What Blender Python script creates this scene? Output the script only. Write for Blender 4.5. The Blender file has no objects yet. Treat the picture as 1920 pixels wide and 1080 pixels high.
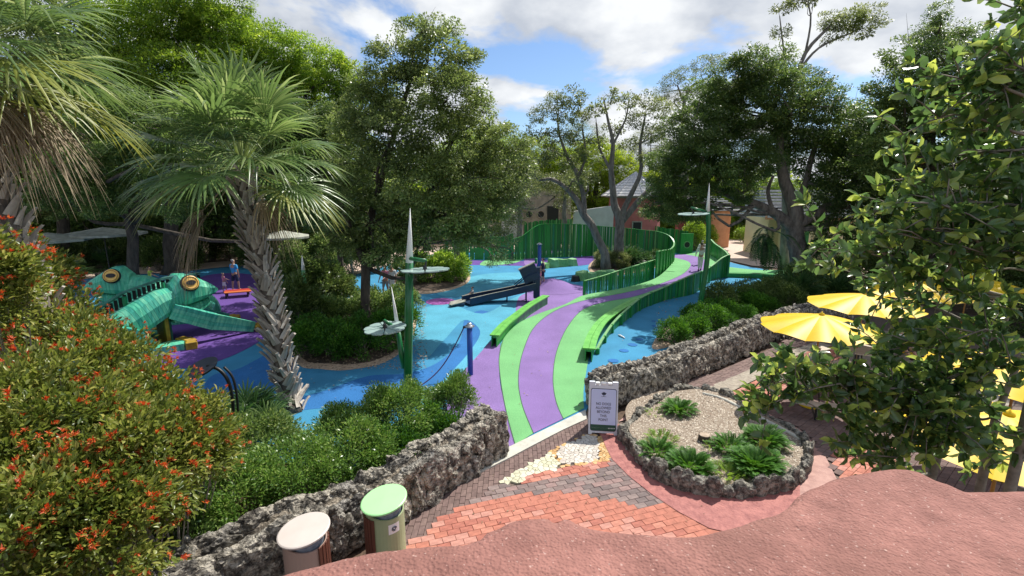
import bpy, bmesh, math, random
import numpy as np
from mathutils import Vector, Matrix, noise, geometry
R = math.radians
random.seed(7)
rng = np.random.default_rng(7)
S = bpy.context.scene
COL = S.collection

# ------------------------------------------------------------------ camera
CAM_H, PITCH, FPX = 5.6, R(11.6), 900.0
cd = bpy.data.cameras.new('camera'); cam = bpy.data.objects.new('camera', cd); COL.objects.link(cam)
cam.location = (0, 0, CAM_H); cam.rotation_euler = (R(90) - PITCH, 0, 0)
cd.sensor_width = 36; cd.lens = FPX / 1920 * 36; cd.clip_start = 0.05; cd.clip_end = 2000
S.camera = cam

# ------------------------------------------------------------------ light
SUN = Vector((0.50, 0.54, 1.0)).normalized()
sd = bpy.data.lights.new('sun', 'SUN'); sd.energy = 5.0; sd.angle = R(0.53); sd.color = (1, .955, .88)
so = bpy.data.objects.new('sun', sd); COL.objects.link(so)
so.rotation_euler = SUN.to_track_quat('Z', 'Y').to_euler(); so.location = (20, 25, 40)
W = bpy.data.worlds.new('World'); S.world = W; W.use_nodes = True
nt = W.node_tree; nt.nodes.clear()
def wn(t, **k):
    n = nt.nodes.new(t)
    for a, b in k.items():
        setattr(n, a, b)
    return n
out = wn('ShaderNodeOutputWorld'); bg = wn('ShaderNodeBackground'); bg.inputs[1].default_value = 0.10
sky = wn('ShaderNodeTexSky', sky_type='NISHITA', sun_disc=False)
sky.sun_elevation = math.asin(SUN.z); sky.sun_rotation = math.atan2(SUN.x, SUN.y)
sky.air_density = 1.0; sky.dust_density = 0.6; sky.ozone_density = 1.6
tc = wn('ShaderNodeTexCoord')
sx = wn('ShaderNodeSeparateXYZ'); nt.links.new(tc.outputs['Generated'], sx.inputs[0])
ad = wn('ShaderNodeMath', operation='ADD'); ad.inputs[1].default_value = .42; nt.links.new(sx.outputs[2], ad.inputs[0])
mx0 = wn('ShaderNodeMath', operation='MAXIMUM'); mx0.inputs[1].default_value = .05; nt.links.new(ad.outputs[0], mx0.inputs[0])
dv = wn('ShaderNodeVectorMath', operation='DIVIDE'); nt.links.new(tc.outputs['Generated'], dv.inputs[0])
cb = wn('ShaderNodeCombineXYZ')
for i in range(3):
    nt.links.new(mx0.outputs[0], cb.inputs[i])
nt.links.new(cb.outputs[0], dv.inputs[1])
mp = wn('ShaderNodeMapping'); mp.inputs['Location'].default_value = (1.35, .55, 0); mp.inputs['Scale'].default_value = (1, 1, 1.5)
nt.links.new(dv.outputs[0], mp.inputs[0])
cn = wn('ShaderNodeTexNoise'); cn.inputs['Scale'].default_value = 2.1; cn.inputs['Detail'].default_value = 9
cn.inputs['Roughness'].default_value = .55; cn.inputs['Distortion'].default_value = .25
nt.links.new(mp.outputs[0], cn.inputs['Vector'])
cr = wn('ShaderNodeValToRGB'); cr.color_ramp.elements[0].position = .455; cr.color_ramp.elements[1].position = .53
nt.links.new(cn.outputs[0], cr.inputs[0])
cn2 = wn('ShaderNodeTexNoise'); cn2.inputs['Scale'].default_value = 4.2; cn2.inputs['Detail'].default_value = 7
nt.links.new(mp.outputs[0], cn2.inputs['Vector'])
cr2 = wn('ShaderNodeValToRGB'); cr2.color_ramp.elements[0].position = .38; cr2.color_ramp.elements[1].position = .62
cr2.color_ramp.elements[0].color = (4.6, 5.0, 5.7, 1); cr2.color_ramp.elements[1].color = (8.0, 8.2, 8.4, 1)
nt.links.new(cn2.outputs[0], cr2.inputs[0])
gain = wn('ShaderNodeMix', data_type='RGBA', blend_type='MULTIPLY'); gain.inputs[0].default_value = 1
nt.links.new(sky.outputs[0], gain.inputs[6]); gain.inputs[7].default_value = (.86, 1.0, 1.18, 1)
mx = wn('ShaderNodeMix', data_type='RGBA')
nt.links.new(cr.outputs[0], mx.inputs[0]); nt.links.new(gain.outputs[2], mx.inputs[6]); nt.links.new(cr2.outputs[0], mx.inputs[7])
nt.links.new(mx.outputs[2], bg.inputs[0]); nt.links.new(bg.outputs[0], out.inputs[0])
S.view_settings.view_transform = 'Standard'; S.view_settings.look = 'None'
S.view_settings.exposure = 0.30; S.view_settings.gamma = 1; S.view_settings.use_curve_mapping = False
S.render.engine = 'CYCLES'; S.render.resolution_x = 1024; S.render.resolution_y = 576
S.cycles.max_bounces = 6; S.cycles.transparent_max_bounces = 4

# ------------------------------------------------------------------ pixel helpers (photo pixels, 1920x1080 -> place)
cp, sp = math.cos(PITCH), math.sin(PITCH)
def ray(px, py):
    u = (px - 960) / FPX; v = (540 - py) / FPX
    return Vector((u, cp + v * sp, -sp + v * cp))
def G(px, py, z=0.0):
    d = ray(px, py)
    if d.z > -1e-3: d.z = -1e-3
    t = (z - CAM_H) / d.z
    return Vector((d.x * t, d.y * t, z))
def P(px, py, Y):
    d = ray(px, py); t = Y / d.y
    return Vector((d.x * t, Y, CAM_H + d.z * t))
def zat(py, Y):
    return P(960, py, Y).z

# ------------------------------------------------------------------ object helpers
def link(o, parent=None):
    COL.objects.link(o)
    if parent is not None: o.parent = parent
    return o
def tag(o, label=None, cat=None, group=None, kind=None):
    if label: o['label'] = label
    if cat: o['category'] = cat
    if group: o['group'] = group
    if kind: o['kind'] = kind
    return o
def thing(name, label, cat, loc=(0, 0, 0), rz=0, group=None):
    o = bpy.data.objects.new(name, None); o.empty_display_size = .2
    link(o); o.location = loc; o.rotation_euler = (0, 0, rz)
    return tag(o, label, cat, group)
def inst(name, me, parent=None, loc=(0, 0, 0), rot=(0, 0, 0), sc=(1, 1, 1)):
    o = bpy.data.objects.new(name, me); link(o, parent)
    o.location = loc; o.rotation_euler = rot
    o.scale = sc if hasattr(sc, '__len__') else (sc, sc, sc)
    return o
def mesh_np(name, V, F, mat=None, smooth=False, attr=None):
    """V (n,3); F list of (k, array(m,k))"""
    me = bpy.data.meshes.new(name)
    V = np.asarray(V, dtype=np.float32)
    me.vertices.add(len(V)); me.vertices.foreach_set('co', V.ravel())
    idx = []; st = []; c = 0
    for fa in F:
        fa = np.asarray(fa, dtype=np.int32)
        m, k = fa.shape
        idx.append(fa.ravel()); st.append(c + np.arange(m) * k); c += m * k
    idx = np.concatenate(idx); st = np.concatenate(st)
    me.loops.add(len(idx)); me.loops.foreach_set('vertex_index', idx)
    me.polygons.add(len(st)); me.polygons.foreach_set('loop_start', st)
    if attr is not None:
        a = me.attributes.new('rnd', 'FLOAT', 'FACE'); a.data.foreach_set('value', np.asarray(attr, dtype=np.float32))
    me.update(calc_edges=True)
    if smooth: me.polygons.foreach_set('use_smooth', np.ones(len(st), dtype=bool))
    if mat:
        for m_ in (mat if isinstance(mat, (list, tuple)) else [mat]): me.materials.append(m_)
    return me
class MB:
    def __init__(s): s.bm = bmesh.new()
    def poly(s, pts):
        vs = [s.bm.verts.new(p) for p in pts]
        try: return s.bm.faces.new(vs)
        except ValueError: return None
    def box(s, c, sz, rz=0, M=None, bevel=0):
        r = bmesh.ops.create_cube(s.bm, size=1)
        T = Matrix.Translation(c) @ Matrix.Rotation(rz, 4, 'Z') @ Matrix.Diagonal((*sz, 1))
        if M is not None: T = M @ T
        bmesh.ops.transform(s.bm, matrix=T, verts=r['verts'])
        if bevel:
            es = list({e for v in r['verts'] for e in v.link_edges})
            bmesh.ops.bevel(s.bm, geom=es, offset=bevel, segments=1, affect='EDGES')
    def cyl(s, c, r1, r2, h, n=16, M=None):
        r = bmesh.ops.create_cone(s.bm, segments=n, radius1=r1, radius2=max(r2, 1e-4), depth=h, cap_ends=True)
        T = Matrix.Translation(c)
        if M is not None: T = M @ T
        bmesh.ops.transform(s.bm, matrix=T, verts=r['verts'])
    def tube(s, pts, rad, n=8, cap=True):
        pts = [Vector(p) for p in pts]
        if not hasattr(rad, '__len__'): rad = [rad] * len(pts)
        rings = []; up = Vector((0, 0, 1))
        for i, p in enumerate(pts):
            t = (pts[min(i + 1, len(pts) - 1)] - pts[max(i - 1, 0)])
            if t.length < 1e-6: t = Vector((0, 0, 1))
            t.normalize()
            a = t.cross(up if abs(t.z) < .95 else Vector((1, 0, 0))).normalized()
            if i and a.dot(pa) < 0: a = -a
            pa = a
            b = t.cross(a)
            rings.append([s.bm.verts.new(p + (a * math.cos(6.28318 * k / n) + b * math.sin(6.28318 * k / n)) * rad[i]) for k in range(n)])
        for i in range(len(rings) - 1):
            for k in range(n):
                s.bm.faces.new((rings[i][k], rings[i][(k + 1) % n], rings[i + 1][(k + 1) % n], rings[i + 1][k]))
        if cap:
            s.bm.faces.new(rings[0][::-1]); s.bm.faces.new(rings[-1])
    def lathe(s, prof, n=24, c=(0, 0, 0)):
        rings = []
        for r, z in prof:
            rings.append([s.bm.verts.new((c[0] + r * math.cos(6.28318 * k / n), c[1] + r * math.sin(6.28318 * k / n), c[2] + z)) for k in range(n)])
        for i in range(len(rings) - 1):
            for k in range(n):
                s.bm.faces.new((rings[i][k], rings[i][(k + 1) % n], rings[i + 1][(k + 1) % n], rings[i + 1][k]))
        s.bm.faces.new(rings[0][::-1]); s.bm.faces.new(rings[-1])
    def prism(s, pts, z0, z1):
        n = len(pts)
        a = [s.bm.verts.new((p[0], p[1], z0)) for p in pts]; b = [s.bm.verts.new((p[0], p[1], z1)) for p in pts]
        for i in range(n): s.bm.faces.new((a[i], a[(i + 1) % n], b[(i + 1) % n], b[i]))
        tri = geometry.tessellate_polygon([[Vector((p[0], p[1], 0)) for p in pts]])
        for t in tri:
            s.bm.faces.new([b[k] for k in t]); s.bm.faces.new([a[k] for k in t[::-1]])
    def mesh(s, name, mat=None, smooth=False, norm=True):
        if norm: bmesh.ops.recalc_face_normals(s.bm, faces=s.bm.faces[:])
        me = bpy.data.meshes.new(name); s.bm.to_mesh(me); s.bm.free()
        if smooth:
            for p in me.polygons: p.use_smooth = True
        if mat: me.materials.append(mat)
        return me
    def obj(s, name, mat=None, parent=None, smooth=False, **k):
        me = s.mesh(name, mat, smooth)
        return inst(name, me, parent, **k)
def cat_rom(pts, n=5, closed=False):
    pts = [Vector(p) for p in pts]; N = len(pts); o = []
    rg = range(N if closed else N - 1)
    for i in rg:
        if closed: p0, p1, p2, p3 = pts[(i - 1) % N], pts[i], pts[(i + 1) % N], pts[(i + 2) % N]
        else: p0, p1, p2, p3 = pts[max(i - 1, 0)], pts[i], pts[i + 1], pts[min(i + 2, N - 1)]
        for k in range(n):
            t = k / n
            o.append(.5 * ((2 * p1) + (p2 - p0) * t + (2 * p0 - 5 * p1 + 4 * p2 - p3) * t * t + (3 * p1 - p0 - 3 * p2 + p3) * t ** 3))
    if not closed: o.append(pts[-1])
    return o
def resample(pts, step):
    pts = [Vector(p) for p in pts]; o = [pts[0].copy()]; d = 0
    for a, b in zip(pts, pts[1:]):
        L = (b - a).length
        if L < 1e-9: continue
        while d + L >= step:
            t = (step - d) / L; a = a.lerp(b, t); L = (b - a).length; o.append(a.copy()); d = 0
            if L < 1e-9: break
        d += L
    return o
def inside(p, poly):
    x, y = p[0], p[1]; c = False; n = len(poly)
    for i in range(n):
        x1, y1 = poly[i][0], poly[i][1]; x2, y2 = poly[i - 1][0], poly[i - 1][1]
        if (y1 > y) != (y2 > y) and x < (x2 - x1) * (y - y1) / (y2 - y1) + x1: c = not c
    return c

# ------------------------------------------------------------------ materials
def mat(name, col, rough=.7, var=None, vs=6.0, bump=0, bs=40, metal=0, spec=.5, detail=4, coat=0, stretch=None, bd=.02, pos=(.35, .65)):
    m = bpy.data.materials.new(name); m.use_nodes = True; n = m.node_tree; b = n.nodes['Principled BSDF']
    b.inputs['Base Color'].default_value = (*col, 1); b.inputs['Roughness'].default_value = rough
    b.inputs['Metallic'].default_value = metal; b.inputs['Specular IOR Level'].default_value = spec
    b.inputs['Coat Weight'].default_value = coat
    t = n.nodes.new('ShaderNodeTexCoord'); v = t.outputs['Object']
    if stretch:
        q = n.nodes.new('ShaderNodeMapping'); q.inputs['Scale'].default_value = stretch; n.links.new(v, q.inputs[0]); v = q.outputs[0]
    if var:
        x = n.nodes.new('ShaderNodeTexNoise'); x.inputs['Scale'].default_value = vs; x.inputs['Detail'].default_value = detail
        x.inputs['Roughness'].default_value = .6
        n.links.new(v, x.inputs['Vector'])
        r = n.nodes.new('ShaderNodeValToRGB'); r.color_ramp.elements[0].position = pos[0]; r.color_ramp.elements[1].position = pos[1]
        r.color_ramp.elements[0].color = (*var, 1); r.color_ramp.elements[1].color = (*col, 1)
        n.links.new(x.outputs[0], r.inputs[0]); n.links.new(r.outputs[0], b.inputs['Base Color'])
    if bump:
        x = n.nodes.new('ShaderNodeTexNoise'); x.inputs['Scale'].default_value = bs; x.inputs['Detail'].default_value = 5
        n.links.new(v, x.inputs['Vector'])
        u = n.nodes.new('ShaderNodeBump'); u.inputs['Strength'].default_value = bump; u.inputs['Distance'].default_value = bd
        n.links.new(x.outputs[0], u.inputs['Height']); n.links.new(u.outputs[0], b.inputs['Normal'])
    return m
def nodes_of(m):
    n = m.node_tree; return n, n.nodes['Principled BSDF']
def rubber(name, col, dark=.72):
    """poured rubber granules: fine speckle, broad faint wear"""
    m = mat(name, col, rough=.88, spec=.25, bump=.5, bs=140, bd=.006)
    n, b = nodes_of(m); t = n.nodes.new('ShaderNodeTexCoord')
    x = n.nodes.new('ShaderNodeTexNoise'); x.inputs['Scale'].default_value = 55; x.inputs['Detail'].default_value = 3
    n.links.new(t.outputs['Object'], x.inputs['Vector'])
    r = n.nodes.new('ShaderNodeValToRGB'); r.color_ramp.elements[0].position = .3; r.color_ramp.elements[1].position = .7
    r.color_ramp.elements[0].color = (*[c * dark for c in col], 1); r.color_ramp.elements[1].color = (*[min(1, c * 1.22 + .015) for c in col], 1)
    n.links.new(x.outputs[0], r.inputs[0])
    y = n.nodes.new('ShaderNodeTexNoise'); y.inputs['Scale'].default_value = .8; y.inputs['Detail'].default_value = 6
    n.links.new(t.outputs['Object'], y.inputs['Vector'])
    w = n.nodes.new('ShaderNodeMapRange'); w.inputs[1].default_value = .3; w.inputs[2].default_value = .7; w.inputs[3].default_value = .84; w.inputs[4].default_value = 1.08
    n.links.new(y.outputs[0], w.inputs[0])
    q = n.nodes.new('ShaderNodeMix'); q.data_type = 'RGBA'; q.blend_type = 'MULTIPLY'; q.inputs[0].default_value = 1
    n.links.new(r.outputs[0], q.inputs[6]); n.links.new(w.outputs[0], q.inputs[7])
    z = n.nodes.new('ShaderNodeTexNoise'); z.inputs['Scale'].default_value = 3.2; z.inputs['Detail'].default_value = 9; z.inputs['Roughness'].default_value = .75; n.links.new(t.outputs['Object'], z.inputs['Vector'])
    z2 = n.nodes.new('ShaderNodeMapRange'); z2.inputs[1].default_value = .60; z2.inputs[2].default_value = .74; z2.inputs[3].default_value = 0; z2.inputs[4].default_value = .38
    n.links.new(z.outputs[0], z2.inputs[0]); q2 = n.nodes.new('ShaderNodeMix'); q2.data_type = 'RGBA'; n.links.new(z2.outputs[0], q2.inputs[0]); n.links.new(q.outputs[2], q2.inputs[6])
    q2.inputs[7].default_value = (*[c * .45 + .02 for c in col], 1); n.links.new(q2.outputs[2], b.inputs['Base Color'])
    return m
def leafmat(name, dark, mid, light, rough=.42, trans=.35, spec=.5):
    m = bpy.data.materials.new(name); m.use_nodes = True; n = m.node_tree; b = n.nodes['Principled BSDF']; o = n.nodes['Material Output']
    a = n.nodes.new('ShaderNodeAttribute'); a.attribute_name = 'rnd'
    oi = n.nodes.new('ShaderNodeObjectInfo')
    r = n.nodes.new('ShaderNodeValToRGB'); e = r.color_ramp.elements
    e[0].position = 0; e[0].color = (*dark, 1); e[1].position = 1; e[1].color = (*light, 1)
    k = e.new(.55); k.color = (*mid, 1)
    n.links.new(a.outputs['Fac'], r.inputs[0])
    h = n.nodes.new('ShaderNodeHueSaturation')
    w = n.nodes.new('ShaderNodeMapRange'); w.inputs[3].default_value = .8; w.inputs[4].default_value = 1.2
    n.links.new(oi.outputs['Random'], w.inputs[0]); n.links.new(w.outputs[0], h.inputs['Value'])
    n.links.new(r.outputs[0], h.inputs['Color'])
    n.links.new(h.outputs[0], b.inputs['Base Color']); b.inputs['Roughness'].default_value = rough; b.inputs['Specular IOR Level'].default_value = spec
    tr = n.nodes.new('ShaderNodeBsdfTranslucent')
    h2 = n.nodes.new('ShaderNodeHueSaturation'); h2.inputs['Value'].default_value = 1.9; h2.inputs['Saturation'].default_value = 1.05; h2.inputs['Hue'].default_value = .485
    n.links.new(h.outputs[0], h2.inputs['Color']); n.links.new(h2.outputs[0], tr.inputs[0])
    x = n.nodes.new('ShaderNodeMixShader'); x.inputs[0].default_value = trans
    n.links.new(b.outputs[0], x.inputs[1]); n.links.new(tr.outputs[0], x.inputs[2]); n.links.new(x.outputs[0], o.inputs['Surface'])
    return m
M = {}
M['ltblue'] = rubber('rubber_light_blue', (.042, .245, .420))
M['dkblue'] = rubber('rubber_mid_blue', (.022, .150, .400))
M['teal'] = rubber('rubber_sky_blue', (.085, .360, .500))
M['purple'] = rubber('rubber_purple', (.235, .145, .370))
M['dkpurple'] = rubber('rubber_dark_purple', (.120, .055, .270))
M['pink'] = rubber('rubber_magenta', (.34, .10, .36))
M['green'] = rubber('rubber_green', (.165, .430, .165))
M['joint'] = mat('joint_dark', (.05, .10, .06), .9)
M['mulch'] = mat('mulch', (.16, .10, .065), .95, (.045, .03, .02), 9, .9, 35, detail=8)
M['soil'] = mat('soil', (.11, .075, .05), .95, (.035, .025, .018), 3, .8, 25, detail=8)
M['sand'] = mat('sandy_edge', (.52, .38, .27), .95, (.36, .26, .18), 14, .6, 60)
M['tanpath'] = mat('tan_paving', (.62, .47, .38), .85, (.50, .37, .30), 3, .3, 60, detail=7)
M['curb'] = mat('curb_concrete', (.60, .58, .50), .85, (.44, .43, .37), 4, .5, 50, detail=8)
M['grout'] = mat('grout', (.20, .15, .12), .95, (.11, .08, .065), 20)
M['stamped'] = mat('stamped_red_concrete', (.43, .165, .14), .75, (.28, .095, .085), 7, .8, 20, detail=8, bd=.03)
M['pinkcon'] = mat('pale_pink_concrete', (.50, .30, .25), .8, (.36, .20, .17), 5, .5, 40, detail=8)
M['agg'] = mat('tan_aggregate', (.42, .37, .29), .9, (.25, .21, .17), 12, .6, 60, detail=8)
M['greenp'] = mat('green_paint', (.035, .33, .055), .38, (.018, .21, .036), 3, .15, 30, stretch=(8, 8, 1), bd=.005)
M['greenp2'] = mat('green_paint_dark', (.018, .21, .042), .4, (.012, .13, .028), 3, .15, 30, stretch=(8, 8, 1), bd=.005)
M['greenp3'] = mat('green_paint_pale', (.22, .46, .17), .5, (.10, .30, .09), 3, .15, 30, stretch=(8, 8, 1), bd=.005)
M['bluegreenp'] = mat('bluegreen_paint', (.018, .26, .11), .42, (.010, .15, .07), 3, .15, 30, stretch=(8, 8, 1), bd=.005)
M['benchgreen'] = mat('bench_green_paint', (.155, .50, .085), .45, (.10, .38, .055), 4, .2, 30, stretch=(1, 1, 6), bd=.004)
M['polegreen'] = mat('pole_green', (.010, .16, .045), .28, (.008, .12, .035), 2, coat=.3)
M['white'] = mat('white_paint', (.80, .80, .79), .4)
M['whitepl'] = mat('white_plastic', (.72, .74, .80), .35, (.66, .68, .74), 8)
M['posterw'] = mat('poster_face', (.58, .64, .90), .35)
M['signgreen'] = mat('sign_green_print', (.006, .07, .045), .4)
M['ink'] = mat('sign_ink', (.02, .03, .06), .5)
M['signwhite'] = mat('sign_white_print', (.6, .7, .65), .5)
M['disc'] = mat('lily_disc', (.42, .55, .52), .35, (.28, .40, .38), 3, metal=.2)
M['steel'] = mat('galvanised_steel', (.45, .46, .47), .35, metal=.9)
M['bluepost'] = mat('blue_paint', (.020, .095, .40), .35, (.015, .07, .30), 3)
M['navy'] = mat('navy_metal', (.010, .035, .085), .4, (.006, .02, .05), 3)
M['rope'] = mat('rope', (.08, .05, .13), .9)
M['greyboard'] = mat('grey_board', (.36, .36, .30), .7, (.24, .24, .20), 8)
M['dark'] = mat('dark_metal', (.018, .020, .022), .45)
M['black'] = mat('black', (.008, .008, .009), .5)
M['yellow'] = mat('umbrella_yellow', (.74, .50, .010), .5, (.68, .44, .008), 2, spec=.3)
M['yellowtoe'] = mat('toe_yellow', (.42, .27, .022), .55, (.30, .17, .012), 6, .2, 20)
M['eyey'] = mat('eye_amber', (.82, .52, .14), .45, (.74, .42, .09), 5)
M['polebrown'] = mat('umbrella_pole', (.40, .20, .035), .45)
M['tabletan'] = mat('tan_table', (.50, .43, .34), .55, (.42, .36, .28), 6)
M['bark'] = mat('grey_bark', (.27, .24, .21), .95, (.10, .088, .075), 5, 1, 14, stretch=(1, 1, .3), detail=8, bd=.06)
M['bark2'] = mat('dark_bark', (.11, .09, .07), .95, (.04, .033, .027), 5, 1, 14, stretch=(1, 1, .3), detail=8, bd=.06)
M['twig'] = mat('pale_twig', (.30, .26, .21), .9, (.16, .14, .11), 12)
M['boot'] = mat('palm_boot', (.56, .51, .44), .9, (.26, .22, .185), 5, .8, 30, stretch=(1, 1, .2), detail=8)
M['palmtrunk'] = mat('palm_trunk', (.20, .17, .14), .95, (.08, .065, .055), 6, .9, 25, stretch=(1, 1, .4))
M['wood'] = mat('bin_wood', (.13, .040, .022), .6, (.07, .022, .014), 10, .3, 20, stretch=(6, 6, .4))
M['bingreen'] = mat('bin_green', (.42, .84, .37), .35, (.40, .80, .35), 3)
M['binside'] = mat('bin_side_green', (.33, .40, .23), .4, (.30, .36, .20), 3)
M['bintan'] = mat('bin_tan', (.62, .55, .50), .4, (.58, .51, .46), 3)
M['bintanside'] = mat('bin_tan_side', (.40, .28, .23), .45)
M['bag'] = mat('bin_liner', (.25, .28, .33), .25, (.10, .12, .15), 8)
M['pinkwall'] = mat('pink_stucco', (.52, .17, .15), .9, (.44, .14, .12), 2, .3, 30)
M['orangewall'] = mat('orange_stucco', (.58, .30, .17), .9, (.50, .24, .13), 2, .3, 30)
M['creamwall'] = mat('cream_stucco', (.80, .72, .44), .9, (.72, .65, .40), 1, .3, 30)
M['stonebld'] = mat('beige_block', (.36, .31, .24), .95, (.22, .19, .15), 2, .6, 12, detail=8)
M['whitewall'] = mat('white_wall', (.62, .62, .60), .9, (.5, .5, .48), 1)
M['shingle'] = mat('grey_shingle', (.66, .64, .61), .8, (.46, .44, .42), 5, .4, 20, detail=8)
M['slate'] = mat('slate_tile', (.52, .52, .53), .7, (.34, .34, .35), 5, .4, 20)
M['red'] = mat('red_board', (.50, .045, .03), .5, (.36, .03, .02), 4)
M['orange'] = mat('orange_board', (.62, .16, .04), .5)
M['stump'] = mat('stump_top', (.52, .42, .31), .8, (.32, .24, .17), 8)
M['fabricgrey'] = mat('grey_canvas', (.42, .43, .36), .85, (.26, .27, .22), 3)
M['steptop'] = mat('pale_green_rubber', (.24, .50, .22), .7, (.14, .36, .14), 5, .3, 40)
M['skin'] = mat('skin', (.42, .24, .16), .55); M['skind'] = mat('skin_dark', (.20, .105, .065), .55)
M['c_black'] = mat('cloth_black', (.012, .012, .014), .85); M['c_navy'] = mat('cloth_navy', (.02, .03, .07), .85)
M['c_blue'] = mat('cloth_blue', (.035, .30, .62), .85); M['c_white'] = mat('cloth_white', (.66, .66, .64), .85)
M['c_pink'] = mat('cloth_pink', (.55, .20, .28), .85); M['c_grey'] = mat('cloth_grey', (.25, .26, .27), .85)
M['c_lime'] = mat('cloth_lime', (.35, .45, .08), .85)
M['h_dark'] = mat('hair_dark', (.015, .011, .009), .6); M['h_grey'] = mat('hair_grey', (.42, .40, .38), .7); M['h_blond'] = mat('hair_blond', (.52, .40, .22), .7)
# coral rock: pitted limestone
def rockmat(name, hi, lo, sc=1.0):
    m = mat(name, hi, .95); n, b = nodes_of(m); t = n.nodes.new('ShaderNodeTexCoord')
    a = n.nodes.new('ShaderNodeTexNoise'); a.inputs['Scale'].default_value = 7 * sc; a.inputs['Detail'].default_value = 10; a.inputs['Roughness'].default_value = .78
    v = n.nodes.new('ShaderNodeTexVoronoi'); v.inputs['Scale'].default_value = 17 * sc
    w = n.nodes.new('ShaderNodeTexNoise'); w.inputs['Scale'].default_value = 30 * sc; w.inputs['Detail'].default_value = 6
    geo = n.nodes.new('ShaderNodeNewGeometry')
    for k in (a, v, w): n.links.new(geo.outputs['Position'], k.inputs['Vector'])
    r = n.nodes.new('ShaderNodeValToRGB'); r.color_ramp.elements[0].position = .40; r.color_ramp.elements[1].position = .56
    r.color_ramp.elements[0].color = (*lo, 1); r.color_ramp.elements[1].color = (*hi, 1)
    k = r.color_ramp.elements.new(.5); k.color = (*[(x + y) * .42 for x, y in zip(hi, lo)], 1)
    n.links.new(a.outputs[0], r.inputs[0])
    bgn = n.nodes.new('ShaderNodeTexNoise'); bgn.inputs['Scale'].default_value = 1.7; bgn.inputs['Detail'].default_value = 5; n.links.new(geo.outputs['Position'], bgn.inputs['Vector'])
    br = n.nodes.new('ShaderNodeValToRGB'); br.color_ramp.elements[0].position = .36; br.color_ramp.elements[1].position = .64
    br.color_ramp.elements[0].color = (.66, .65, .65, 1); br.color_ramp.elements[1].color = (1.0, .97, .92, 1); kk = br.color_ramp.elements.new(.5); kk.color = (.90, .86, .79, 1)
    n.links.new(bgn.outputs[0], br.inputs[0]); bm_ = n.nodes.new('ShaderNodeMix'); bm_.data_type = 'RGBA'; bm_.blend_type = 'MULTIPLY'; bm_.inputs[0].default_value = 1
    n.links.new(r.outputs[0], bm_.inputs[6]); n.links.new(br.outputs[0], bm_.inputs[7]); n.links.new(bm_.outputs[2], b.inputs['Base Color'])
    mu = n.nodes.new('ShaderNodeMath'); mu.operation = 'MULTIPLY'; n.links.new(v.outputs['Distance'], mu.inputs[0]); n.links.new(w.outputs[0], mu.inputs[1])
    ad_ = n.nodes.new('ShaderNodeMath'); ad_.operation = 'ADD'; n.links.new(mu.outputs[0], ad_.inputs[0]); n.links.new(a.outputs[0], ad_.inputs[1])
    u = n.nodes.new('ShaderNodeBump'); u.inputs['Strength'].default_value = 1; u.inputs['Distance'].default_value = .10
    n.links.new(ad_.outputs[0], u.inputs['Height']); n.links.new(u.outputs[0], b.inputs['Normal'])
    return m
M['rock'] = rockmat('coral_rock', (.70, .66, .58), (.05, .043, .037))
M['rockd'] = rockmat('coral_rock_mortar', (.50, .44, .36), (.05, .042, .035))
M['rockg'] = rockmat('grey_edging_rock', (.50, .48, .42), (.06, .056, .05))
# brick variants
def brickmats(name, cols):
    return [mat(name + str(i), c, .88, tuple(x * .72 for x in c), 9, .4, 70, detail=6, bd=.006) for i, c in enumerate(cols)]
B_red = brickmats('red_paver', [(.50, .185, .125), (.56, .23, .16), (.44, .155, .11), (.55, .26, .20)])
B_grey = brickmats('grey_paver', [(.23, .165, .15), (.28, .21, .19), (.19, .145, .135), (.32, .21, .19)])
B_brown = brickmats('brown_paver', [(.20, .13, .115), (.225, .15, .13), (.175, .115, .10)])
B_cream = brickmats('cream_mosaic', [(.68, .66, .47), (.72, .70, .55), (.62, .60, .42)])
B_white = brickmats('white_mosaic', [(.66, .60, .52), (.72, .66, .58), (.58, .52, .45)])
B_gold = brickmats('gold_mosaic', [(.68, .42, .17), (.72, .48, .24), (.60, .36, .15)])

# frog paint: streaks of green and teal
def frogmat(name, a, b_, c):
    m = mat(name, a, .45); n, b = nodes_of(m); t = n.nodes.new('ShaderNodeTexCoord')
    mp_ = n.nodes.new('ShaderNodeMapping'); mp_.inputs['Scale'].default_value = (9, 1.1, 1.1); n.links.new(t.outputs['Object'], mp_.inputs[0])
    x = n.nodes.new('ShaderNodeTexNoise'); x.inputs['Scale'].default_value = 1.6; x.inputs['Detail'].default_value = 5; n.links.new(mp_.outputs[0], x.inputs['Vector'])
    r = n.nodes.new('ShaderNodeValToRGB'); e = r.color_ramp.elements; e[0].position = .32; e[1].position = .68
    e[0].color = (*a, 1); e[1].color = (*c, 1); k = e.new(.5); k.color = (*b_, 1)
    n.links.new(x.outputs[0], r.inputs[0]); n.links.new(r.outputs[0], b.inputs['Base Color'])
    return m
FROG = [frogmat('frog_paint_a', (.035, .30, .19), (.065, .44, .28), (.15, .56, .35)), frogmat('frog_paint_b', (.05, .34, .23), (.10, .47, .31), (.20, .58, .37)),
        frogmat('frog_paint_c', (.025, .25, .18), (.05, .38, .27), (.12, .50, .36))]
L = {}
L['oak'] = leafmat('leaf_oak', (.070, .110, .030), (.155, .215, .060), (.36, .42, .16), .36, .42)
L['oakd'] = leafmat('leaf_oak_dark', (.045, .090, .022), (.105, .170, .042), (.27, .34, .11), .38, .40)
L['olive'] = leafmat('leaf_olive', (.075, .10, .03), (.15, .19, .06), (.28, .31, .12), .40, .42)
L['bright'] = leafmat('leaf_bright', (.08, .16, .018), (.18, .29, .034), (.36, .44, .07), .42, .45)
L['lime'] = leafmat('leaf_lime', (.12, .20, .02), (.24, .34, .03), (.40, .46, .06), .42, .5)
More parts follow.
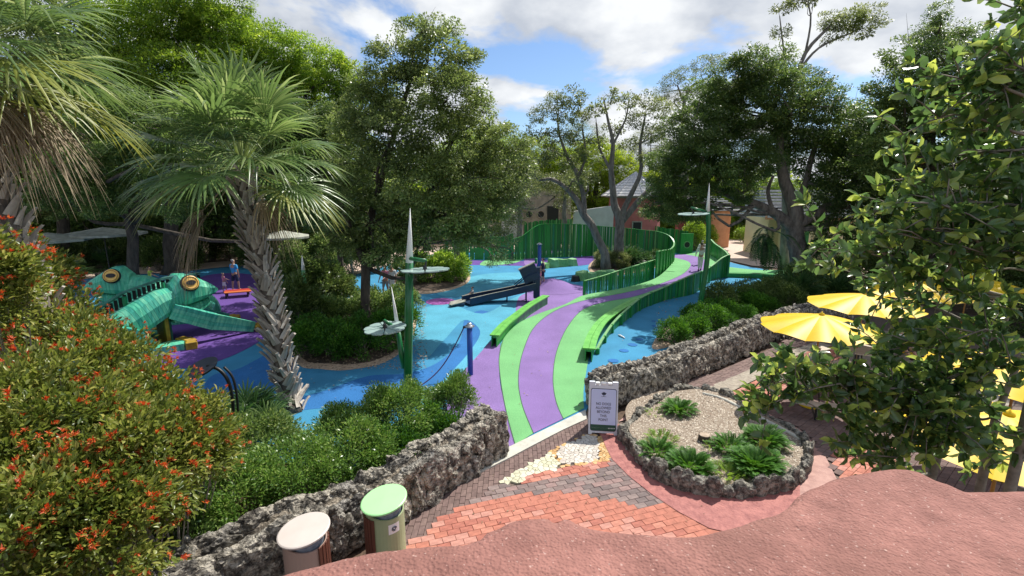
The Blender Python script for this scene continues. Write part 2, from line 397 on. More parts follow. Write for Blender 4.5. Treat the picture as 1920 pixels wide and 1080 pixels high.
L['hedge'] = leafmat('leaf_hedge', (.055, .13, .022), (.13, .25, .045), (.32, .42, .12), .32, .33)
L['fire'] = leafmat('leaf_firebush', (.07, .115, .02), (.20, .25, .05), (.46, .46, .14), .34, .38)
L['flower'] = leafmat('flower_orange', (.42, .05, .018), (.60, .11, .025), (.72, .26, .06), .5, .3)
L['big'] = leafmat('leaf_big', (.040, .088, .026), (.095, .170, .050), (.40, .48, .10), .26, .42, .75)
L['palm'] = leafmat('leaf_palm', (.065, .12, .036), (.13, .21, .060), (.34, .41, .17), .32, .38)
L['palmy'] = leafmat('leaf_palm_yellow', (.12, .15, .03), (.22, .25, .05), (.36, .36, .10), .4, .35)
L['palmd'] = leafmat('leaf_palm_dead', (.12, .085, .05), (.24, .18, .11), (.42, .34, .22), .7, .2)
L['palmdk'] = leafmat('leaf_palmetto', (.020, .062, .018), (.042, .105, .026), (.11, .18, .05), .4, .3)
L['cycad'] = leafmat('leaf_cycad', (.024, .085, .010), (.055, .17, .018), (.15, .31, .035), .55, .3, .3)
L['fernl'] = leafmat('leaf_light_plant', (.08, .17, .02), (.19, .32, .04), (.38, .50, .10), .4, .4)
# ================================================================== SETTING
def flat(name, pts, z, m, kind='structure', smooth=False, closed=True, n=5, dz=None):
    """sheet from world points"""
    if smooth: pts = cat_rom(pts, n, True)
    pts = [Vector((p[0], p[1], 0)) for p in pts]
    tri = geometry.tessellate_polygon([pts])
    V = [(p.x, p.y, z) for p in pts]
    F = []
    for t in tri:
        a, b, c = t
        if (pts[b] - pts[a]).cross(pts[c] - pts[a]).z < 0: t = (a, c, b)
        F.append(t)
    me = mesh_np(name, V, [(np.array(F))], m); o = inst(name, me)
    o['kind'] = kind
    return o
def pxs(l, z=0): return [G(x, y, z) for x, y in l]
def sheet(name, l, z, m, smooth=True, **k): return flat(name, pxs(l, z), z, m, smooth=smooth, **k)
def slab(name, pts, z0, z1, m, kind='structure', parent=None):
    b = MB(); b.prism(pts, z0, z1); o = b.obj(name, m, parent)
    if kind: o['kind'] = kind
    return o

flat('ground', [(-500, -60), (500, -60), (500, 900), (-500, 900)], -.05, M['mulch'])
# play surface (light blue rubber) and everything poured into it
play = [(945, 850), (1097, 775), (1108, 705), (1170, 690), (1235, 665), (1300, 640), (1420, 600), (1560, 545), (1640, 528), (1560, 520), (1470, 510), (1400, 499), (1362, 489), (1340, 478), (1300, 468),
        (1262, 466), (1180, 468), (1080, 466), (960, 474), (880, 474), (820, 470), (740, 478), (660, 488), (560, 500), (430, 496), (330, 504), (200, 508), (60, 520),
        (-120, 545), (-160, 640), (100, 720), (300, 800), (500, 860), (700, 880), (850, 880)]
sheet('play_surface', play, 0.0, M['ltblue'], n=4)
sheet('mid_blue_wave', [(440, 800), (560, 770), (700, 757), (790, 735), (850, 700), (893, 650), (925, 612), (926, 590), (900, 582), (872, 598), (862, 640), (820, 680), (760, 700), (690, 705), (600, 735), (500, 760)], .004, M['dkblue'])
sheet('sky_blue_wave', [(770, 590), (840, 570), (905, 588), (960, 560), (1000, 545), (985, 580), (930, 640), (890, 690), (850, 722), (838, 745), (800, 750), (880, 660), (900, 620), (870, 600), (830, 640), (790, 670)], .008, M['teal'])
sheet('mid_blue_patch', [(392, 708), (450, 690), (520, 650), (545, 620), (548, 690), (500, 745), (430, 765), (380, 770)], .006, M['dkblue'])
sheet('upper_blue_band', [(800, 500), (880, 497), (960, 498), (1060, 500), (1120, 492), (1110, 480), (1040, 486), (960, 490), (880, 488), (810, 488)], .006, M['dkpurple'])
sheet('far_sky_blue_wave', [(880, 520), (930, 512), (1010, 512), (1000, 530), (930, 545), (860, 556), (820, 548)], .005, M['teal'])
sheet('frog_purple', [(335, 690), (400, 680), (470, 650), (520, 615), (540, 585), (524, 545), (486, 518), (430, 512), (375, 520), (320, 556), (260, 610), (265, 670)], .008, M['dkpurple'])  # darker purple puts the tree shade around the frogs into the floor colour
sheet('low_purple_patch', [(395, 762), (450, 752), (480, 760), (470, 800), (400, 800)], .010, M['dkpurple'])
sheet('purple_wedge', [(937, 632), (920, 640), (898, 664), (870, 695), (850, 725), (838, 760), (850, 800), (900, 840), (965, 838), (958, 800), (944, 750), (936, 700)], .012, M['purple'])
sheet('mound_purple', [(978, 553), (968, 572), (970, 598), (990, 606), (1060, 585), (1100, 560), (1094, 545), (1060, 540), (1010, 545)], .012, M['purple'])
def disc(name, px, py, rx, m, z=.016, n=40, ax=1.0):
    c = G(px, py, z); e = (G(px + rx, py, z) - c).length
    return flat(name, [(c.x + e * math.cos(6.2832 * k / n), c.y + e * ax * math.sin(6.2832 * k / n)) for k in range(n)], z, m)
disc('magenta_circle', 826, 565, 27, M['pink'])
for i, (x, y, r) in enumerate([(1150, 676, 10), (1135, 688, 7), (1170, 657, 9), (1186, 646, 9), (1199, 636, 7), (1230, 611, 8), (1226, 602, 5), (1128, 694, 6)]):
    disc('floor_bubble', x, y, r, M['dkblue'])
sheet('green_far_strip', [(1350, 515), (1420, 520), (1520, 512), (1580, 522), (1500, 507), (1420, 506), (1350, 500)], .012, M['green'])
sheet('far_green_floor', [(900, 497), (960, 494), (985, 485), (1000, 482), (1080, 480), (1090, 470), (990, 474), (930, 480)], .010, M['green'])
sheet('far_purple_floor', [(985, 497), (1010, 492), (1025, 478), (1050, 470), (1000, 466), (985, 480)], .014, M['purple'])

# raised path: green / purple / green ribbons climbing towards the far turn
def zp(Y):
    t = min(1, max(0, (Y - 15.5) / 9.5)); return .45 * t * t * (3 - 2 * t)
def Gp(px, py, dz=.016):
    z = 0
    for _ in range(12): z = zp(G(px, py, z).y)
    q = G(px, py, z + dz); return q
def ribbon(name, a, b, m):
    A = resample(cat_rom([Gp(*p) for p in a], 8), .05); Bq = resample(cat_rom([Gp(*p) for p in b], 8), .05)
    n = 90; V = []; F = []
    for i in range(n + 1):
        p = A[int(i / n * (len(A) - 1))]; q = Bq[int(i / n * (len(Bq) - 1))]
        for w in range(4):
            r = p.lerp(q, w / 3); V.append((r.x, r.y, zp(r.y) + .016))
        # skirt
    for i in range(n):
        for w in range(3):
            k = i * 4 + w; F.append((k, k + 1, k + 5, k + 4))
    me = mesh_np(name, V, [np.array(F)], m, True); o = inst(name, me); o['kind'] = 'structure'; return o
c0 = [(966, 834), (950, 775), (939, 715), (936, 670), (944, 635), (972, 606), (1010, 588), (1060, 570), (1096, 553), (1163, 541), (1226, 523), (1254, 501), (1262, 488), (1262, 478)]
c1 = [(1000, 812), (978, 755), (972, 705), (982, 655), (1003, 612), (1042, 582), (1096, 563), (1170, 549), (1232, 534), (1278, 515), (1294, 500), (1290, 490), (1262, 482), (1262, 478)]
c2 = [(1056, 785), (1042, 750), (1037, 705), (1045, 655), (1066, 610), (1094, 580), (1136, 566), (1200, 553), (1262, 530), (1310, 512), (1322, 504), (1330, 494), (1310, 482), (1285, 477)]
c3 = [(1095, 765), (1094, 735), (1098, 705), (1105, 668), (1117, 635), (1140, 602), (1175, 574), (1204, 559), (1262, 537), (1318, 517), (1340, 506), (1352, 492), (1340, 478), (1310, 472)]
ribbon('path_green_left', c0, c1, M['green']); ribbon('path_purple', c1, c2, M['purple']); ribbon('path_green_right', c2, c3, M['green'])
def joint(a):
    A = resample(cat_rom([Gp(*p) for p in a], 8), .12); b = MB(); r = []
    for i, p in enumerate(A):
        t = (A[min(i + 1, len(A) - 1)] - A[max(i - 1, 0)]).normalized(); s = Vector((t.y, -t.x, 0)) * .011; r.append((p + s, p - s))
    for (p, q), (u, v) in zip(r, r[1:]): b.poly([(p.x, p.y, p.z + .004), (q.x, q.y, q.z + .004), (v.x, v.y, v.z + .004), (u.x, u.y, u.z + .004)])
    o = b.obj('path_joint', M['joint']); o['kind'] = 'structure'
joint(c1[:11]); joint(c2[:11]); joint(c0[:5])
# body of the raised path (closed side), so that it has thickness
def side(name, a, m):
    A = resample(cat_rom([Gp(*p) for p in a], 8), .3); b = MB()
    for p, q in zip(A, A[1:]): b.poly([(p.x, p.y, -.02), (q.x, q.y, -.02), (q.x, q.y, q.z), (p.x, p.y, p.z)])
    o = b.obj(name, m); o['kind'] = 'structure'
side('path_edge', c0[4:], M['green']); side('path_edge', c3[3:], M['green'])

# planted islands: raised soil with a sandy rim
def island(name, l, h=.10):
    pts = cat_rom(pxs(l), 5, True); c = sum(pts, Vector()) / len(pts)
    V = []; F = []; n = len(pts); rings = [(1.0, .005), (.985, .035), (.93, h * .7), (.7, h * 1.3), (.35, h * 1.7)]
    for k, (s, z) in enumerate(rings):
        for p in pts:
            q = c + (p - c) * s; V.append((q.x, q.y, z + (noise.noise(q * 1.3) * .04 if k > 1 else 0)))
    V.append((c.x, c.y, h * 1.8))
    for k in range(len(rings) - 1):
        for i in range(n): F.append((k * n + i, k * n + (i + 1) % n, (k + 1) * n + (i + 1) % n, (k + 1) * n + i))
    T = [((len(rings) - 1) * n + i, (len(rings) - 1) * n + (i + 1) % n, len(V) - 1) for i in range(n)]
    me = mesh_np(name, V, [np.array(F), np.array(T)], M['soil'], True); me.materials.append(M['sand'])
    for i in range(n * 2): me.polygons[i].material_index = 1
    o = inst(name, me); o['kind'] = 'structure'; return o
island('planted_island', [(548, 640), (560, 684), (600, 692), (650, 694), (720, 680), (762, 650), (780, 612), (776, 578), (740, 560), (700, 556), (640, 566), (585, 590)])
island('planted_island', [(772, 548), (820, 549), (868, 536), (882, 520), (868, 504), (820, 496), (772, 500), (735, 520)])
island('planted_island', [(1106, 510), (1140, 517), (1190, 512), (1235, 500), (1250, 485), (1200, 474), (1140, 476), (1108, 492)])
island('planted_bank', [(1225, 655), (1290, 640), (1380, 610), (1470, 580), (1600, 560), (1700, 560), (1700, 520), (1560, 520), (1490, 530), (1420, 552), (1330, 572), (1262, 600), (1236, 625)], .12)
# tan paved walks behind
sheet('tan_walk', [(1338, 452), (1345, 443), (1400, 440), (1450, 448), (1495, 470), (1600, 492), (1760, 505), (1760, 520), (1600, 522), (1560, 515), (1470, 503), (1410, 498), (1362, 487), (1340, 470)], .004, M['tanpath'], smooth=False)
sheet('tan_walk', [(-200, 520), (60, 512), (200, 503), (330, 497), (440, 489), (540, 490), (560, 497), (430, 500), (330, 510), (200, 518), (60, 536), (-200, 556)], .03, M['tanpath'])
sheet('tan_walk', [(560, 512), (700, 478), (800, 466), (900, 462), (1050, 458), (1050, 464), (900, 470), (790, 480), (700, 505), (600, 530)], .02, M['tanpath'])

# ------------------------------------------------------------------ paving by the gate: curb, bricks, mosaic
curb = [(945, 842), (1000, 815), (1056, 788), (1098, 768), (1100, 785), (1056, 805), (1000, 834), (955, 858), (900, 885), (895, 870)]
slab('curb', pxs(curb, .05), -.02, .05, M['curb'])
slab('curb_foot', pxs([(955, 858), (925, 872), (860, 905), (800, 945), (790, 940), (850, 890), (950, 845)], .03), -.02, .034, M['curb'])
flat('paving_bed', pxs([(560, 1200), (690, 1040), (790, 955), (955, 852), (1105, 780), (1180, 790), (1330, 735), (1640, 560), (2500, 700), (2600, 1100), (1500, 1300), (900, 1300)]), -.004, M['grout'])
def brick_mesh(m, Lb, Wb, h=.03):
    b = MB(); b.box((0, 0, -h / 2), (Lb, Wb, h), bevel=.004); return b.mesh('brick', m)
def lay(zones, origin, ang, Lb, Wb, gap=.006, half=True, ext=12, ztop=.032):
    """zones: list of (parent object, polygon, brick materials); first zone that holds the centre wins"""
    meshes = {}
    for zi, (par, poly, mats) in enumerate(zones): meshes[zi] = [brick_mesh(m, Lb - gap, Wb - gap) for m in mats]
    ca, sa = math.cos(ang), math.sin(ang); got = {zi: [] for zi in range(len(zones))}
    for r in range(int(-ext / Wb), int(ext / Wb)):
        for c in range(int(-ext / Lb), int(ext / Lb)):
            u = (c + (.5 if (r % 2 and half) else 0)) * Lb; v = r * Wb
            x = origin[0] + u * ca - v * sa; y = origin[1] + u * sa + v * ca
            for zi, (par, poly, mats) in enumerate(zones):
                if inside((x, y), poly): got[zi].append((x, y)); break
    for zi, l in got.items():
        l.sort(key=lambda p: p[0] ** 2 + p[1] ** 2); par = zones[zi][0]
        for k, (x, y) in enumerate(l[:300]):
            inst('brick', random.choice(meshes[zi]), par, (x, y, ztop + random.uniform(-.004, .003)),
                 (random.gauss(0, .006), random.gauss(0, .006), ang + random.gauss(0, .008) + random.choice((0, math.pi))))
        if len(l) > 300:
            b = MB()
            for x, y in l[300:]: b.box((x, y, ztop - .015 + random.uniform(-.003, .003)), (Lb - gap, Wb - gap, .03), ang)
            o = b.obj('far_brick', zones[zi][2][0], par); o['kind'] = 'stuff'
        print('bricks', zones[zi][0].name, len(l))
def paving(name):
    o = bpy.data.objects.new(name, None); link(o); o['kind'] = 'structure'; return o
PZ = .032
brown_poly = pxs([(1096, 778), (1000, 826), (950, 852), (900, 880), (860, 903), (790, 950), (700, 1030), (600, 1100), (700, 1120), (800, 1016), (842, 974), (890, 946), (945, 913), (995, 876), (1046, 846), (1084, 828), (1108, 824)], PZ)
mosaic_white = pxs([(1040, 845), (1062, 832), (1098, 816), (1118, 817), (1124, 860), (1100, 866), (1058, 870), (1050, 858)], PZ)
mosaic_cream = pxs([(930, 908), (975, 880), (1030, 848), (1050, 866), (1057, 872), (1025, 884), (985, 896), (984, 904)], PZ)
mosaic_gold = pxs([(1030, 848), (1040, 840), (1100, 814), (1118, 812), (1133, 820), (1146, 858), (1142, 864), (1100, 870), (1055, 875)], PZ)
red1 = pxs([(978, 908), (985, 893), (1028, 884), (1060, 876), (1142, 862), (1146, 873), (1120, 885), (1062, 893), (1010, 903)], PZ)
grey = pxs([(870, 948), (935, 908), (978, 906), (1062, 893), (1120, 884), (1146, 872), (1142, 860), (1162, 855), (1195, 885), (1240, 918), (1255, 940), (1200, 948), (1150, 936), (1100, 930), (1048, 918), (960, 930)], PZ)
red2 = pxs([(760, 1030), (800, 990), (850, 955), (885, 943), (960, 928), (1048, 918), (1100, 928), (1150, 935), (1200, 948), (1245, 925), (1290, 945), (1360, 985), (1400, 1020), (1340, 1110), (760, 1150)], PZ)
pr, pg, pb = paving('red_brick_paving'), paving('grey_brick_paving'), paving('brown_brick_paving')
a0, a1 = G(985, 905, 0), G(1142, 873, 0); ang0 = math.atan2(a1.y - a0.y, a1.x - a0.x)
lay([(pr, red1, B_red), (pg, grey, B_grey), (pr, red2, B_red)], a0, ang0, .215, .135)
b0, b1 = G(880, 920, 0), G(1040, 830, 0); ang1 = math.atan2(b1.y - b0.y, b1.x - b0.x)
lay([(pb, brown_poly, B_brown)], b0, ang1 + R(45), .20, .10, ztop=.020)
def mosaic(name, poly, mats, cell, avoid=()):
    par = paving(name); xs = [p[0] for p in poly]; ys = [p[1] for p in poly]; pts = []
    y = min(ys) - cell; row = 0
    while y < max(ys) + cell:
        x = min(xs) - cell + (row % 2) * cell / 2
        while x < max(xs) + cell:
            pts.append((x + random.uniform(-.42, .42) * cell, y + random.uniform(-.42, .42) * cell)); x += cell
        y += cell * .9; row += 1
    n = 0
    for i, p in enumerate(pts):
        if not inside(p, poly) or any(inside(p, a) for a in avoid): continue
        c = [Vector((p[0] + s * cell * 1.5, p[1] + t * cell * 1.5)) for s, t in ((-1, -1), (1, -1), (1, 1), (-1, 1))]
        for j, q in enumerate(pts):
            if j == i or abs(q[0] - p[0]) > 3 * cell or abs(q[1] - p[1]) > 3 * cell: continue
            d = Vector((q[0] - p[0], q[1] - p[1])); L_ = d.length; d /= L_; lim = L_ / 2 - .0045
            o = []
            for k in range(len(c)):
                a, b = c[k], c[(k + 1) % len(c)]
                da = (a - Vector(p)).dot(d) - lim; db = (b - Vector(p)).dot(d) - lim
                if da <= 0: o.append(a)
                if da * db < 0: o.append(a + (b - a) * (da / (da - db)))
            c = o
            if len(c) < 3: break
        if len(c) < 3: continue
        b = MB(); h = random.uniform(.032, .037); b.prism([v - Vector(p) for v in c], -.005, h)
        o = b.obj('mosaic_stone', random.choice(mats), par); o.location = (p[0], p[1], 0); n += 1
    print(name, n)
mosaic('white_mosaic_paving', mosaic_white, B_white, .10)
mosaic('cream_mosaic_paving', mosaic_cream, B_cream, .115)
mosaic('gold_mosaic_paving', mosaic_gold, B_gold, .085, (mosaic_white, mosaic_cream))
# stamped band round the planter
outer = [(1128, 818), (1136, 838), (1147, 860), (1180, 893), (1222, 926), (1270, 958), (1330, 990), (1420, 1010), (1500, 1010), (1600, 960), (1640, 900), (1560, 930), (1500, 935)]
inner = [(1500, 905), (1440, 925), (1370, 925), (1300, 915), (1245, 895), (1205, 862), (1180, 835), (1168, 800), (1150, 790), (1110, 800)]
flat('stamped_walk', pxs(outer + inner, .042), .042, M['stamped'])
flat('pink_walk', pxs([(1160, 790), (1226, 738), (1324, 727), (1365, 738), (1430, 748), (1440, 775), (1500, 805), (1545, 850), (1570, 900), (1500, 935), (1400, 800), (1300, 760)], .030), .030, M['pinkcon'])
# plaza on the right
agg = pxs([(1324, 727), (1400, 695), (1470, 662), (1530, 640), (1560, 648), (1490, 668), (1428, 706), (1365, 737)], PZ)
flat('aggregate_band', agg, .033, M['agg'])
pl1, pl2 = paving('plaza_brown_paving'), paving('plaza_red_paving')
zb = pxs([(1226, 738), (1290, 716), (1400, 672), (1470, 640), (1560, 602), (1640, 590), (1600, 620), (1530, 640), (1470, 662), (1400, 695), (1324, 727)], PZ)
zr = pxs([(1365, 738), (1428, 706), (1490, 668), (1560, 648), (1590, 655), (1530, 700), (1470, 745), (1430, 748)], PZ)
zb2 = pxs([(1430, 748), (1470, 745), (1560, 690), (1900, 690), (1900, 1000), (1650, 960), (1570, 900), (1545, 850), (1500, 805), (1440, 775)], PZ)
zr2 = pxs([(1560, 860), (1600, 820), (1690, 830), (1690, 920), (1600, 920)], PZ)
lay([(pl2, zr, B_red), (pl2, zr2, B_red), (pl1, zb, B_brown), (pl1, zb2, B_brown)], G(1400, 700, 0), R(38), .215, .135, ext=14)
flat('aggregate_patch', pxs([(1560, 690), (1600, 660), (1900, 660), (1900, 760), (1700, 770), (1600, 760)], .036), .036, M['agg'])

# ------------------------------------------------------------------ rocks
def rock_mesh(seed, m, sub=4, boxy=3.5, pit=.28, amp=.2):
    b = bmesh.new(); bmesh.ops.create_icosphere(b, subdivisions=sub, radius=1)
    o = Vector((seed * 7.3, seed * 3.1, seed * 5.7))
    for v in b.verts:
        p = v.co.copy(); nn = (abs(p.x) ** boxy + abs(p.y) ** boxy + abs(p.z) ** boxy) ** (1 / boxy); p /= nn; p *= .5
        q = p + o
        d = noise.noise(q * 2.2) * amp * 1.5 + noise.noise(q * 5) * amp * .9
        h = noise.noise(q * 9 + Vector((3, 1, 2))); d -= max(0, h - .05) * pit
        h = noise.noise(q * 17); d -= max(0, h - .1) * pit * .6
        v.co = p * (1 + d)
    me = bpy.data.meshes.new('stone'); b.to_mesh(me); b.free(); me.materials.append(m)
    return me
ROCK = [rock_mesh(i, M['rock']) for i in range(6)]
ROCKG = [rock_mesh(i + 9, M['rockg'], 3, 2.8, .15, .22) for i in range(5)]
def coral_wall(name, label, path, h, th, seed=0):
    root = thing(name, label, 'wall', path[0], 0)
    o0 = Vector(root.location)
    P_ = resample(cat_rom(path, 8), .07); rs = random.Random(seed)
    prof = [(-.5, 0), (-.52, .3), (-.5, .6), (-.48, .85), (-.42, 1.0), (-.25, 1.02), (-.12, .90), (.05, .86), (.2, .92), (.3, 1.0), (.42, 1.0), (.5, .85), (.53, .55), (.54, .3), (.56, 0)]
    # refine profile
    pr2 = []
    for a, b in zip(prof, prof[1:]):
        for k in range(3): pr2.append((a[0] + (b[0] - a[0]) * k / 3, a[1] + (b[1] - a[1]) * k / 3))
    pr2.append(prof[-1]); V = []; F = []; m = len(pr2)
    for i, p in enumerate(P_):
        t = (P_[min(i + 1, len(P_) - 1)] - P_[max(i - 1, 0)]).normalized(); s = Vector((t.y, -t.x, 0))
        e = 1.0 + .20 * noise.noise(p * .9 + Vector((seed, 0, 0)))
        for (u, w) in pr2:
            q = p + s * u * th * .92 + Vector((0, 0, w * h * .93 * e))
            d = noise.noise(q * 2.5) * .07 + noise.noise(q * 7) * .05 - max(0, noise.noise(q * 13)) * .06
            q += (s * (1 if u > 0 else -1) * .7 + Vector((0, 0, 1 if w > .5 else 0))) * d
            V.append(q - o0)
    n = len(P_)
    for i in range(n - 1):
        for k in range(m - 1): F.append((i * m + k, i * m + k + 1, (i + 1) * m + k + 1, (i + 1) * m + k))
    ends = [tuple(range(m - 1, -1, -1)), tuple((n - 1) * m + k for k in range(m))]
    me = mesh_np('mortar_core', [tuple(v) for v in V], [np.array(F), np.array(ends)], M['rockd'], True)
    inst('mortar_core', me, root)
    # stones
    Ls = sum((a - b).length for a, b in zip(P_, P_[1:])); d = 0
    def at(d):
        i = min(len(P_) - 2, max(0, int(d / .07))); t = (P_[i + 1] - P_[i]).normalized()
        return P_[i], t, Vector((t.y, -t.x, 0))
    def put(d, u, z, L_, W_, H_, jit=.15):
        hm = 1.0 + .20 * noise.noise(at(d)[0] * .9 + Vector((seed, 0, 0))); z *= hm; H_ *= hm
        p, t, s = at(d); q = p + s * u + Vector((0, 0, z)) - o0
        inst('stone', rs.choice(ROCK), root, q, (rs.gauss(0, jit), rs.gauss(0, jit), math.atan2(t.y, t.x) + rs.gauss(0, .2) + rs.choice((0, math.pi))),
             (L_, W_, H_))
    for sgn in (1, -1):          # face stones, upright and irregular
        d = .05
        while d < Ls:
            w = rs.uniform(.24, .62)
            if rs.random() < .38: put(d + w / 2, sgn * th * .40, h * .45, w * 1.15, th * .52, h * rs.uniform(.88, 1.15), .13)
            else:
                k = rs.uniform(.4, .6)
                put(d + w / 2, sgn * th * .42, h * k * .5, w * 1.15, th * .5, h * k * 1.25, .2)
                put(d + w / 2 + rs.uniform(-.05, .05), sgn * th * .40, h * (k + (1 - k) * .5), w * 1.15, th * .5, h * (1 - k) * 1.3, .2)
            d += w * .92
    for u in (-.40, .38):        # two ridges of knobbly stones along the top
        d = 0
        while d < Ls:
            w = rs.uniform(.14, .34); put(d + w / 2, u * th, h * rs.uniform(.95, 1.03), w * 1.2, th * rs.uniform(.25, .38), rs.uniform(.12, .26), .35); d += w * .85
    for k in range(int(Ls * .9)):
        sg_k = rs.choice((1, 1, -1)); w = rs.uniform(.45, .75); put(rs.uniform(.2, Ls - .2), sg_k * th * .43, h * rs.uniform(.35, .6), w, th * .55, w * rs.uniform(.8, 1.1), .35)
    put(0, 0, h * .5, .35, th, h); put(Ls - .05, 0, h * .5, .35, th, h)
    return root
wl = [(-6.4, 4.3, 0), (-4.7, 5.25, 0), (-3.3, 6.35, 0), (-2.0, 7.65, 0), (-.95, 8.95, 0), (-.34, 9.62, 0)]
coral_wall('coral_rock_wall', 'rough pitted coral rock wall behind the two round bins, ending at the pale curb', [Vector(p) for p in wl], .80, .62, 3)
wr = [(2.2, 11.75, 0), (3.0, 12.25, 0), (4.0, 12.9, 0), (5.0, 13.7, 0), (6.4, 14.9, 0), (7.9, 16.1, 0), (10.0, 17.8, 0), (12.2, 19.3, 0), (14.5, 20.3, 0)]
coral_wall('coral_rock_wall', 'rough coral rock wall running from the dog sign up to the yellow umbrellas', [Vector(p) for p in wr], .80, .62, 5)

# ------------------------------------------------------------------ planter by the sign
ringpx = [(1172, 812), (1186, 848), (1212, 880), (1250, 908), (1305, 925), (1368, 932), (1430, 928), (1478, 914), (1506, 890), (1514, 862), (1500, 832), (1466, 806), (1428, 786), (1390, 766), (1350, 746), (1305, 738), (1262, 742)]
ring = cat_rom(pxs(ringpx, 0), 10, True); cen = sum(ring, Vector()) / len(ring)
planter = thing('planter', 'kidney shaped planter edged with grey rocks and filled with gravel and cycads', 'planter', cen)
bed_px = ringpx + [(1226, 742), (1190, 752), (1168, 775)]
bed = [p - cen for p in cat_rom(pxs(bed_px, 0), 6, True)]
b = MB(); b.prism([v * .97 for v in bed], 0.0, .17); b.obj('gravel_bed', mat('gravel_base', (.40, .33, .25), .95, (.20, .15, .11), 22, .8, 90, detail=8), planter)
V = []; F = []
pol = [(v.x * .95, v.y * .95) for v in bed]; xs = [v[0] for v in pol]; ys = [v[1] for v in pol]
rs = random.Random(4); k = 0
while k < 9000:
    x, y = rs.uniform(min(xs), max(xs)), rs.uniform(min(ys), max(ys))
    if not inside((x, y), pol): continue
    r = rs.uniform(.008, .026); a = rs.random() * 6.28; z = .172; i = len(V)
    V += [(x + r * math.cos(a), y + r * math.sin(a), z), (x + r * math.cos(a + 2.1), y + r * math.sin(a + 2.1), z + r * rs.random()), (x + r * math.cos(a + 4.2), y + r * math.sin(a + 4.2), z), (x, y, z + r * .8)]
    F += [(i, i + 1, i + 3), (i + 1, i + 2, i + 3), (i + 2, i, i + 3)]; k += 1
gm = mat('gravel_chip', (.62, .52, .40), .9); n_, b_ = nodes_of(gm)
gi = n_.nodes.new('ShaderNodeAttribute'); gi.attribute_name = 'rnd'; gr = n_.nodes.new('ShaderNodeValToRGB')
gr.color_ramp.elements[0].color = (.22, .15, .10, 1); gr.color_ramp.elements[1].color = (.72, .64, .52, 1)
n_.links.new(gi.outputs['Fac'], gr.inputs[0]); n_.links.new(gr.outputs[0], b_.inputs['Base Color'])
me = mesh_np('gravel', V, [np.array(F)], gm, attr=np.repeat(rng.random(9000), 3)); o = inst('gravel', me, planter); o['kind'] = 'stuff'
rp = resample(ring + [ring[0]], .01); d = 0; tot = len(rp)
while d < tot - 8:
    w = rs.uniform(.16, .34); i = min(tot - 2, int(d + w * 50)); p = rp[i]; t = (rp[i + 1] - rp[i - 1]).normalized()
    out_ = (p - cen).normalized(); h = rs.uniform(.22, .40) * (1.15 if p.y < cen.y else .9)
    inst('edging_stone', rs.choice(ROCKG), planter, p - cen + Vector((0, 0, h * .40)), (rs.gauss(0, .12), rs.gauss(0, .12), math.atan2(t.y, t.x) + rs.gauss(0, .15)), (w * 1.18, rs.uniform(.17, .25), h * 1.1))
    d += w * 96
# second inner row at back right (low grey kerb)
b = MB()
kp = [p - cen for p in resample(cat_rom(pxs([(1500, 838), (1466, 818), (1428, 798), (1390, 778), (1350, 758), (1310, 748)]), 8), .2)]
b.tube([(p.x, p.y, .17) for p in kp], .05, 8); b.obj('inner_kerb', M['curb'], planter, smooth=True)

# ------------------------------------------------------------------ parapet in the foreground (pink stucco over rock, under the camera)
M['parapet'] = mat('pink_stucco_parapet', (.335, .152, .122), .9, (.225, .098, .078), 9, 0, detail=9)
n_, b_ = nodes_of(M['parapet']); t_ = n_.nodes.new('ShaderNodeTexCoord'); x1 = n_.nodes.new('ShaderNodeTexNoise'); x1.inputs['Scale'].default_value = 38; x1.inputs['Detail'].default_value = 4
x2 = n_.nodes.new('ShaderNodeTexVoronoi'); x2.inputs['Scale'].default_value = 110; x2.feature = 'SMOOTH_F1'
n_.links.new(t_.outputs['Object'], x1.inputs['Vector']); n_.links.new(t_.outputs['Object'], x2.inputs['Vector'])
q_ = n_.nodes.new('ShaderNodeMath'); q_.operation = 'ADD'; n_.links.new(x1.outputs[0], q_.inputs[0]); n_.links.new(x2.outputs['Distance'], q_.inputs[1])
u_ = n_.nodes.new('ShaderNodeBump'); u_.inputs['Strength'].default_value = .9; u_.inputs['Distance'].default_value = .006
rN = n_.nodes.new('ShaderNodeTexNoise'); rN.inputs['Scale'].default_value = 2.3; rN.inputs['Detail'].default_value = 10; rN.inputs['Roughness'].default_value = .72; n_.links.new(t_.outputs['Object'], rN.inputs['Vector'])
rM = n_.nodes.new('ShaderNodeMapRange'); rM.inputs[1].default_value = .46; rM.inputs[2].default_value = .68; rM.inputs[3].default_value = 0; rM.inputs[4].default_value = .75; n_.links.new(rN.outputs[0], rM.inputs[0])
src = b_.inputs['Base Color'].links[0].from_socket; rX = n_.nodes.new('ShaderNodeMix'); rX.data_type = 'RGBA'; n_.links.new(rM.outputs[0], rX.inputs[0]); n_.links.new(src, rX.inputs[6]); rX.inputs[7].default_value = (.19, .085, .065, 1)
rV = n_.nodes.new('ShaderNodeTexNoise'); rV.inputs['Scale'].default_value = 90; rV.inputs['Detail'].default_value = 2; n_.links.new(t_.outputs['Object'], rV.inputs['Vector'])
rR = n_.nodes.new('ShaderNodeMapRange'); rR.inputs[1].default_value = .66; rR.inputs[2].default_value = .72; rR.inputs[3].default_value = 0; rR.inputs[4].default_value = .5; n_.links.new(rV.outputs[0], rR.inputs[0])
rY = n_.nodes.new('ShaderNodeMix'); rY.data_type = 'RGBA'; n_.links.new(rR.outputs[0], rY.inputs[0]); n_.links.new(rX.outputs[2], rY.inputs[6]); rY.inputs[7].default_value = (.60, .42, .36, 1); n_.links.new(rY.outputs[2], b_.inputs['Base Color'])
n_.links.new(q_.outputs[0], u_.inputs['Height']); n_.links.new(u_.outputs[0], b_.inputs['Normal'])
ZP = 4.62
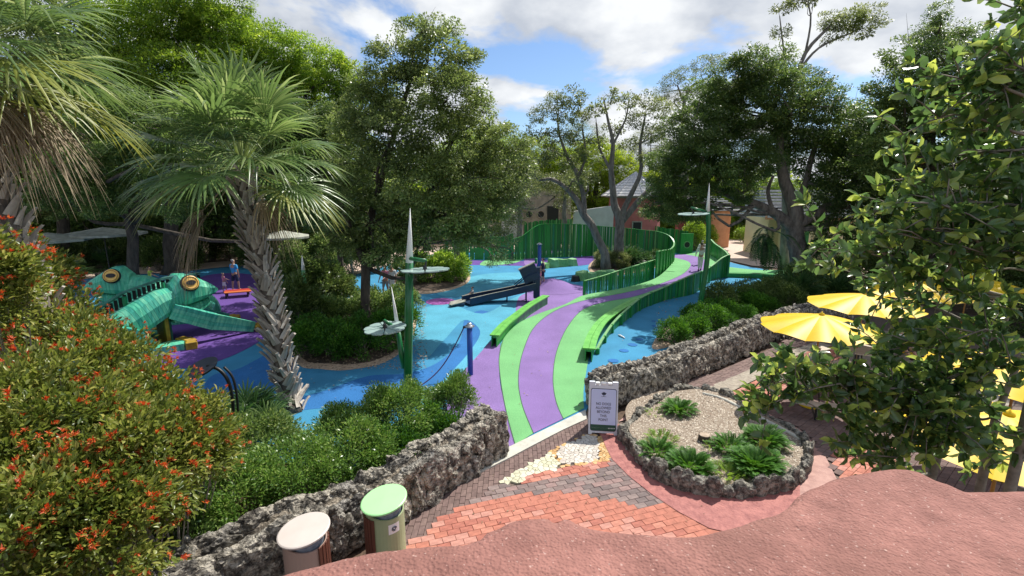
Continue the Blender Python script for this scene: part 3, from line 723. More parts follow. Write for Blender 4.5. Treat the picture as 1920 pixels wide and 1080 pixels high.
edge_px = [(-700, 1500), (100, 1180), (330, 1108), (440, 1078), (520, 1060), (600, 1043), (690, 1022), (770, 1011), (860, 1005), (900, 996), (915, 982), (935, 978), (960, 963), (990, 956), (1022, 953), (1040, 960), (1062, 952), (1085, 962), (1120, 972), (1200, 984), (1300, 990),
           (1370, 975), (1430, 958), (1470, 938), (1500, 915), (1560, 886), (1620, 874), (1660, 869), (1700, 870), (1730, 882), (1765, 893), (1790, 903), (1830, 905), (1920, 907), (2150, 905), (2600, 930)]
E = resample(cat_rom([G(x, y, ZP) for x, y in edge_px], 6), .015)
V = []; F = []; offs = [(-1.4, -.25), (-1.1, -.10), (-.8, -.03)] + [(-.7 + k * .02, .0) for k in range(30)] + [(-.10, 0), (-.08, 0), (-.06, -.001), (-.045, -.003), (-.03, -.008), (-.018, -.015), (-.008, -.026), (-.002, -.04), (.0, -.06), (.005, -.09), (.0, -.14), (-.02, -.25), (-.03, -.5), (-.02, -1.2), (0, -2.5), (0, -4.62)]
Ex = [p.x for p in E]
for i, p in enumerate(E):
    for (dy, dz) in offs:
        q = Vector((p.x, p.y + dy, ZP + dz))
        k = noise.noise(q * 2.3) * .018 + noise.noise(q * 9) * .004 + noise.noise(q * 34) * .003
        if dz > -.3: q.z += k - max(0, noise.noise(q * 7 + Vector((4, 4, 4))) - .46) * .018 * (1 if dy > -.2 else .3)
        if dz < -.02: q.y += noise.noise(q * 6) * .02
        V.append(tuple(q))
m = len(offs)
for i in range(len(E) - 1):
    for k in range(m - 1): F.append((i * m + k, (i + 1) * m + k, (i + 1) * m + k + 1, i * m + k + 1))
me = mesh_np('parapet', V, [np.array(F)], M['parapet'], True); o = inst('parapet', me); o['label'] = 'pink rough stucco parapet with a wavy edge below the viewer'; o['category'] = 'parapet'
# ================================================================== BUILT THINGS
def unit_picket(m):
    b = MB(); b.box((0, 0, .5), (1, 1, 1)); return b.mesh('picket', m)
PK = {k: unit_picket(M[k]) for k in ('greenp', 'greenp2', 'greenp3', 'bluegreenp')}
def fence(label, pts, z0=0, pw=.10, gap=.02, th=.03, mix=('greenp',) * 5 + ('greenp2',) * 3 + ('greenp3',), rag=.04, rail='greenp3', post=1.5, seed=0, skip=None, cat='fence', group=None, zb=None):
    """pts: (px, py of base, py of top). World base on plane z0; height from the same vertical"""
    rs = random.Random(seed); ctrl = []
    for x, yb, yt in pts:
        g = G(x, yb, z0); ctrl.append(Vector((g.x, g.y, zat(yt, g.y))))
    C_ = resample(cat_rom(ctrl, 10), .02); o0 = Vector((C_[0].x, C_[0].y, 0))
    # horizontal-length sampling
    root = thing('picket_fence', label, cat, o0, 0, group); acc = 0; nxt = 0; tops = []; n = 0; npost = 0
    for i in range(len(C_) - 1):
        a, q = C_[i], C_[i + 1]; dl = math.hypot(q.x - a.x, q.y - a.y)
        acc += dl
        if acc >= nxt:
            ang = math.atan2(q.y - a.y, q.x - a.x) if dl > 1e-6 else 0
            w = pw * rs.uniform(.8, 1.15)
            zb_ = (zb(a) if zb else z0 - .02); h = a.z - zb_ + rs.uniform(-rag, rag * .3)
            if skip is None or not skip(acc):
                if n < 300: inst('picket', PK[rs.choice(mix)], root, (a.x - o0.x + rs.uniform(-.006, .006), a.y - o0.y, zb_), (rs.gauss(0, .008), rs.gauss(0, .012), ang), (w, th, max(.1, h)))
            n += 1; nxt += w + gap
        if acc >= npost * post:
            ang = math.atan2(q.y - a.y, q.x - a.x) if dl > 1e-6 else 0
            inst('post', PK['greenp'], root, (a.x - o0.x - math.sin(ang) * -.07, a.y - o0.y + math.cos(ang) * .07, z0 - .02), (0, 0, ang), (.11, .10, a.z - z0 + .06)); npost += 1
    if rail:
        b = MB(); C2 = C_[::12] + [C_[-1]]
        for a, q in zip(C2, C2[1:]):
            d = (q - a); L_ = math.hypot(d.x, d.y)
            if L_ < 1e-4: continue
            s = Vector((-d.y, d.x, 0)).normalized() * .05; u = Vector((0, 0, .02)); u2 = Vector((0, 0, -.02))
            A, Q = a - o0, q - o0
            for f in ((A - s + u, Q - s + u, Q + s + u, A + s + u), (A - s + u2, A + s + u2, Q + s + u2, Q - s + u2), (A - s + u2, Q - s + u2, Q - s + u, A - s + u), (A + s + u2, A + s + u, Q + s + u, Q + s + u2)):
                b.poly(f)
        b.obj('top_rail', M[rail], root)
    print('fence', n)
    return root
# inner railing, near the mound
fence('low green picket railing in front of the purple mound, first piece along the path', [(1094, 553, 527), (1130, 548, 517), (1163, 541, 506), (1200, 532, 495), (1226, 523, 487)], 0.1, .055, .045, rag=.0, post=.95, seed=1, group=None)
fence('green picket railing piece stepping up beside the green path edge', [(1228, 521, 472), (1244, 511, 469), (1255, 502, 467), (1261, 494, 461), (1262, 486, 455)], .3, .07, .02, rag=0, post=.9, seed=2)
# right hand wall: bench skirt, then railing that turns at the far end
fence('long curved green picket wall dropping from the path to the blue floor on the right', [(1118, 664, 656), (1130, 645, 634), (1148, 622, 607), (1172, 602, 582), (1203, 580, 557), (1245, 564, 538), (1275, 557, 524), (1300, 551, 513), (1318, 538, 507), (1334, 526, 497), (1350, 522, 484), (1362, 519, 478)],
      0, .085, .008, mix=('greenp2',) * 4 + ('greenp',) * 3 + ('bluegreenp',) * 2 + ('greenp3',), rag=.02, post=1.35, seed=3)
fence('tall green picket piece closing the far turn beside the tan walk', [(1363, 518, 479), (1358, 507, 472), (1348, 498, 464), (1338, 491, 457), (1330, 486, 449)], .1, .10, .01, rag=.02, post=1.1, seed=4)
# big screen walls behind
fence('tall sweeping dark green picket screen with ragged gaps at the back of the playground', [(960, 487, 449), (978, 486, 443), (993, 485, 432), (1009, 484, 422), (1028, 483, 420), (1060, 482, 420), (1090, 481, 421), (1120, 479, 424)],
      0, .12, .006, rag=.03, rail='greenp', post=3, seed=5, mix=('greenp2',) * 4 + ('greenp',) * 4 + ('bluegreenp',) + ('greenp3',))
fence('curved green picket screen behind the palmetto, sweeping down to the railing', [(1120, 480, 424), (1160, 481, 427), (1200, 483, 431), (1228, 486, 434), (1248, 488, 440), (1259, 490, 449), (1262, 492, 458)],
      0, .11, .004, rag=.02, rail='greenp', post=3, seed=6, mix=('greenp2',) * 3 + ('greenp',) * 5 + ('bluegreenp',) + ('greenp3',))
fence('farthest ragged topped green picket screen below the pink hut', [(984, 470, 417), (1025, 468, 412), (1080, 467, 411), (1130, 467, 412), (1167, 468, 415), (1210, 470, 421), (1247, 473, 427), (1275, 476, 431), (1295, 481, 437)],
      0, .12, .015, rag=.10, rail=None, post=3.2, seed=7, mix=('greenp2',) * 4 + ('greenp',) * 4 + ('greenp3',))
fence('low pale green board edging under the oak on the left', [(838, 484, 468), (880, 486, 466), (925, 487, 462), (960, 486, 456)], 0, .42, .04, rag=.02, rail=None, post=9, seed=8, mix=('bluegreenp', 'greenp', 'greenp'))
fence('bright green handrail ramp climbing behind the oak leaves', [(850, 470, 436), (890, 471, 440), (940, 472, 444), (962, 474, 437)], 0.0, .16, .02, rag=.02, rail='greenp3', post=2.4, seed=9)
# play tunnel opening in the far screen
g = G(1286, 482, 0); tp = thing('tunnel_panel', 'green play panel with a round porthole at the end of the far screen', 'play panel', g, R(8))
b = MB(); b.box((0, 0, 1.0), (1.1, .06, 2.0), bevel=.01); b.obj('panel_board', M['greenp'], tp)
b = MB(); b.tube([(.27 * math.cos(t / 16 * 6.2832), -.05, 1.05 + .27 * math.sin(t / 16 * 6.2832)) for t in range(17)], .04, 6); b.obj('porthole_ring', M['greenp3'], tp, smooth=True)
b = MB(); b.cyl((0, 0, 0), .25, .25, .02, 20, M=Matrix.Translation((0, -.04, 1.05)) @ Matrix.Rotation(R(90), 4, 'X')); b.obj('porthole', M['black'], tp)
# curved low green edge by the far pool
b = MB(); pth = [G(x, y, 0) for x, y in [(1356, 520), (1390, 521), (1430, 522), (1470, 524), (1500, 528)]]
pth = resample(cat_rom(pth, 6), .2); c0_ = pth[0]
for s_ in (-1,):
    for a, q in zip(pth, pth[1:]):
        a, q = a - c0_, q - c0_
        b.poly([(a.x, a.y, 0), (q.x, q.y, 0), (q.x, q.y, .28), (a.x, a.y, .28)]); b.poly([(a.x, a.y, .28), (q.x, q.y, .28), (q.x, q.y + .5, .28), (a.x, a.y + .5, .28)])
        b.poly([(a.x, a.y + .5, 0), (a.x, a.y + .5, .28), (q.x, q.y + .5, .28), (q.x, q.y + .5, 0)])
o = b.obj('path_kerb', M['greenp'], None); o.location = c0_; tag(o, 'low curved green kerb bridging the far blue pool floor', 'kerb')

# ---- benches
def bench(label, px_line, width, z=.45, inner_w=.5, skirt=True, side_=1):
    ctrl = [G(x, y, z) for x, y in px_line]; L_ = resample(cat_rom(ctrl, 10), .12); o0 = Vector((L_[0].x, L_[0].y, 0))
    root = thing('curved_bench', label, 'bench', o0)
    def strip(u0, u1, z0, z1, name, m, i0=0, i1=None):
        b = MB(); r = []
        LL = L_[i0:i1]
        for i, p in enumerate(LL):
            t = (LL[min(i + 1, len(LL) - 1)] - LL[max(0, i - 1)]).normalized(); s = Vector((t.y, -t.x, 0)); q = p - o0
            r.append([b.bm.verts.new((q + s * u).xy[:] + (zz,)) for u, zz in ((u0, z0), (u1, z0), (u1, z1), (u0, z1))])
        for a, c in zip(r, r[1:]):
            for k in range(4): b.bm.faces.new((a[k], a[(k + 1) % 4], c[(k + 1) % 4], c[k]))
        b.bm.faces.new(r[0]); b.bm.faces.new(r[-1][::-1])
        o = b.obj(name, m, root); return o
    n = len(L_); h = width / 2
    cut = [0, n // 3, 2 * n // 3, n]
    for k in range(3):
        for u in ((-h, -.006), (.006, h)):
            strip(u[0], u[1], z - .05, z, 'seat_plank', M['benchgreen'], cut[k], min(n, cut[k + 1] + (1 if k < 2 else 0)) if k == 2 else cut[k + 1] + 0 + (1 if cut[k + 1] < n else 0))
    strip(-h * .55, h * .55, z - .12, z - .055, 'beam', M['greenp'])
    # support skirt of upright boards
    acc = 0
    for i in range(0, n - 1):
        t = (L_[i + 1] - L_[i]); ang = math.atan2(t.y, t.x); q = L_[i] - o0; s = Vector((math.sin(ang), -math.cos(ang), 0))
        for u in (-h * .5, h * .5):
            w = q + s * u; inst('skirt_board', PK[random.choice(('greenp', 'greenp', 'greenp2'))], root, (w.x, w.y, 0), (0, 0, ang), (.115, .03, z - .055))
    return root
bench('bright green curved plank bench left of the purple ribbon, near the blue post', [(927, 628), (946, 607), (965, 592), (990, 573), (1010, 561), (1025, 553)], .36)
bench('bright green curved two plank bench on the right edge of the path', [(1104, 653), (1112, 628), (1128, 603), (1150, 585), (1175, 570), (1198, 558.5)], .42)

# ---- light poles shaped like reeds, with lily pad discs
def lily(parent, loc, r, tilt=(0, 0), name='lily_disc'):
    o = bpy.data.objects.new(name, None)
    n = 9; b = MB()
    T = Matrix.Translation(loc) @ Matrix.Rotation(tilt[0], 4, 'X') @ Matrix.Rotation(tilt[1], 4, 'Y')
    for k in range(n):
        a0_, a1_ = (k + .03) / n * 6.2832, (k + .97) / n * 6.2832; pts = [(r * .12 * math.cos((a0_ + a1_) / 2), r * .12 * math.sin((a0_ + a1_) / 2))]
        for j in range(7):
            a = a0_ + (a1_ - a0_) * j / 6; rr = r * (1 - .10 * abs(j / 3 - 1) ** 4); pts.append((rr * math.cos(a), rr * math.sin(a)))
        va = [b.bm.verts.new(T @ Vector((x, y, .012))) for x, y in pts]; vb = [b.bm.verts.new(T @ Vector((x, y, -.012))) for x, y in pts]
        b.bm.faces.new(va); b.bm.faces.new(vb[::-1])
        for j in range(len(pts)): b.bm.faces.new((va[j], vb[j], vb[(j + 1) % len(pts)], va[(j + 1) % len(pts)]))
    d = b.obj(name, M['disc'], parent)
    b = MB(); rim = []
    for k in range(37): rim.append(T @ Vector((r * .72 * math.cos(k / 36 * 6.2832), r * .72 * math.sin(k / 36 * 6.2832), -.03)))
    b.tube(rim, .014, 6)
    for k in range(4):
        a = k * 1.5708; b.tube([T @ Vector((0, 0, -.03)), T @ Vector((r * .95 * math.cos(a), r * .95 * math.sin(a), -.03))], .012, 5)
    b.obj('disc_frame', M['dark'], d)
    b = MB(); b.cyl((0, 0, .05), .05, .04, .10, 10, M=T); b.obj('disc_hub', M['dark'], d)
    return d
def reed_pole(label, base, tip, r, cut=.76, branch=None, discs=(), group='reed shaped light poles', mid=None):
    root = thing('light_pole', label, 'light pole', base, 0, group); d = tip - base
    b = MB(); pts = [d * t for t in (0, .25, .5, cut)] if not mid else cat_rom([Vector((0, 0, 0))] + list(mid) + [d * cut + Vector((mid[-1].x - d.x * mid[-1].z / d.z, 0, 0)) * .3], 3); b.tube(pts, [r * (1 - .22 * i / (len(pts) - 1)) for i in range(len(pts))], 14); pend = pts[-1]; b.obj('pole', M['polegreen'], root, smooth=True)
    b = MB(); pts = [pend, pend.lerp(d, .5), d]; b.tube(pts, [r * .78, r * .42, r * .03], 14); b.obj('tip_cone', M['white'], root, smooth=True)
    if branch:
        s, e = branch; v = e - s
        b = MB(); b.tube([s, s + v * .18 + (d.normalized() * -.05), s + v * .45], [r * .6, r * .58, r * .5], 12); b.obj('side_pole', M['polegreen'], root, smooth=True)
        b = MB(); b.tube([s + v * .45, s + v * .75, e], [r * .5, r * .3, r * .03], 12); b.obj('side_cone', M['white'], root, smooth=True)
    for arm0, arm1, c, rr, tl in discs:
        b = MB(); b.tube([arm0, arm1], [r * .42, r * .36], 10); b.obj('arm', M['polegreen'], root, smooth=True)
        dd = lily(root, c, rr, tl)
        b = MB(); b.tube([arm1, Vector(c) + Vector((0, 0, .03))], .022, 8); b.obj('hanger', M['dark'], root)
    return root
bs = G(764, 788, 0); tp_ = P(769, 390, bs.y)
def loc_(px, py, Y, b0): return P(px, py, Y) - b0
reed_pole('near green reed light pole with white cone and two lily discs', bs, tp_, .115, .76,
          (loc_(757, 690, bs.y, bs), loc_(734, 538, bs.y + .1, bs)),
          [(loc_(764, 484, bs.y, bs), loc_(799, 489, bs.y - .3, bs), loc_(797, 506, bs.y - .3, bs), .55, (R(-3), R(-2))),
           (loc_(747, 618, bs.y, bs), loc_(720, 601, bs.y - .3, bs), loc_(722, 615, bs.y - .35, bs), .48, (R(3), R(-3)))])
bs = G(1308, 600, 0); tp_ = P(1330, 343, bs.y)
reed_pole('leaning green reed light pole with one lily disc in dark shrubs', bs, tp_, .115, .80, None, mid=[P(1318, 540, bs.y) - bs, P(1326, 485, bs.y) - bs, P(1328.5, 430, bs.y) - bs], discs=
          [(loc_(1326, 397, bs.y, bs), loc_(1296, 389, bs.y - .4, bs), loc_(1300, 401, bs.y - .4, bs), .62, (R(2), R(-3)))])
bs = G(578, 615, 0); reed_pole('shaded green reed light pole between the sabal trunk and the dark oak trunk', bs, P(566, 478, bs.y), .10, .8)
bs = G(838, 489, 0); reed_pole('far green reed light pole beside the pale green boards', bs, P(834, 372, bs.y), .13, .8)
# dark curved lamp with disc by the firebush
bs = G(430, 850, 0); rt = thing('curved_lamp', 'dark curved stem lamp with an overlapping disc beside the orange flowered bush', 'lamp', bs)
Yl = bs.y
b = MB(); b.tube(cat_rom([Vector((0, 0, 0)), loc_(437, 770, Yl, bs), loc_(430, 720, Yl, bs), loc_(412, 694, Yl, bs), loc_(388, 686, Yl, bs)], 6), .035, 8); b.obj('stem', M['black'], rt, smooth=True)
b = MB(); b.tube(cat_rom([Vector((.05, .1, 0)), loc_(446, 770, Yl, bs), loc_(438, 712, Yl, bs), loc_(420, 688, Yl, bs)], 6), .025, 8); b.obj('stem', M['black'], rt, smooth=True)
T = Matrix.Translation(loc_(378, 690, Yl, bs)) @ Matrix.Rotation(R(20), 4, 'X') @ Matrix.Rotation(R(-12), 4, 'Y')
b = MB(); b.cyl((0, 0, 0), .30, .33, .05, 28, M=T); b.obj('disc_shade', M['dark'], rt)

# ---- blue post with rope
bs = G(882, 703, 0); rt = thing('rope_post', 'bright blue post with a steel cap and a rope on the purple wedge', 'post', bs)
b = MB(); b.tube([(0, 0, 0), (0, 0, 1.52)], .085, 18); b.obj('post_shaft', M['bluepost'], rt, smooth=True)
b = MB(); b.lathe([(.10, 1.52), (.15, 1.545), (.155, 1.565), (.09, 1.59), (.075, 1.63), (.05, 1.66), (.01, 1.67)], 20); b.obj('cap', M['steel'], rt, smooth=True)
b = MB(); b.box((-.14, 0, 1.53), (.12, .04, .07), bevel=.01); b.obj('rope_clamp', M['dark'], rt)
e_ = G(790, 722, .05) - bs; s_ = Vector((-.18, 0, 1.5)); b = MB(); rp_ = []
for k in range(15):
    t = k / 14; q = s_.lerp(e_, t); q.z -= .28 * math.sin(math.pi * t); rp_.append(q)
q0 = rp_[-1]; rp_ += [q0 + (G(770, 735, .03) - bs - q0) * k / 3 for k in (1, 2, 3)]
b.tube(rp_, .018, 6); b.obj('rope', M['rope'], rt, smooth=True)
bs = G(1011, 520, .3); rt = thing('rope_post', 'distant blue post with a pale cap behind the dark water slide', 'post', bs)
b = MB(); b.tube([(0, 0, -.3), (0, 0, 2.0)], .11, 14); b.obj('post_shaft', M['bluepost'], rt, smooth=True)
b = MB(); b.lathe([(.13, 2.0), (.18, 2.03), (.17, 2.06), (.06, 2.12), (.01, 2.14)], 16); b.obj('cap', M['steel'], rt, smooth=True)

# ---- purple mound, slide
mc = G(1035, 541, 0)
V = []; F = []
for k in range(9):
    for j in range(36):
        a = j / 36 * 6.2832; rr = k / 8; V.append((1.95 * rr * math.cos(a), 1.7 * rr * math.sin(a), .55 * (math.cos(rr * math.pi) * .5 + .5) + .02))
for k in range(8):
    for j in range(36): F.append((k * 36 + j, (k + 1) * 36 + j, (k + 1) * 36 + (j + 1) % 36, k * 36 + (j + 1) % 36))
o = inst('climbing_mound', mesh_np('climbing_mound', V, [np.array(F)], M['purple'], True), None, mc); tag(o, 'low purple rubber mound at the top of the dark slide', 'mound')
sl = G(872, 562, 0); rt = thing('water_slide', 'long dark navy trough slide running from the purple mound to a grey landing board', 'slide', sl)
path = [G(874, 564, .22) - sl, G(905, 557, .28) - sl, G(940, 550, .42) - sl, G(972, 543, .60) - sl, G(1008, 534, .85) - sl]
path = resample(cat_rom(path, 6), .25)
def ushape(u0, u1, z0, z1, name, m):
    b = MB(); r = []
    for i, p in enumerate(path):
        t = (path[min(i + 1, len(path) - 1)] - path[max(0, i - 1)]).normalized(); s = Vector((t.y, -t.x, 0)).normalized()
        r.append([b.bm.verts.new(p + s * u + Vector((0, 0, z))) for u, z in ((u0, z0), (u1, z0), (u1, z1), (u0, z1))])
    for a, c in zip(r, r[1:]):
        for k in range(4): b.bm.faces.new((a[k], a[(k + 1) % 4], c[(k + 1) % 4], c[k]))
    b.bm.faces.new(r[0]); b.bm.faces.new(r[-1][::-1]); b.obj(name, m, rt)
ushape(-.33, .33, -.14, -.10, 'trough_bed', M['navy']); ushape(-.38, -.33, -.16, .17, 'trough_side', M['navy']); ushape(.33, .38, -.16, .17, 'trough_side', M['navy'])
ushape(-.39, -.32, .172, .19, 'side_cap', M['greyboard']); ushape(.32, .39, .172, .19, 'side_cap', M['greyboard'])
b = MB()
for t in (.3, .6, .9):
    p = path[int(t * (len(path) - 1))]
    for u in (-.3, .3): b.box((p.x, p.y + u, (p.z - .14) / 2), (.07, .07, p.z - .14))
b.obj('support', M['navy'], rt)
ldir = math.atan2(path[0].y - path[2].y, path[0].x - path[2].x)
for k in range(3):
    b = MB(); b.box((0, 0, 0), (.85, .24, .05), bevel=.008); b.obj('landing_board', M['greyboard'], rt, loc=(path[0].x - .42, path[0].y + .02 + (k - 1) * .25, .16), rot=(0, R(4), ldir))
b = MB(); b.box((path[0].x - .42, path[0].y, .07), (.7, .6, .13)); b.obj('landing_base', M['navy'], rt)
e = path[-1]
b = MB(); b.box((0, 0, .75), (.32, .34, 1.6), bevel=.02); b.obj('gate_tower', M['navy'], rt, loc=(e.x + .05, e.y, e.z - .6))
b = MB(); b.box((0, 0, 0), (.85, .12, .80), bevel=.02, M=Matrix.Rotation(R(-25), 4, 'Y')); b.obj('tilted_board', M['navy'], rt, loc=(e.x - .30, e.y - .15, e.z + .62))
b = MB(); b.box((0, 0, 0), (.90, .34, .05), bevel=.01, M=Matrix.Rotation(R(-25), 4, 'Y')); b.obj('board_lid', M['greyboard'], rt, loc=(e.x - .48, e.y - .15, e.z + 1.02))
b = MB()
for u in (-.3, .3): b.tube([(e.x - 1.1, e.y + u, e.z - .02), (e.x - .4, e.y + u, e.z + .55), (e.x + .1, e.y + u, e.z + .7)], .025, 6)
b.obj('handrail', M['navy'], rt)
b = MB(); b.tube([(e.x, e.y - .2, e.z + 1.15), (e.x, e.y - .2, e.z + 1.42)], .07, 10); b.obj('hand_pump', M['bluegreenp'], rt, smooth=True)

# ---- green climbing forms behind the mound (low stepped leaves)
def climber(label, px, py, sc, rz, seed, m='steptop'):
    rs = random.Random(seed); c = G(px, py, 0); rt = thing('climbing_form', label, 'climber', c, rz, 'green climbing forms on the blue floor')
    for k in range(4):
        x = (k - 1.5) * .62; b = MB(); n = 7; h = rs.uniform(.28, .5)
        p0 = [(x + .45 * rs.uniform(.8, 1.15) * math.cos(j / n * 6.28), .34 * rs.uniform(.8, 1.2) * math.sin(j / n * 6.28)) for j in range(n)]
        lo = [b.bm.verts.new((q[0], q[1], 0)) for q in p0]; hi = [b.bm.verts.new((x + (q[0] - x) * .8, q[1] * .75, h + rs.uniform(-.06, .06))) for q in p0]
        for j in range(n): b.bm.faces.new((lo[j], lo[(j + 1) % n], hi[(j + 1) % n], hi[j]))
        b.bm.faces.new(hi); b.obj('faceted_step', M[m if k % 2 else 'greenp3'], rt)
    b = MB(); b.cyl((-1.35, -.25, .16), .28, .2, .3, 9); b.obj('dark_foot', M['black'], rt)
    rt.scale = (sc,) * 3; return rt
climber('pale green faceted climbing form beyond the slide tower', 1046, 500, 1.25, R(28), 1)
climber('flat pale green climbing form half hidden behind the low railing', 1118, 524, 1.1, R(12), 2)
# dark canopy / round hollow below screen
# ---- red low platform
c = G(446, 556, 0); rt = thing('low_platform', 'low red and orange plank platform on the purple floor behind the sabal trunk', 'platform', c, R(25))
for k in range(5):
    b = MB(); b.box((0, 0, 0), (1.25, .15, .06), bevel=.01); b.obj('plank', M['red'] if k > 1 else M['orange'], rt, loc=(random.uniform(-.08, .08), (k - 2) * .17, .30))
b = MB()
for x in (-.5, .5):
    for y in (-.3, .3): b.box((x, y, .135), (.08, .08, .27))
b.obj('legs', M['dark'], rt)

# ---- frogs
def slabpart(name, secs, m, parent, gap=.006, planks=None):
    """secs: list of (centre, halfwidth, halfheight, axis tilt) along x; builds one child mesh 'plank' per slice"""
    n = planks or len(secs) * 4; res = []
    def interp(t):
        f = t * (len(secs) - 1); i = min(len(secs) - 2, int(f)); u = f - i
        a, b_ = secs[i], secs[i + 1]; return [a[j] + (b_[j] - a[j]) * u for j in range(6)]
    for k in range(n):
        b = MB(); rings = []
        for t in ((k + .03) / n, (k + .97) / n):
            x, y, zb, zt, hw, lean = interp(t); h = (zt - zb); r = []
            for u, v in ((-.85, 0), (.85, 0), (1, .18), (1, .62), (.78, .88), (.40, 1), (-.40, 1), (-.78, .88), (-1, .62), (-1, .18)):
                r.append(b.bm.verts.new((x + lean * v * h, y + hw * u, zb + h * v)))
            rings.append(r)
        for j in range(10): b.bm.faces.new((rings[0][j], rings[0][(j + 1) % 10], rings[1][(j + 1) % 10], rings[1][j]))
        b.bm.faces.new(rings[0][::-1]); b.bm.faces.new(rings[1])
        b.obj(name, random.choice(FROG), parent)
def frog(label, loc, rz, s, seed=1):
    random.seed(seed)
    root = thing('frog_climber', label, 'frog sculpture', loc, rz, 'green frog climbing sculptures')
    slabpart('body_plank', [(-2.0, 0, .0, .55, .50, -.2), (-1.2, 0, .28, 1.05, .70, -.3), (-.2, 0, .75, 1.62, .78, -.35), (.55, 0, 1.15, 2.02, .74, -.3), (.95, 0, 1.35, 2.12, .68, -.1)], None, root, planks=30)
    slabpart('head_plank', [(.75, 0, 1.30, 2.20, .66, 0), (1.05, 0, 1.40, 2.52, .70, 0), (1.45, 0, 1.48, 2.48, .68, 0), (1.85, 0, 1.56, 2.22, .60, 0), (2.2, 0, 1.64, 1.98, .42, 0), (2.4, 0, 1.70, 1.80, .20, 0)], None, root, planks=16)
    slabpart('jaw_plank', [(.7, 0, .78, 1.42, .50, 0), (1.1, 0, .80, 1.42, .56, 0), (1.6, 0, .98, 1.46, .50, 0), (2.02, 0, 1.20, 1.50, .30, 0)], None, root, planks=9)
    for sg in (-1, 1):
        # eye
        T = Matrix.Translation((1.28, sg * .665, 2.22)) @ Matrix.Rotation(R(-90 * sg) + R(18 * sg), 4, 'X')
        b = MB(); b.lathe([(.31, -.03), (.31, .03), (.28, .06), (.01, .065)], 26); e_ = b.obj('eye', M['black'], root); e_.matrix_local = T
        b = MB(); b.lathe([(.265, .06), (.265, .10), (.23, .12), (.01, .125)], 26); b.obj('iris', M['eyey'], e_, smooth=False)
        b = MB(); n = 20; b.prism([(.16 * math.cos(k / n * 6.28), .09 * math.sin(k / n * 6.28)) for k in range(n)], .12, .15); b.obj('pupil', M['black'], e_)
        b = MB(); pts = [(.22 * math.cos(k / 20 * 6.28), .22 * math.sin(k / 20 * 6.28), .125) for k in range(21)]; b.tube(pts, .014, 5, False); b.obj('iris_ring', M['polebrown'], e_)
        # arm
        A0, A1, A2 = Vector((.62, sg * .72, 1.30)), Vector((1.75, sg * 1.05, .72)), Vector((3.1, sg * 1.12, .22))
        for (p, q, w0, w1) in ((A0, A1, .27, .30), (A1, A2, .30, .20)):
            d = (q - p); L_ = d.length; rot = d.to_track_quat('X', 'Z').to_matrix().to_4x4()
            for k in range(4):
                b = MB(); v = (k - 1.5) / 2
                a_ = [(-.05, v * w0 - w0 * .24), (-.05, v * w0 + w0 * .24), (L_ + .05, v * w1 + w1 * .24), (L_ + .05, v * w1 - w1 * .24)]
                vs = []
                for hh in (-.5, .5):
                    vs.append([b.bm.verts.new((x, (-.16 if hh < 0 else .16) * (1 if x < 1 else w1 / w0), y)) for x, y in a_])
                b.bm.faces.new(vs[0]); b.bm.faces.new(vs[1][::-1])
                for j in range(4): b.bm.faces.new((vs[0][j], vs[0][(j + 1) % 4], vs[1][(j + 1) % 4], vs[1][j]))
                o = b.obj('arm_plank', random.choice(FROG), root); o.matrix_local = Matrix.Translation(p) @ rot
        for k in range(3):
            b = MB(); b.box((0, 0, .13), (.42, .17, .26), bevel=.02); o = b.obj('toe', M['yellowtoe'], root, loc=(3.35 + .10 * (k == 1), sg * 1.12 + (k - 1) * .2, 0), rot=(0, 0, (k - 1) * .25))
        # haunch
        n = 14
        for k in range(n):
            a0_, a1_ = math.pi * k / n, math.pi * (k + 1) / n; b = MB()
            pts = [(-1.15 + 1.08 * math.cos(a1_) * .995, 0), (-1.15 + 1.08 * math.cos(a1_) * .995, 1.12 * math.sin(a1_)), (-1.15 + 1.08 * math.cos(a0_) * .998, 1.12 * math.sin(a0_)), (-1.15 + 1.08 * math.cos(a0_) * .998, 0)]
            vs = [[b.bm.verts.new((x, sg * y, z)) for x, z in pts] for y in (.66, 1.10)]
            b.bm.faces.new(vs[0]); b.bm.faces.new(vs[1][::-1])
            for j in range(4):
                try: b.bm.faces.new((vs[0][j], vs[0][(j + 1) % 4], vs[1][(j + 1) % 4], vs[1][j]))
                except ValueError: pass
            bmesh.ops.remove_doubles(b.bm, verts=b.bm.verts[:], dist=1e-4); b.obj('haunch_plank', random.choice(FROG), root)
        b = MB(); b.prism([(-.4, sg * .75), (-.3, sg * 1.25), (.55, sg * 1.45), (.75, sg * 1.0), (.5, sg * .7)], .0, .24); b.obj('foot', FROG[1], root)
        for k in range(4):
            b = MB(); b.box((0, 0, .14), (.34, .24, .28), bevel=.02); b.obj('toe', M['yellowtoe'], root, loc=(.75 + .10 * (k in (1, 2)), sg * (.72 + k * .27), 0), rot=(0, 0, sg * (k - 1.5) * .16))
    b = MB(); b.box((.45, 0, .55), (.12, .9, 1.1)); b.box((-.15, 0, .35), (.12, .9, .7)); b.obj('inner_support', M['yellowtoe'], root)
    root.scale = (s,) * 3
    return root
frog('big green slatted frog with its amber eye and arm stretched towards the sabal trunk', (-13.15, 16.7, 0), R(54), 1.0, 3)
frog('second green slatted frog facing left behind the dark ramp', (-15.3, 20.2, 0), R(205), .98, 5)
random.seed(11)
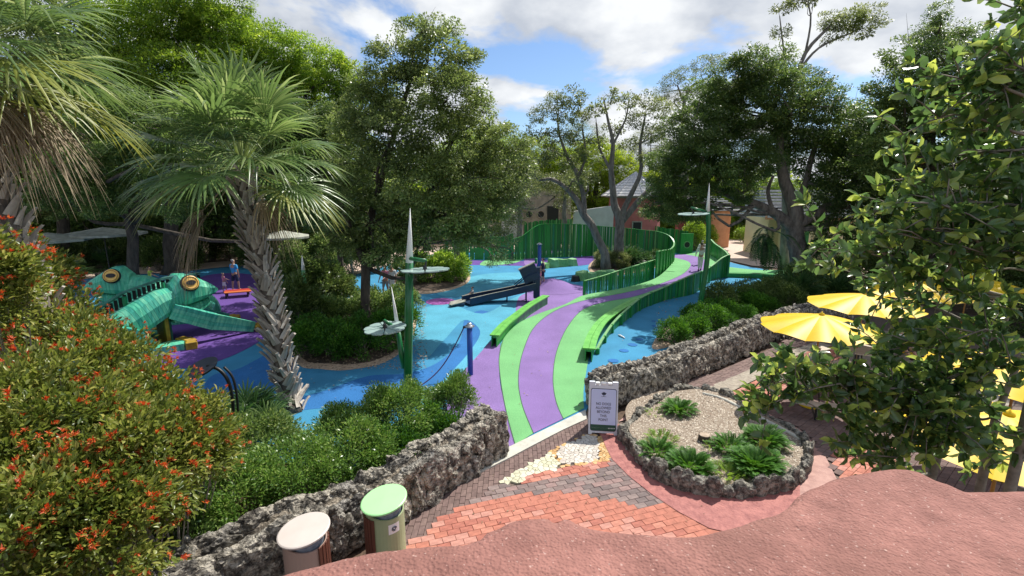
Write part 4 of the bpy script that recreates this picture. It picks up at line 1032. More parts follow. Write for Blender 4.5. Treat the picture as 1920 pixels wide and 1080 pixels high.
# dark ramp between the frogs
r0 = G(165, 600, 0); rt = thing('dark_ramp', 'dark slatted ramp with a grey green sloping rail between the two frogs', 'ramp', r0)
A = [P(163, 592, 15.6) - r0, P(232, 548, 16.4) - r0, P(305, 522, 17.2) - r0, P(372, 513, 18.2) - r0]
for i, (a, q) in enumerate(zip(A, A[1:])):
    b = MB(); s = Vector((.0, .12, 0)); u = Vector((0, 0, .04))
    for f in ((a - s + u, q - s + u, q + s + u, a + s + u), (a - s - u, a + s - u, q + s - u, q - s - u), (a - s - u, q - s - u, q - s + u, a - s + u), (a + s - u, a + s + u, q + s + u, q + s - u)): b.poly(f)
    b.obj('rail', mat('ramp_rail%d' % i, (.08, .22, .19), .5, (.04, .13, .11), 5), rt)
    n = int((q - a).length / .14)
    for k in range(n):
        p = a.lerp(q, (k + .5) / n); p2 = p + Vector((0, .07, 0))
        b = MB(); b.box((p.x, p.y + .1, p.z - .45), (.11, .03, .78)); b.obj('dark_slat', M['black'], rt)
    b = MB(); b.box((a.x, a.y - .02, a.z / 2 - .1), (.1, .1, abs(a.z) - .1 if a.z > .3 else .3)); b.obj('post', M['bluegreenp'] if i else M['dark'], rt)
b = MB(); q = [a.copy() for a in A]
b.poly([q[0] + Vector((0, .2, -.85)), q[1] + Vector((0, .2, -.85)), q[1] + Vector((0, 1.7, -.85)), q[0] + Vector((0, 1.7, -.85))]); b.poly([q[1] + Vector((0, .2, -.85)), q[3] + Vector((0, .2, -.85)), q[3] + Vector((0, 1.7, -.85)), q[1] + Vector((0, 1.7, -.85))]); b.obj('ramp_deck', M['dark'], rt)

# ---- A-frame sign
sg_ = G(1130, 815, .034); sgx = thing('sandwich_board', 'white folding sandwich board reading NO DOGS ALLOWED BEYOND THIS POINT by the planter', 'sign', sg_, R(-7))
Wd, Hh = .66, 1.06
sgx.scale = (1, 1, 1.16)
def board(front):
    T = Matrix.Rotation(R(-13 if front else 13), 4, 'X')
    if not front: T = Matrix.Translation((0, .50, 0)) @ T
    p = bpy.data.objects.new('x', None)
    b = MB()
    # outline with tooth top and feet
    pts = [(-.33, .0), (-.26, .0), (-.24, .035), (.24, .035), (.26, 0), (.33, 0), (.33, 1.06), (.20, 1.06), (.20, .985), (.10, .985), (.10, 1.06) if front else (.10, .985), (-.08, 1.06) if front else (-.08, .985), (-.08, .985), (-.20, .985), (-.20, 1.06), (-.33, 1.06)]
    pts = [p_ for i, p_ in enumerate(pts) if i == 0 or p_ != pts[i - 1]]
    b.prism(pts, -.02, .02); bmesh.ops.transform(b.bm, matrix=T @ Matrix.Rotation(R(90), 4, 'X'), verts=b.bm.verts[:])
    o = b.obj('front_board' if front else 'back_board', M['whitepl'], sgx); return o, T
fb, T = board(True); board(False)
def onface(name, pts, d0, d1, m, par=fb):
    b = MB(); b.prism(pts, d0, d1); bmesh.ops.transform(b.bm, matrix=T @ Matrix.Rotation(R(90), 4, 'X'), verts=b.bm.verts[:]); return b.obj(name, m, par)
def rrect(x0, y0, x1, y1, r, n=6):
    o = []
    for cx, cy, a in ((x1 - r, y0 + r, -90), (x1 - r, y1 - r, 0), (x0 + r, y1 - r, 90), (x0 + r, y0 + r, 180)):
        for k in range(n + 1):
            t = R(a + 90 * k / n); o.append((cx + r * math.cos(t), cy + r * math.sin(t)))
    return o
onface('poster_border', rrect(-.295, .075, .295, .93, .05), .018, .024, M['ink'])
onface('poster', rrect(-.283, .087, .283, .918, .042), .020, .027, M['posterw'])
onface('poster_footer', rrect(-.283, .087, .283, .195, .042), .022, .0295, M['signgreen'])
onface('poster_footer', [(-.283, .14), (.283, .14), (.283, .205), (-.283, .205)], .022, .0292, M['signgreen'])
def text(txt, x, y, size, m, par, T_, d=.0305, name='lettering', bold=.0):
    c = bpy.data.curves.new('lettering', 'FONT'); c.body = txt; c.size = size; c.align_x = 'CENTER'; c.extrude = .0012; c.offset = bold
    t = bpy.data.objects.new('t', c); COL.objects.link(t); dg = bpy.context.evaluated_depsgraph_get()
    me = bpy.data.meshes.new_from_object(t.evaluated_get(dg)); bpy.data.objects.remove(t)
    me.transform(T_ @ Matrix.Rotation(R(90), 4, 'X') @ Matrix.Translation((x, y, d))); me.materials.clear(); me.materials.append(m)
    o = inst(name, me, par); return o
for i, wd in enumerate(['NO DOGS', 'ALLOWED', 'BEYOND', 'THIS', 'POINT']):
    text(wd, 0, .60 - i * .080, .074, M['ink'], fb, T, bold=.0)
text('· · · · · · · · · · · · · · · ·', -.09, .125, .045, M['signwhite'], fb, T)
for i in range(5):
    cx = .125 + i * .033; onface('icon', [(cx + .012 * math.cos(k / 10 * 6.28), .14 + .012 * math.sin(k / 10 * 6.28)) for k in range(10)], .029, .031, M['signwhite'])
# little tree emblem
tr = []
for k in range(16):
    a = k / 16 * 6.28; r_ = .045 * (1 + .22 * math.sin(a * 5)); tr.append((.005 + r_ * 1.15 * math.cos(a), .83 + r_ * .62 * math.sin(a)))
onface('tree_emblem', tr, .026, .030, M['ink']); onface('tree_emblem', [(-.006, .775), (.012, .775), (.008, .82), (-.002, .82)], .026, .030, M['ink'])
onface('tree_emblem', [(-.055, .768), (.06, .768), (.06, .773), (-.055, .773)], .026, .030, M['ink'])
for x in (-.14, .0, .14):
    b = MB(); b.box((x, .245, 1.0), (.10, .09, .05), bevel=.012); b.obj('hinge', M['white'], sgx)

# ---- bins
def bin_(label, loc, rz, top, sidem, tilt, sc=1, sticker=True):
    rt = thing('round_bin', label, 'bin', loc, rz); r = .29
    b = MB(); n = 36
    def topz(a): return .93 + .0 * a
    prof = []
    # shell cut by a slanted plane
    def ring(rr, base): return [b.bm.verts.new((rr * math.cos(k / n * 6.2832), rr * math.sin(k / n * 6.2832), base if base is not None else .90 + .07 * math.cos(k / n * 6.2832 - tilt[2]))) for k in range(n)]
    r0_, r1_ = ring(r, .02), ring(r, None); r2_, r3_ = ring(r - .02, None), ring(r - .02, .1)
    for A_, B_ in ((r0_, r1_), (r1_, r2_), (r2_, r3_)):
        for k in range(n): b.bm.faces.new((A_[k], A_[(k + 1) % n], B_[(k + 1) % n], B_[k]))
    b.bm.faces.new(r3_)
    b.obj('bin_body', sidem, rt, smooth=False)
    for k in range(6):   # wood slats on one side
        a = tilt[3] + k * .20; b = MB(); b.box((0, 0, .44), (.022, .052, .82), bevel=.004); b.obj('wood_slat', M['wood'], rt, loc=(math.cos(a) * (r + .012), math.sin(a) * (r + .012), 0), rot=(0, 0, a))
    b = MB(); b.lathe([(.335, -.02), (.345, -.008), (.345, .012), (.33, .02), (.01, .03)], 40); b.obj('lid', top, rt, smooth=False, loc=(0, 0, 1.0), rot=(tilt[0], tilt[1], 0))
    b = MB(); b.lathe([(.24, .50), (.245, .86), (.24, .93), (.2, .92), (.01, .88)], 24)
    for v in b.bm.verts: v.co += Vector((noise.noise(v.co * 14), noise.noise(v.co * 14 + Vector((5, 0, 0))), 0)) * .02
    b.obj('bin_liner', M['bag'], rt, smooth=True)
    for a in (0, 2.1, 4.2):
        b = MB(); b.box((.2 * math.cos(a), .2 * math.sin(a), .90), (.03, .03, .16)); b.obj('lid_bracket', M['dark'], rt)
    if sticker:
        b = MB(); a0_ = tilt[4]; pts = []; w = .30
        vs = []
        for z in (.60, .76):
            vs.append([b.bm.verts.new(((r + .003) * math.cos(a0_ + w * (k / 5 - .5) * 2), (r + .003) * math.sin(a0_ + w * (k / 5 - .5) * 2), z)) for k in range(6)])
        for k in range(5): b.bm.faces.new((vs[0][k], vs[0][k + 1], vs[1][k + 1], vs[1][k]))
        st = b.obj('sticker', M['white'], rt)
        Tq = Matrix.Rotation(a0_, 4, 'Z') @ Matrix.Translation((r + .0065, 0, .68)) @ Matrix.Rotation(R(90), 4, 'Z') @ Matrix.Rotation(R(90), 4, 'X')
        b = MB()
        for rr_, m0, m1 in ((.036, 0, 5.2), (.020, 2.5, 8.2)):
            pp = [Vector((rr_ * math.cos(m0 + (m1 - m0) * k / 16), rr_ * math.sin(m0 + (m1 - m0) * k / 16), 0)) for k in range(17)]
            b.tube(pp, .0055, 5)
        bmesh.ops.transform(b.bm, matrix=Tq, verts=b.bm.verts[:]); b.obj('swirl_mark', M['ink'], st)
    return rt
gb = G(720, 937, 1.0); bin_('round litter bin with a light green slanted lid and brown wood slats', (gb.x, gb.y, 0), 0, M['bingreen'], M['binside'], (R(4), R(-7), 2.6, 3.35, -.85))
tb = G(570, 994, 1.0); bin_('round litter bin with a beige slanted lid next to the coral wall', (tb.x, tb.y, 0), 0, M['bintan'], M['bintanside'], (R(3), R(-5), 2.8, -.5, 0), sticker=False)

# ---- yellow umbrellas and tables
def umbrella(label, apex, r=1.32, rz=0, base=True, zr=.40, tilt=(0, 0)):
    rt = thing('patio_umbrella', label, 'umbrella', (apex.x, apex.y, 0), rz, 'yellow panelled patio umbrellas'); H = apex.z; n = 10
    b = MB(); b.tube([(0, 0, .02), (0, 0, H - .02)], .024, 10); b.obj('pole', M['polebrown'], rt, smooth=True)
    can = MB() 
    for k in range(n):
        b = MB(); a0_, a1_ = k / n * 6.2832, (k + 1) / n * 6.2832; J = 8; I = 7; vs = []
        for i in range(I + 1):
            t = i / I; row = []
            for j in range(J + 1):
                u = j / J; a = a0_ + (a1_ - a0_) * u; sag = math.sin(u * math.pi)
                rr = r * t * (1 + .07 * sag * t); z = H - zr * (t ** 1.35) + .075 * sag * t * t ** .5
                row.append(b.bm.verts.new((rr * math.cos(a), rr * math.sin(a), z)) if i else None)
            vs.append(row)
        ap = b.bm.verts.new((0, 0, H))
        for j in range(J): b.bm.faces.new((ap, vs[1][j], vs[1][j + 1]))
        for i in range(1, I):
            for j in range(J): b.bm.faces.new((vs[i][j], vs[i + 1][j], vs[i + 1][j + 1], vs[i][j + 1]))
        b.obj('canopy_panel', M['yellow'], rt, smooth=True)
        b = MB(); b.tube([(0, 0, H - .03), (r * .5 * math.cos(a0_), r * .5 * math.sin(a0_), H - zr * .5 ** 1.35 - .03), (r * math.cos(a0_), r * math.sin(a0_), H - zr - .02)], .010, 5); b.obj('rib', M['yellow'], rt)
    b = MB(); b.lathe([(.07, -.01), (.06, .03), (.02, .05), (.005, .09)], 14, (0, 0, H)); b.obj('finial', M['yellow'], rt, smooth=True)
    if base:
        b = MB(); b.lathe([(.26, .035), (.26, .06), (.10, .09), (.05, .14), (.04, .2)], 24); b.obj('base_plate', M['yellow'], rt, smooth=True)
    return rt
def table(label, c, rz):
    rt = thing('picnic_table', label, 'table', c, rz, 'tan tables with curved benches'); 
    for sg in (0, 1):
        b = MB(); n = 20; pts = [(.62 * math.cos(math.pi * (sg + k / n)), .62 * math.sin(math.pi * (sg + k / n)) + (.004 if sg == 0 else -.004)) for k in range(n + 1)]
        b.prism(pts, .715, .75); b.obj('tabletop_half', M['tabletan'], rt)
    for q in range(4):
        a = q * 1.5708 + .785; b = MB(); n = 10
        pts = [(1.15 * math.cos(a - .55 + 1.1 * k / n), 1.15 * math.sin(a - .55 + 1.1 * k / n)) for k in range(n + 1)] + [(.82 * math.cos(a + .55 - 1.1 * k / n), .82 * math.sin(a + .55 - 1.1 * k / n)) for k in range(n + 1)]
        b.prism(pts, .42, .455); b.obj('curved_seat', M['tabletan'], rt)
        b = MB(); ca, sa = math.cos(a), math.sin(a)
        b.tube([(.12 * ca, .12 * sa, .70), (.2 * ca, .2 * sa, .12), (.95 * ca, .95 * sa, .07)], .025, 6); b.tube([(.98 * ca, .98 * sa, .415), (.98 * ca, .98 * sa, .04)], .025, 6); b.obj('leg_frame', M['dark'], rt)
    return rt
ap = P(1541, 590, 11.75)
umbrella('nearest open yellow umbrella over the tan picnic table', Vector((ap.x, 11.75, 2.5)), 1.30, R(9))
table('tan round picnic table under the nearest yellow umbrella', Vector((ap.x + .0, 11.75, .034)), R(20))
for px, Y, lb, zz in ((1624, 14.2, 'second yellow umbrella back from the planter', 2.5), (1722, 15.9, 'third yellow umbrella back, half behind the big leaves', 2.5), (1815, 17.3, 'farthest yellow umbrella glinting through the big leaves', 2.5)):
    a_ = P(px, 540, Y); umbrella(lb, Vector((a_.x, Y, zz)), 1.42, R(px % 30))
    if px < 1800: table({1624: 'tan picnic table under the second yellow umbrella', 1722: 'tan picnic table under the third yellow umbrella'}[px], Vector((a_.x, Y, .034)), R(px % 60))
umbrella('big yellow umbrella low on the right, below the parapet edge', Vector((7.1, 6.35, 2.45)), 1.45, R(5))
umbrella('yellow umbrella at the right picture edge behind the leafy twigs', Vector((9.6, 8.6, 2.45)), 1.4, R(15))
# grey umbrellas far left
def shade(label, px, py, Y, r):
    a_ = P(px, py, Y); rt = thing('shade_umbrella', label, 'umbrella', (a_.x, Y, 0), 0, 'grey canvas umbrellas in the shade'); n = 8; H = a_.z
    for k in range(n):
        b = MB(); p = [(0, 0, H)] + [(r * math.cos((k + j) / n * 6.2832), r * math.sin((k + j) / n * 6.2832), H - .35) for j in (0, 1)]; b.poly(p)
        q_ = b.poly([p[1], p[2], (p[2][0], p[2][1], H - .47), (p[1][0], p[1][1], H - .47)]); b.obj('canopy_panel', M['fabricgrey'], rt)
    b = MB(); b.tube([(0, 0, 0), (0, 0, H - .02)], .03, 8); b.obj('pole', M['dark'], rt)
shade('grey canvas umbrella in shade, left of the dark tree gap', 88, 436, 26, 1.9)
shade('pale canvas umbrella in shade above the second frog', 192, 426, 28, 2.1)
shade('small canvas umbrella glimpsed between the palm fronds', 530, 432, 30, 1.6)

# ---- buildings far behind
def box_part(name, c, sz, m, par, rz=0, bevel=0, M_=None):
    b = MB(); b.box((0, 0, 0), sz, bevel=bevel, M=M_); return b.obj(name, m, par, loc=c, rot=(0, 0, rz))
Yh = 46; c = P(1188, 400, Yh); hut = thing('pink_hut', 'round pink stucco hut with a conical grey shingle roof behind the green screens', 'hut', (c.x, Yh, 0))
zE, zA = zat(366, Yh), zat(323, Yh); rw = 2.35; re = 3.15
n = 16; b = MB(); b.lathe([(rw * 1.08, 0), (rw, zE)], 16); b.obj('wall', M['pinkwall'], hut)
for k in range(n):           # roof made of tapering courses per facet
    a0_, a1_ = k / n * 6.2832, (k + 1) / n * 6.2832; b = MB(); C_ = 9
    for j in range(C_):
        t0, t1 = j / C_, (j + 1) / C_; zz = lambda t: zA - (zA - zE + .1) * t
        r0_, r1_ = max(.02, re * t0), re * t1
        p = [(r0_ * math.cos(a0_), r0_ * math.sin(a0_), zz(t0) + .0), (r1_ * math.cos(a0_), r1_ * math.sin(a0_), zz(t1) + .05), (r1_ * math.cos(a1_), r1_ * math.sin(a1_), zz(t1) + .05), (r0_ * math.cos(a1_), r0_ * math.sin(a1_), zz(t0))]
        b.poly(p); b.poly([p[1], (p[1][0], p[1][1], p[1][2] - .05), (p[2][0], p[2][1], p[2][2] - .05), p[2]])
    rf = b.obj('roof_facet', M['shingle'], hut)
    b = MB(); b.tube([(0, 0, zA + .03), (re * math.cos(a0_), re * math.sin(a0_), zE - .05)], .045, 5); b.obj('roof_ridge', M['slate'], hut)
b = MB(); b.lathe([(rw, zE - .25), (re, zE - .1), (re, zE - .02), (rw, zE)], 16); b.obj('eave', M['stonebld'], hut)
win = box_part('window', (-.25, -rw * 1.03, 2.2), (.9, .12, 1.2), M['greyboard'], hut); box_part('pane', (0, -.05, 0), (.7, .06, 1.0), M['black'], win)
# block building with round windows
Yb = 52; c = P(1010, 400, Yb); bl = thing('block_building', 'weathered beige block building with two round windows above the screens', 'building', (c.x, Yb, 0))
def bb(x0, x1, y0, y1): a = P(x0, y0, Yb); q = P(x1, y1, Yb); return a.x - c.x, q.x - c.x, q.z, a.z
x0, x1, z0, z1 = bb(978, 1050, 357, 450); box_part('wall', ((x0 + x1) / 2, 1.5, (z1) / 2), (x1 - x0, 3, z1), M['stonebld'], bl)
x0, x1, z0, z1 = bb(1048, 1070, 372, 450); box_part('wall', ((x0 + x1) / 2, 1.8, z1 / 2), (x1 - x0, 3, z1), M['stonebld'], bl)
x0, x1, z0, z1 = bb(940, 980, 372, 450); box_part('white_wing', ((x0 + x1) / 2, 1.7, z1 / 2), (x1 - x0, 3, z1), M['whitewall'], bl)
x0, x1, z0, z1 = bb(945, 986, 390, 393); box_part('ledge', ((x0 + x1) / 2, -.2, z1), (x1 - x0, 1.0, .18), M['whitewall'], bl)
for px in (992, 1014):
    q = P(px, 402, Yb); w = thing('tmp', 'x', 'x'); bpy.data.objects.remove(w)
    b = MB(); b.tube([(.40 * math.cos(t / 20 * 6.2832), 0, .40 * math.sin(t / 20 * 6.2832)) for t in range(21)], .07, 6); w = b.obj('round_window', M['stonebld'], bl, smooth=True, loc=(q.x - c.x, -.03, q.z))
    b = MB(); b.cyl((0, 0, 0), .38, .38, .04, 20, M=Matrix.Rotation(R(90), 4, 'X')); b.obj('pane', M['black'], w)
x0, x1, z0, z1 = bb(1026, 1046, 392, 450)
box_part('dark_opening', ((x0 + x1) / 2, -.03, z1 / 2 + .3), (x1 - x0, .1, z1), M['black'], bl)
for k in range(6):
    for j in range(5):
        pass
Yw = 44; a = P(1075, 396, Yw); q = P(1150, 385, Yw)
b = MB(); b.prism([(0, 0), (q.x - a.x, 0), (q.x - a.x, q.z), (0, a.z)], 0, .3); bmesh.ops.transform(b.bm, matrix=Matrix.Rotation(R(90), 4, 'X'), verts=b.bm.verts[:])
o = b.obj('garden_wall', M['whitewall'], None); o.location = (a.x, Yw, 0); tag(o, 'plain pale wall with a sloping top between the block building and pink hut', 'wall')
# orange hut
Yo = 47; c = P(1360, 420, Yo); oh = thing('orange_hut', 'orange stucco kiosk with a flat grey tiled roof and a dark doorway', 'kiosk', (c.x, Yo, 0))
def ob(x, y, Y=Yo): return P(x, y, Y) - Vector((c.x, Yo, 0))
z1 = ob(1360, 396).z
def block(name, x0, x1, ztop, m, dep=3, y=0):
    a = ob(x0, 400).x; q = ob(x1, 400).x; return box_part(name, ((a + q) / 2, y + dep / 2, ztop / 2), (q - a, dep, ztop), m, oh)
block('wall', 1335, 1365, z1, M['orangewall']); block('side_wall', 1367, 1374, z1, M['orangewall'], 2.6, .3); block('back_wall', 1290, 1336, z1, M['pinkwall'], 1, 2.4)
block('dark_doorway', 1300, 1334, z1 * .86, M['black'], .3, 1.6)
a = ob(1288, 398); q = ob(1388, 398)
b = MB(); zr_ = z1
for j in range(7):
    y0_, y1_ = -.7 + j * .62, -.7 + (j + 1) * .62; za, zb_ = zr_ + .02 + j * .20, zr_ + .02 + (j + 1) * .20
    b.box(((a.x + q.x) / 2, (y0_ + y1_) / 2, (za + zb_) / 2), (q.x - a.x - j * .25, .66, .10), M=None)
b.obj('tiled_roof', M['slate'], oh)
# cream building on the right
Yc = 37; c = P(1500, 440, Yc); cb_ = thing('cream_building', 'cream stucco building with a stepped slate roof behind the big oak trunk', 'building', (c.x, Yc, 0))
def cbx(px): return P(px, 430, Yc).x - c.x
zt = zat(408, Yc)
def cblock(name, x0, x1, ztop, m, y=0, dep=4):
    a, q = cbx(x0), cbx(x1); return box_part(name, ((a + q) / 2, y + dep / 2, ztop / 2), (q - a, dep, ztop), m, cb_)
o = cblock('wall', 1436, 1484, zt, M['creamwall'], 3.5); o.location.x = P(1462, 430, Yc + 3.5).x - c.x; cblock('wall', 1508, 1640, zt - .2, M['creamwall'])
a, q = cbx(1474), cbx(1512); b = MB(); nn = 12; w = q - a; pts = [(a, 0), (a, zt * .8)] + [(a + w / 2 - w / 2 * math.cos(math.pi * k / nn) * .6, zt * .45 + w * .3 * math.sin(math.pi * k / nn)) for k in range(0)] + [(q, zt * .8), (q, 0)]
b.prism(pts, -.5, -.2); bmesh.ops.transform(b.bm, matrix=Matrix.Rotation(R(90), 4, 'X'), verts=b.bm.verts[:]); b.obj('white_entrance', M['whitewall'], cb_)
box_part('green_column', (cbx(1511), -.2, zt * .48), (.22, .22, zt * .96), M['greenp2'], cb_)
for j in range(9):
    t = j / 9; a, q = cbx(1432 + 26 * t), cbx(1650 - 30 * t); zz = zt + .08 + j * .24
    box_part('roof_course', ((a + q) / 2, 2.0 + j * .12, zz), (q - a, 5.0 - j * .5, .14), M['slate'], cb_)
o = cblock('fascia', 1430, 1652, .25, M['orangewall'], -.35, .2); o.location.z = zt + .0
# white far building + low stone wall and dark posts
Yk = 58; a, q = P(1385, 430, Yk), P(1440, 430, Yk); wb = thing('white_building', 'plain pale grey building glimpsed between orange kiosk and cream building', 'building', ((a.x + q.x) / 2, Yk, 0))
box_part('wall', (0, 1, 2.9), (q.x - a.x, 2, 5.8), M['whitewall'], wb); box_part('flat_roof', (0, 1, 5.9), (q.x - a.x + .6, 2.6, .2), M['slate'], wb)
lw = [G(x, y, 0) for x, y in [(1372, 441), (1395, 442), (1412, 447), (1430, 452), (1450, 458)]]; lw = resample(cat_rom(lw, 5), .45); rt = thing('low_stone_wall', 'low curved rubble wall edging the tan walk by the orange kiosk', 'wall', lw[0])
for p in lw: inst('stone', random.choice(ROCKG), rt, p - lw[0] + Vector((0, 0, .25)), (random.random(), random.random(), random.random() * 6), (.6, .5, .6))
for p in lw: inst('stone', random.choice(ROCKG), rt, p - lw[0] + Vector((.15, 0, .55)), (random.random(), random.random(), random.random() * 6), (.5, .5, .35))
for px in (1378, 1398, 1414): 
    p = G(px, 440, 0); b = MB(); b.tube([(0, 0, 0), (0, 0, 1.7)], .05, 6); o = b.obj('fence_post', M['dark'], None); o.location = p; tag(o, {1378: 'thin dark fence post nearest the orange kiosk', 1398: 'thin dark fence post behind the low rubble wall', 1414: 'thin dark fence post beside the small light green palm'}[px], 'post')
# stump in planter
c = G(1320, 826, .17); rt = thing('tree_stump', 'pale sawn tree stump among the cycads in the planter', 'stump', c)
b = MB(); b.lathe([(.14, -.02), (.125, .06), (.12, .13), (.115, .14)], 14); b.obj('stump_bark', M['bark2'], rt, smooth=False)
b = MB(); b.lathe([(.112, .14), (.105, .147), (.01, .147)], 14); b.obj('cut_face', M['stump'], rt)
# small pale stick on the blue floor
a = G(1159, 628, .03); b = MB(); b.tube([(0, 0, 0), (.06, -.12, .012), (.14, -.30, .0), (.17, -.42, -.005)], [.02, .038, .032, .012], 7); o = b.obj('pale_stick', M['white'], None, smooth=True); o.location = a; tag(o, 'small pale stick lying on the blue floor beyond the right bench', 'stick')
# ================================================================== VEGETATION
LEAFT = {   # leaf templates in (along, across, up): verts, faces
 'rhomb': ([(0, 0, 0), (.5, .5, .06), (1, 0, -.05), (.5, -.5, .06)], [(0, 1, 2, 3)], None),
 'fold': ([(0, 0, 0), (.30, 0, -.03), (.68, 0, -.03), (1, 0, -.12), (.34, .42, .10), (.70, .38, .08), (.34, -.42, .10), (.70, -.38, .08)],
          [(1, 4, 5, 2), (1, 2, 7, 6)], [(0, 4, 1), (0, 1, 6), (2, 5, 3), (2, 3, 7)]),
 'lance': ([(0, 0, 0), (.45, .5, .05), (1, 0, -.22), (.45, -.5, .05)], [(0, 1, 2, 3)], None),
}
def norm(a): return a / np.maximum(np.linalg.norm(a, axis=1, keepdims=True), 1e-9)
def leaves_np(P_, D, Lh, Wd, kind, g, upb=.6):
    """numpy leaf cloud: P_ base points, D directions"""
    n = len(P_); D = norm(D)
    up = g.normal(size=(n, 3)) * .55 + np.array([0, 0, upb]); side_ = norm(np.cross(up, D)); nn = norm(np.cross(D, side_))
    tv, q, t = LEAFT[kind]; tv = np.array(tv)
    Ls = Lh * g.uniform(.65, 1.25, (n, 1, 1)); Ws = Wd * g.uniform(.7, 1.2, (n, 1, 1))
    V = P_[:, None, :] + D[:, None, :] * tv[None, :, 0:1] * Ls + side_[:, None, :] * tv[None, :, 1:2] * Ws + nn[:, None, :] * tv[None, :, 2:3] * Ls
    k = len(tv); base = (np.arange(n) * k)[:, None, None]; F = [(np.array(q)[None] + base).reshape(-1, 4)]
    if t: F.append((np.array(t)[None] + base).reshape(-1, 3))
    return V.reshape(-1, 3), F, [len(q), len(t) if t else 0]
def leaf_mesh(name, P_, D, Lh, Wd, kind, m, g, upb=.6, rnd=None):
    V, F, c = leaves_np(P_, D, Lh, Wd, kind, g, upb); n = len(P_)
    if rnd is None: rnd = g.random(n)
    at = np.concatenate([np.repeat(rnd, c[0])] + ([np.repeat(rnd, c[1])] if c[1] else []))
    return mesh_np(name, V, F, m, kind == 'fold', at)
def sph(g, n): return norm(g.normal(size=(n, 3)))
CL = {}
def clump_mesh(kind, R_, var, m, Lh, Wd, dens, hollow=.5, tw=True, zs=.78, leafk='rhomb'):
    key = (kind, R_, var)
    if key in CL: return CL[key]
    g = np.random.default_rng(sum(map(ord, kind)) + int(R_ * 10) + var * 77)
    ns = int(22 * R_ ** 2 + 10); c = sph(g, ns) * (R_ * g.uniform(hollow, 1.0, (ns, 1)) ** .6) * np.array([1, 1, zs])
    r = g.uniform(.20, .42, ns) * (R_ ** .35)
    n = int(dens * R_ ** 2 * 1000); idx = g.integers(0, ns, n)
    off = sph(g, n) * (r[idx][:, None]) * (g.random((n, 1)) ** .45) * np.array([1.15, 1.15, .6])
    P_ = c[idx] + off
    D = norm(off) * .8 + norm(c[idx]) * .5 + g.normal(size=(n, 3)) * .5 + np.array([0, 0, -.1])
    rnd = np.clip(g.normal(.42, .2, n) + (g.random(ns) - .5)[idx] * .5, 0, 1)
    me = leaf_mesh('leaf_clump', P_, D, Lh, Wd, leafk, m, g, 1.15, rnd)
    CL[key] = me; return me
def qz(r): return min((.6, 1.0, 1.5, 2.2, 3.2), key=lambda q: abs(q - r))
SPEC = {'oak': ('oak', .12, .065, 2.7), 'oakd': ('oakd', .12, .065, 2.8), 'olive': ('olive', .12, .06, 1.2), 'bright': ('bright', .17, .085, 1.6), 'lime': ('lime', .19, .1, 1.3), 'sparse': ('olive', .17, .085, .95), 'far': ('bright', .26, .15, .8), 'fard': ('oakd', .26, .15, .9), 'faro': ('oak', .22, .12, 1.1)}
def limb_path(a, b, seed, sag=.12):
    rs = random.Random(seed); d = b - a; L_ = d.length; pts = [a]
    o1 = Vector((rs.gauss(0, 1), rs.gauss(0, 1), rs.gauss(0, .6))) * L_ * sag; o2 = Vector((rs.gauss(0, 1), rs.gauss(0, 1), abs(rs.gauss(0, .6)))) * L_ * sag
    return cat_rom([a, a + d * .33 + o1 + Vector((0, 0, -.05 * L_)), a + d * .68 + o2, b], 3)
def tree(label, trunks, clumps, kind='oak', bark='bark', group=None, limbs=True, cat='tree', seed=0, rmul=1.0):
    """trunks: list of [(px,py,Y,r)...]; clumps: (px,py,Y,r[,kind])"""
    rs = random.Random(seed); T_ = [[(P(x, y, Y), r) for x, y, Y, r in t] for t in trunks]
    o0 = Vector((T_[0][0][0].x, T_[0][0][0].y, 0)); root = thing('tree', label, cat, o0, 0, group)
    b = MB()
    for t in T_:
        pp = cat_rom([p for p, r in t], 4); n = len(pp); rr = []
        for i in range(n):
            f = i / (n - 1) * (len(t) - 1); k = min(len(t) - 2, int(f)); u = f - k; rr.append(t[k][1] + (t[k + 1][1] - t[k][1]) * u)
        q = [p - o0 + Vector((noise.noise(p * .9), noise.noise(p * .9 + Vector((9, 0, 0))), 0)) * rr[i] * .5 for i, p in enumerate(pp)]
        if t is T_[0]: rr[0] *= 1.35; q[0].z = min(q[0].z, .02)
        b.tube(q, rr, 9)
    tp = [(p, r) for t in T_ for p, r in t[1:]]
    cl = [(P(x[0], x[1], x[2]), x[3], x[4] if len(x) > 4 else kind) for x in clumps]
    if limbs:
        for i, (c, r, k) in enumerate(cl):
            cand = [(p, q) for p, q in tp if p.z < c.z + .3] or tp
            p, q = min(cand, key=lambda e: (e[0] - c).length + max(0, (e[0].z - c.z)) * 2)
            pts = limb_path(p - o0, c - o0, seed * 50 + i); r0 = min(q * .55, .05 + .05 * r * 1.2); n = len(pts)
            b.tube(pts, [r0 * (1 - .75 * j / (n - 1)) for j in range(n)], 6)
            for j in range(4):      # twigs into the clump
                e = c - o0 + Vector((rs.gauss(0, .6), rs.gauss(0, .6), rs.gauss(.1, .5))) * r
                m_ = pts[-3].lerp(e, .5) + Vector((rs.gauss(0, .1), rs.gauss(0, .1), .05)) * r
                b.tube([pts[-3], m_, e], [r0 * .35, r0 * .22, r0 * .06], 4)
    me = b.mesh('trunk', M[bark], True); 
    inst('trunk', me, root)
    for i, (c, r, k) in enumerate(cl):
        s = SPEC[k]; Q = qz(r); me = clump_mesh(k, Q, rs.randrange(3), L[s[0]], s[1], s[2], s[3] * rmul, .35 if Q < 2 else .45)
        f = r / Q; lo_ = inst('leaf_clump', me, root, c - o0, (rs.gauss(0, .15), rs.gauss(0, .15), rs.random() * 6.28), (f * rs.uniform(.9, 1.1), f * rs.uniform(.9, 1.1), f))
        if Q <= 1.0: lo_['kind'] = 'stuff'
    return root
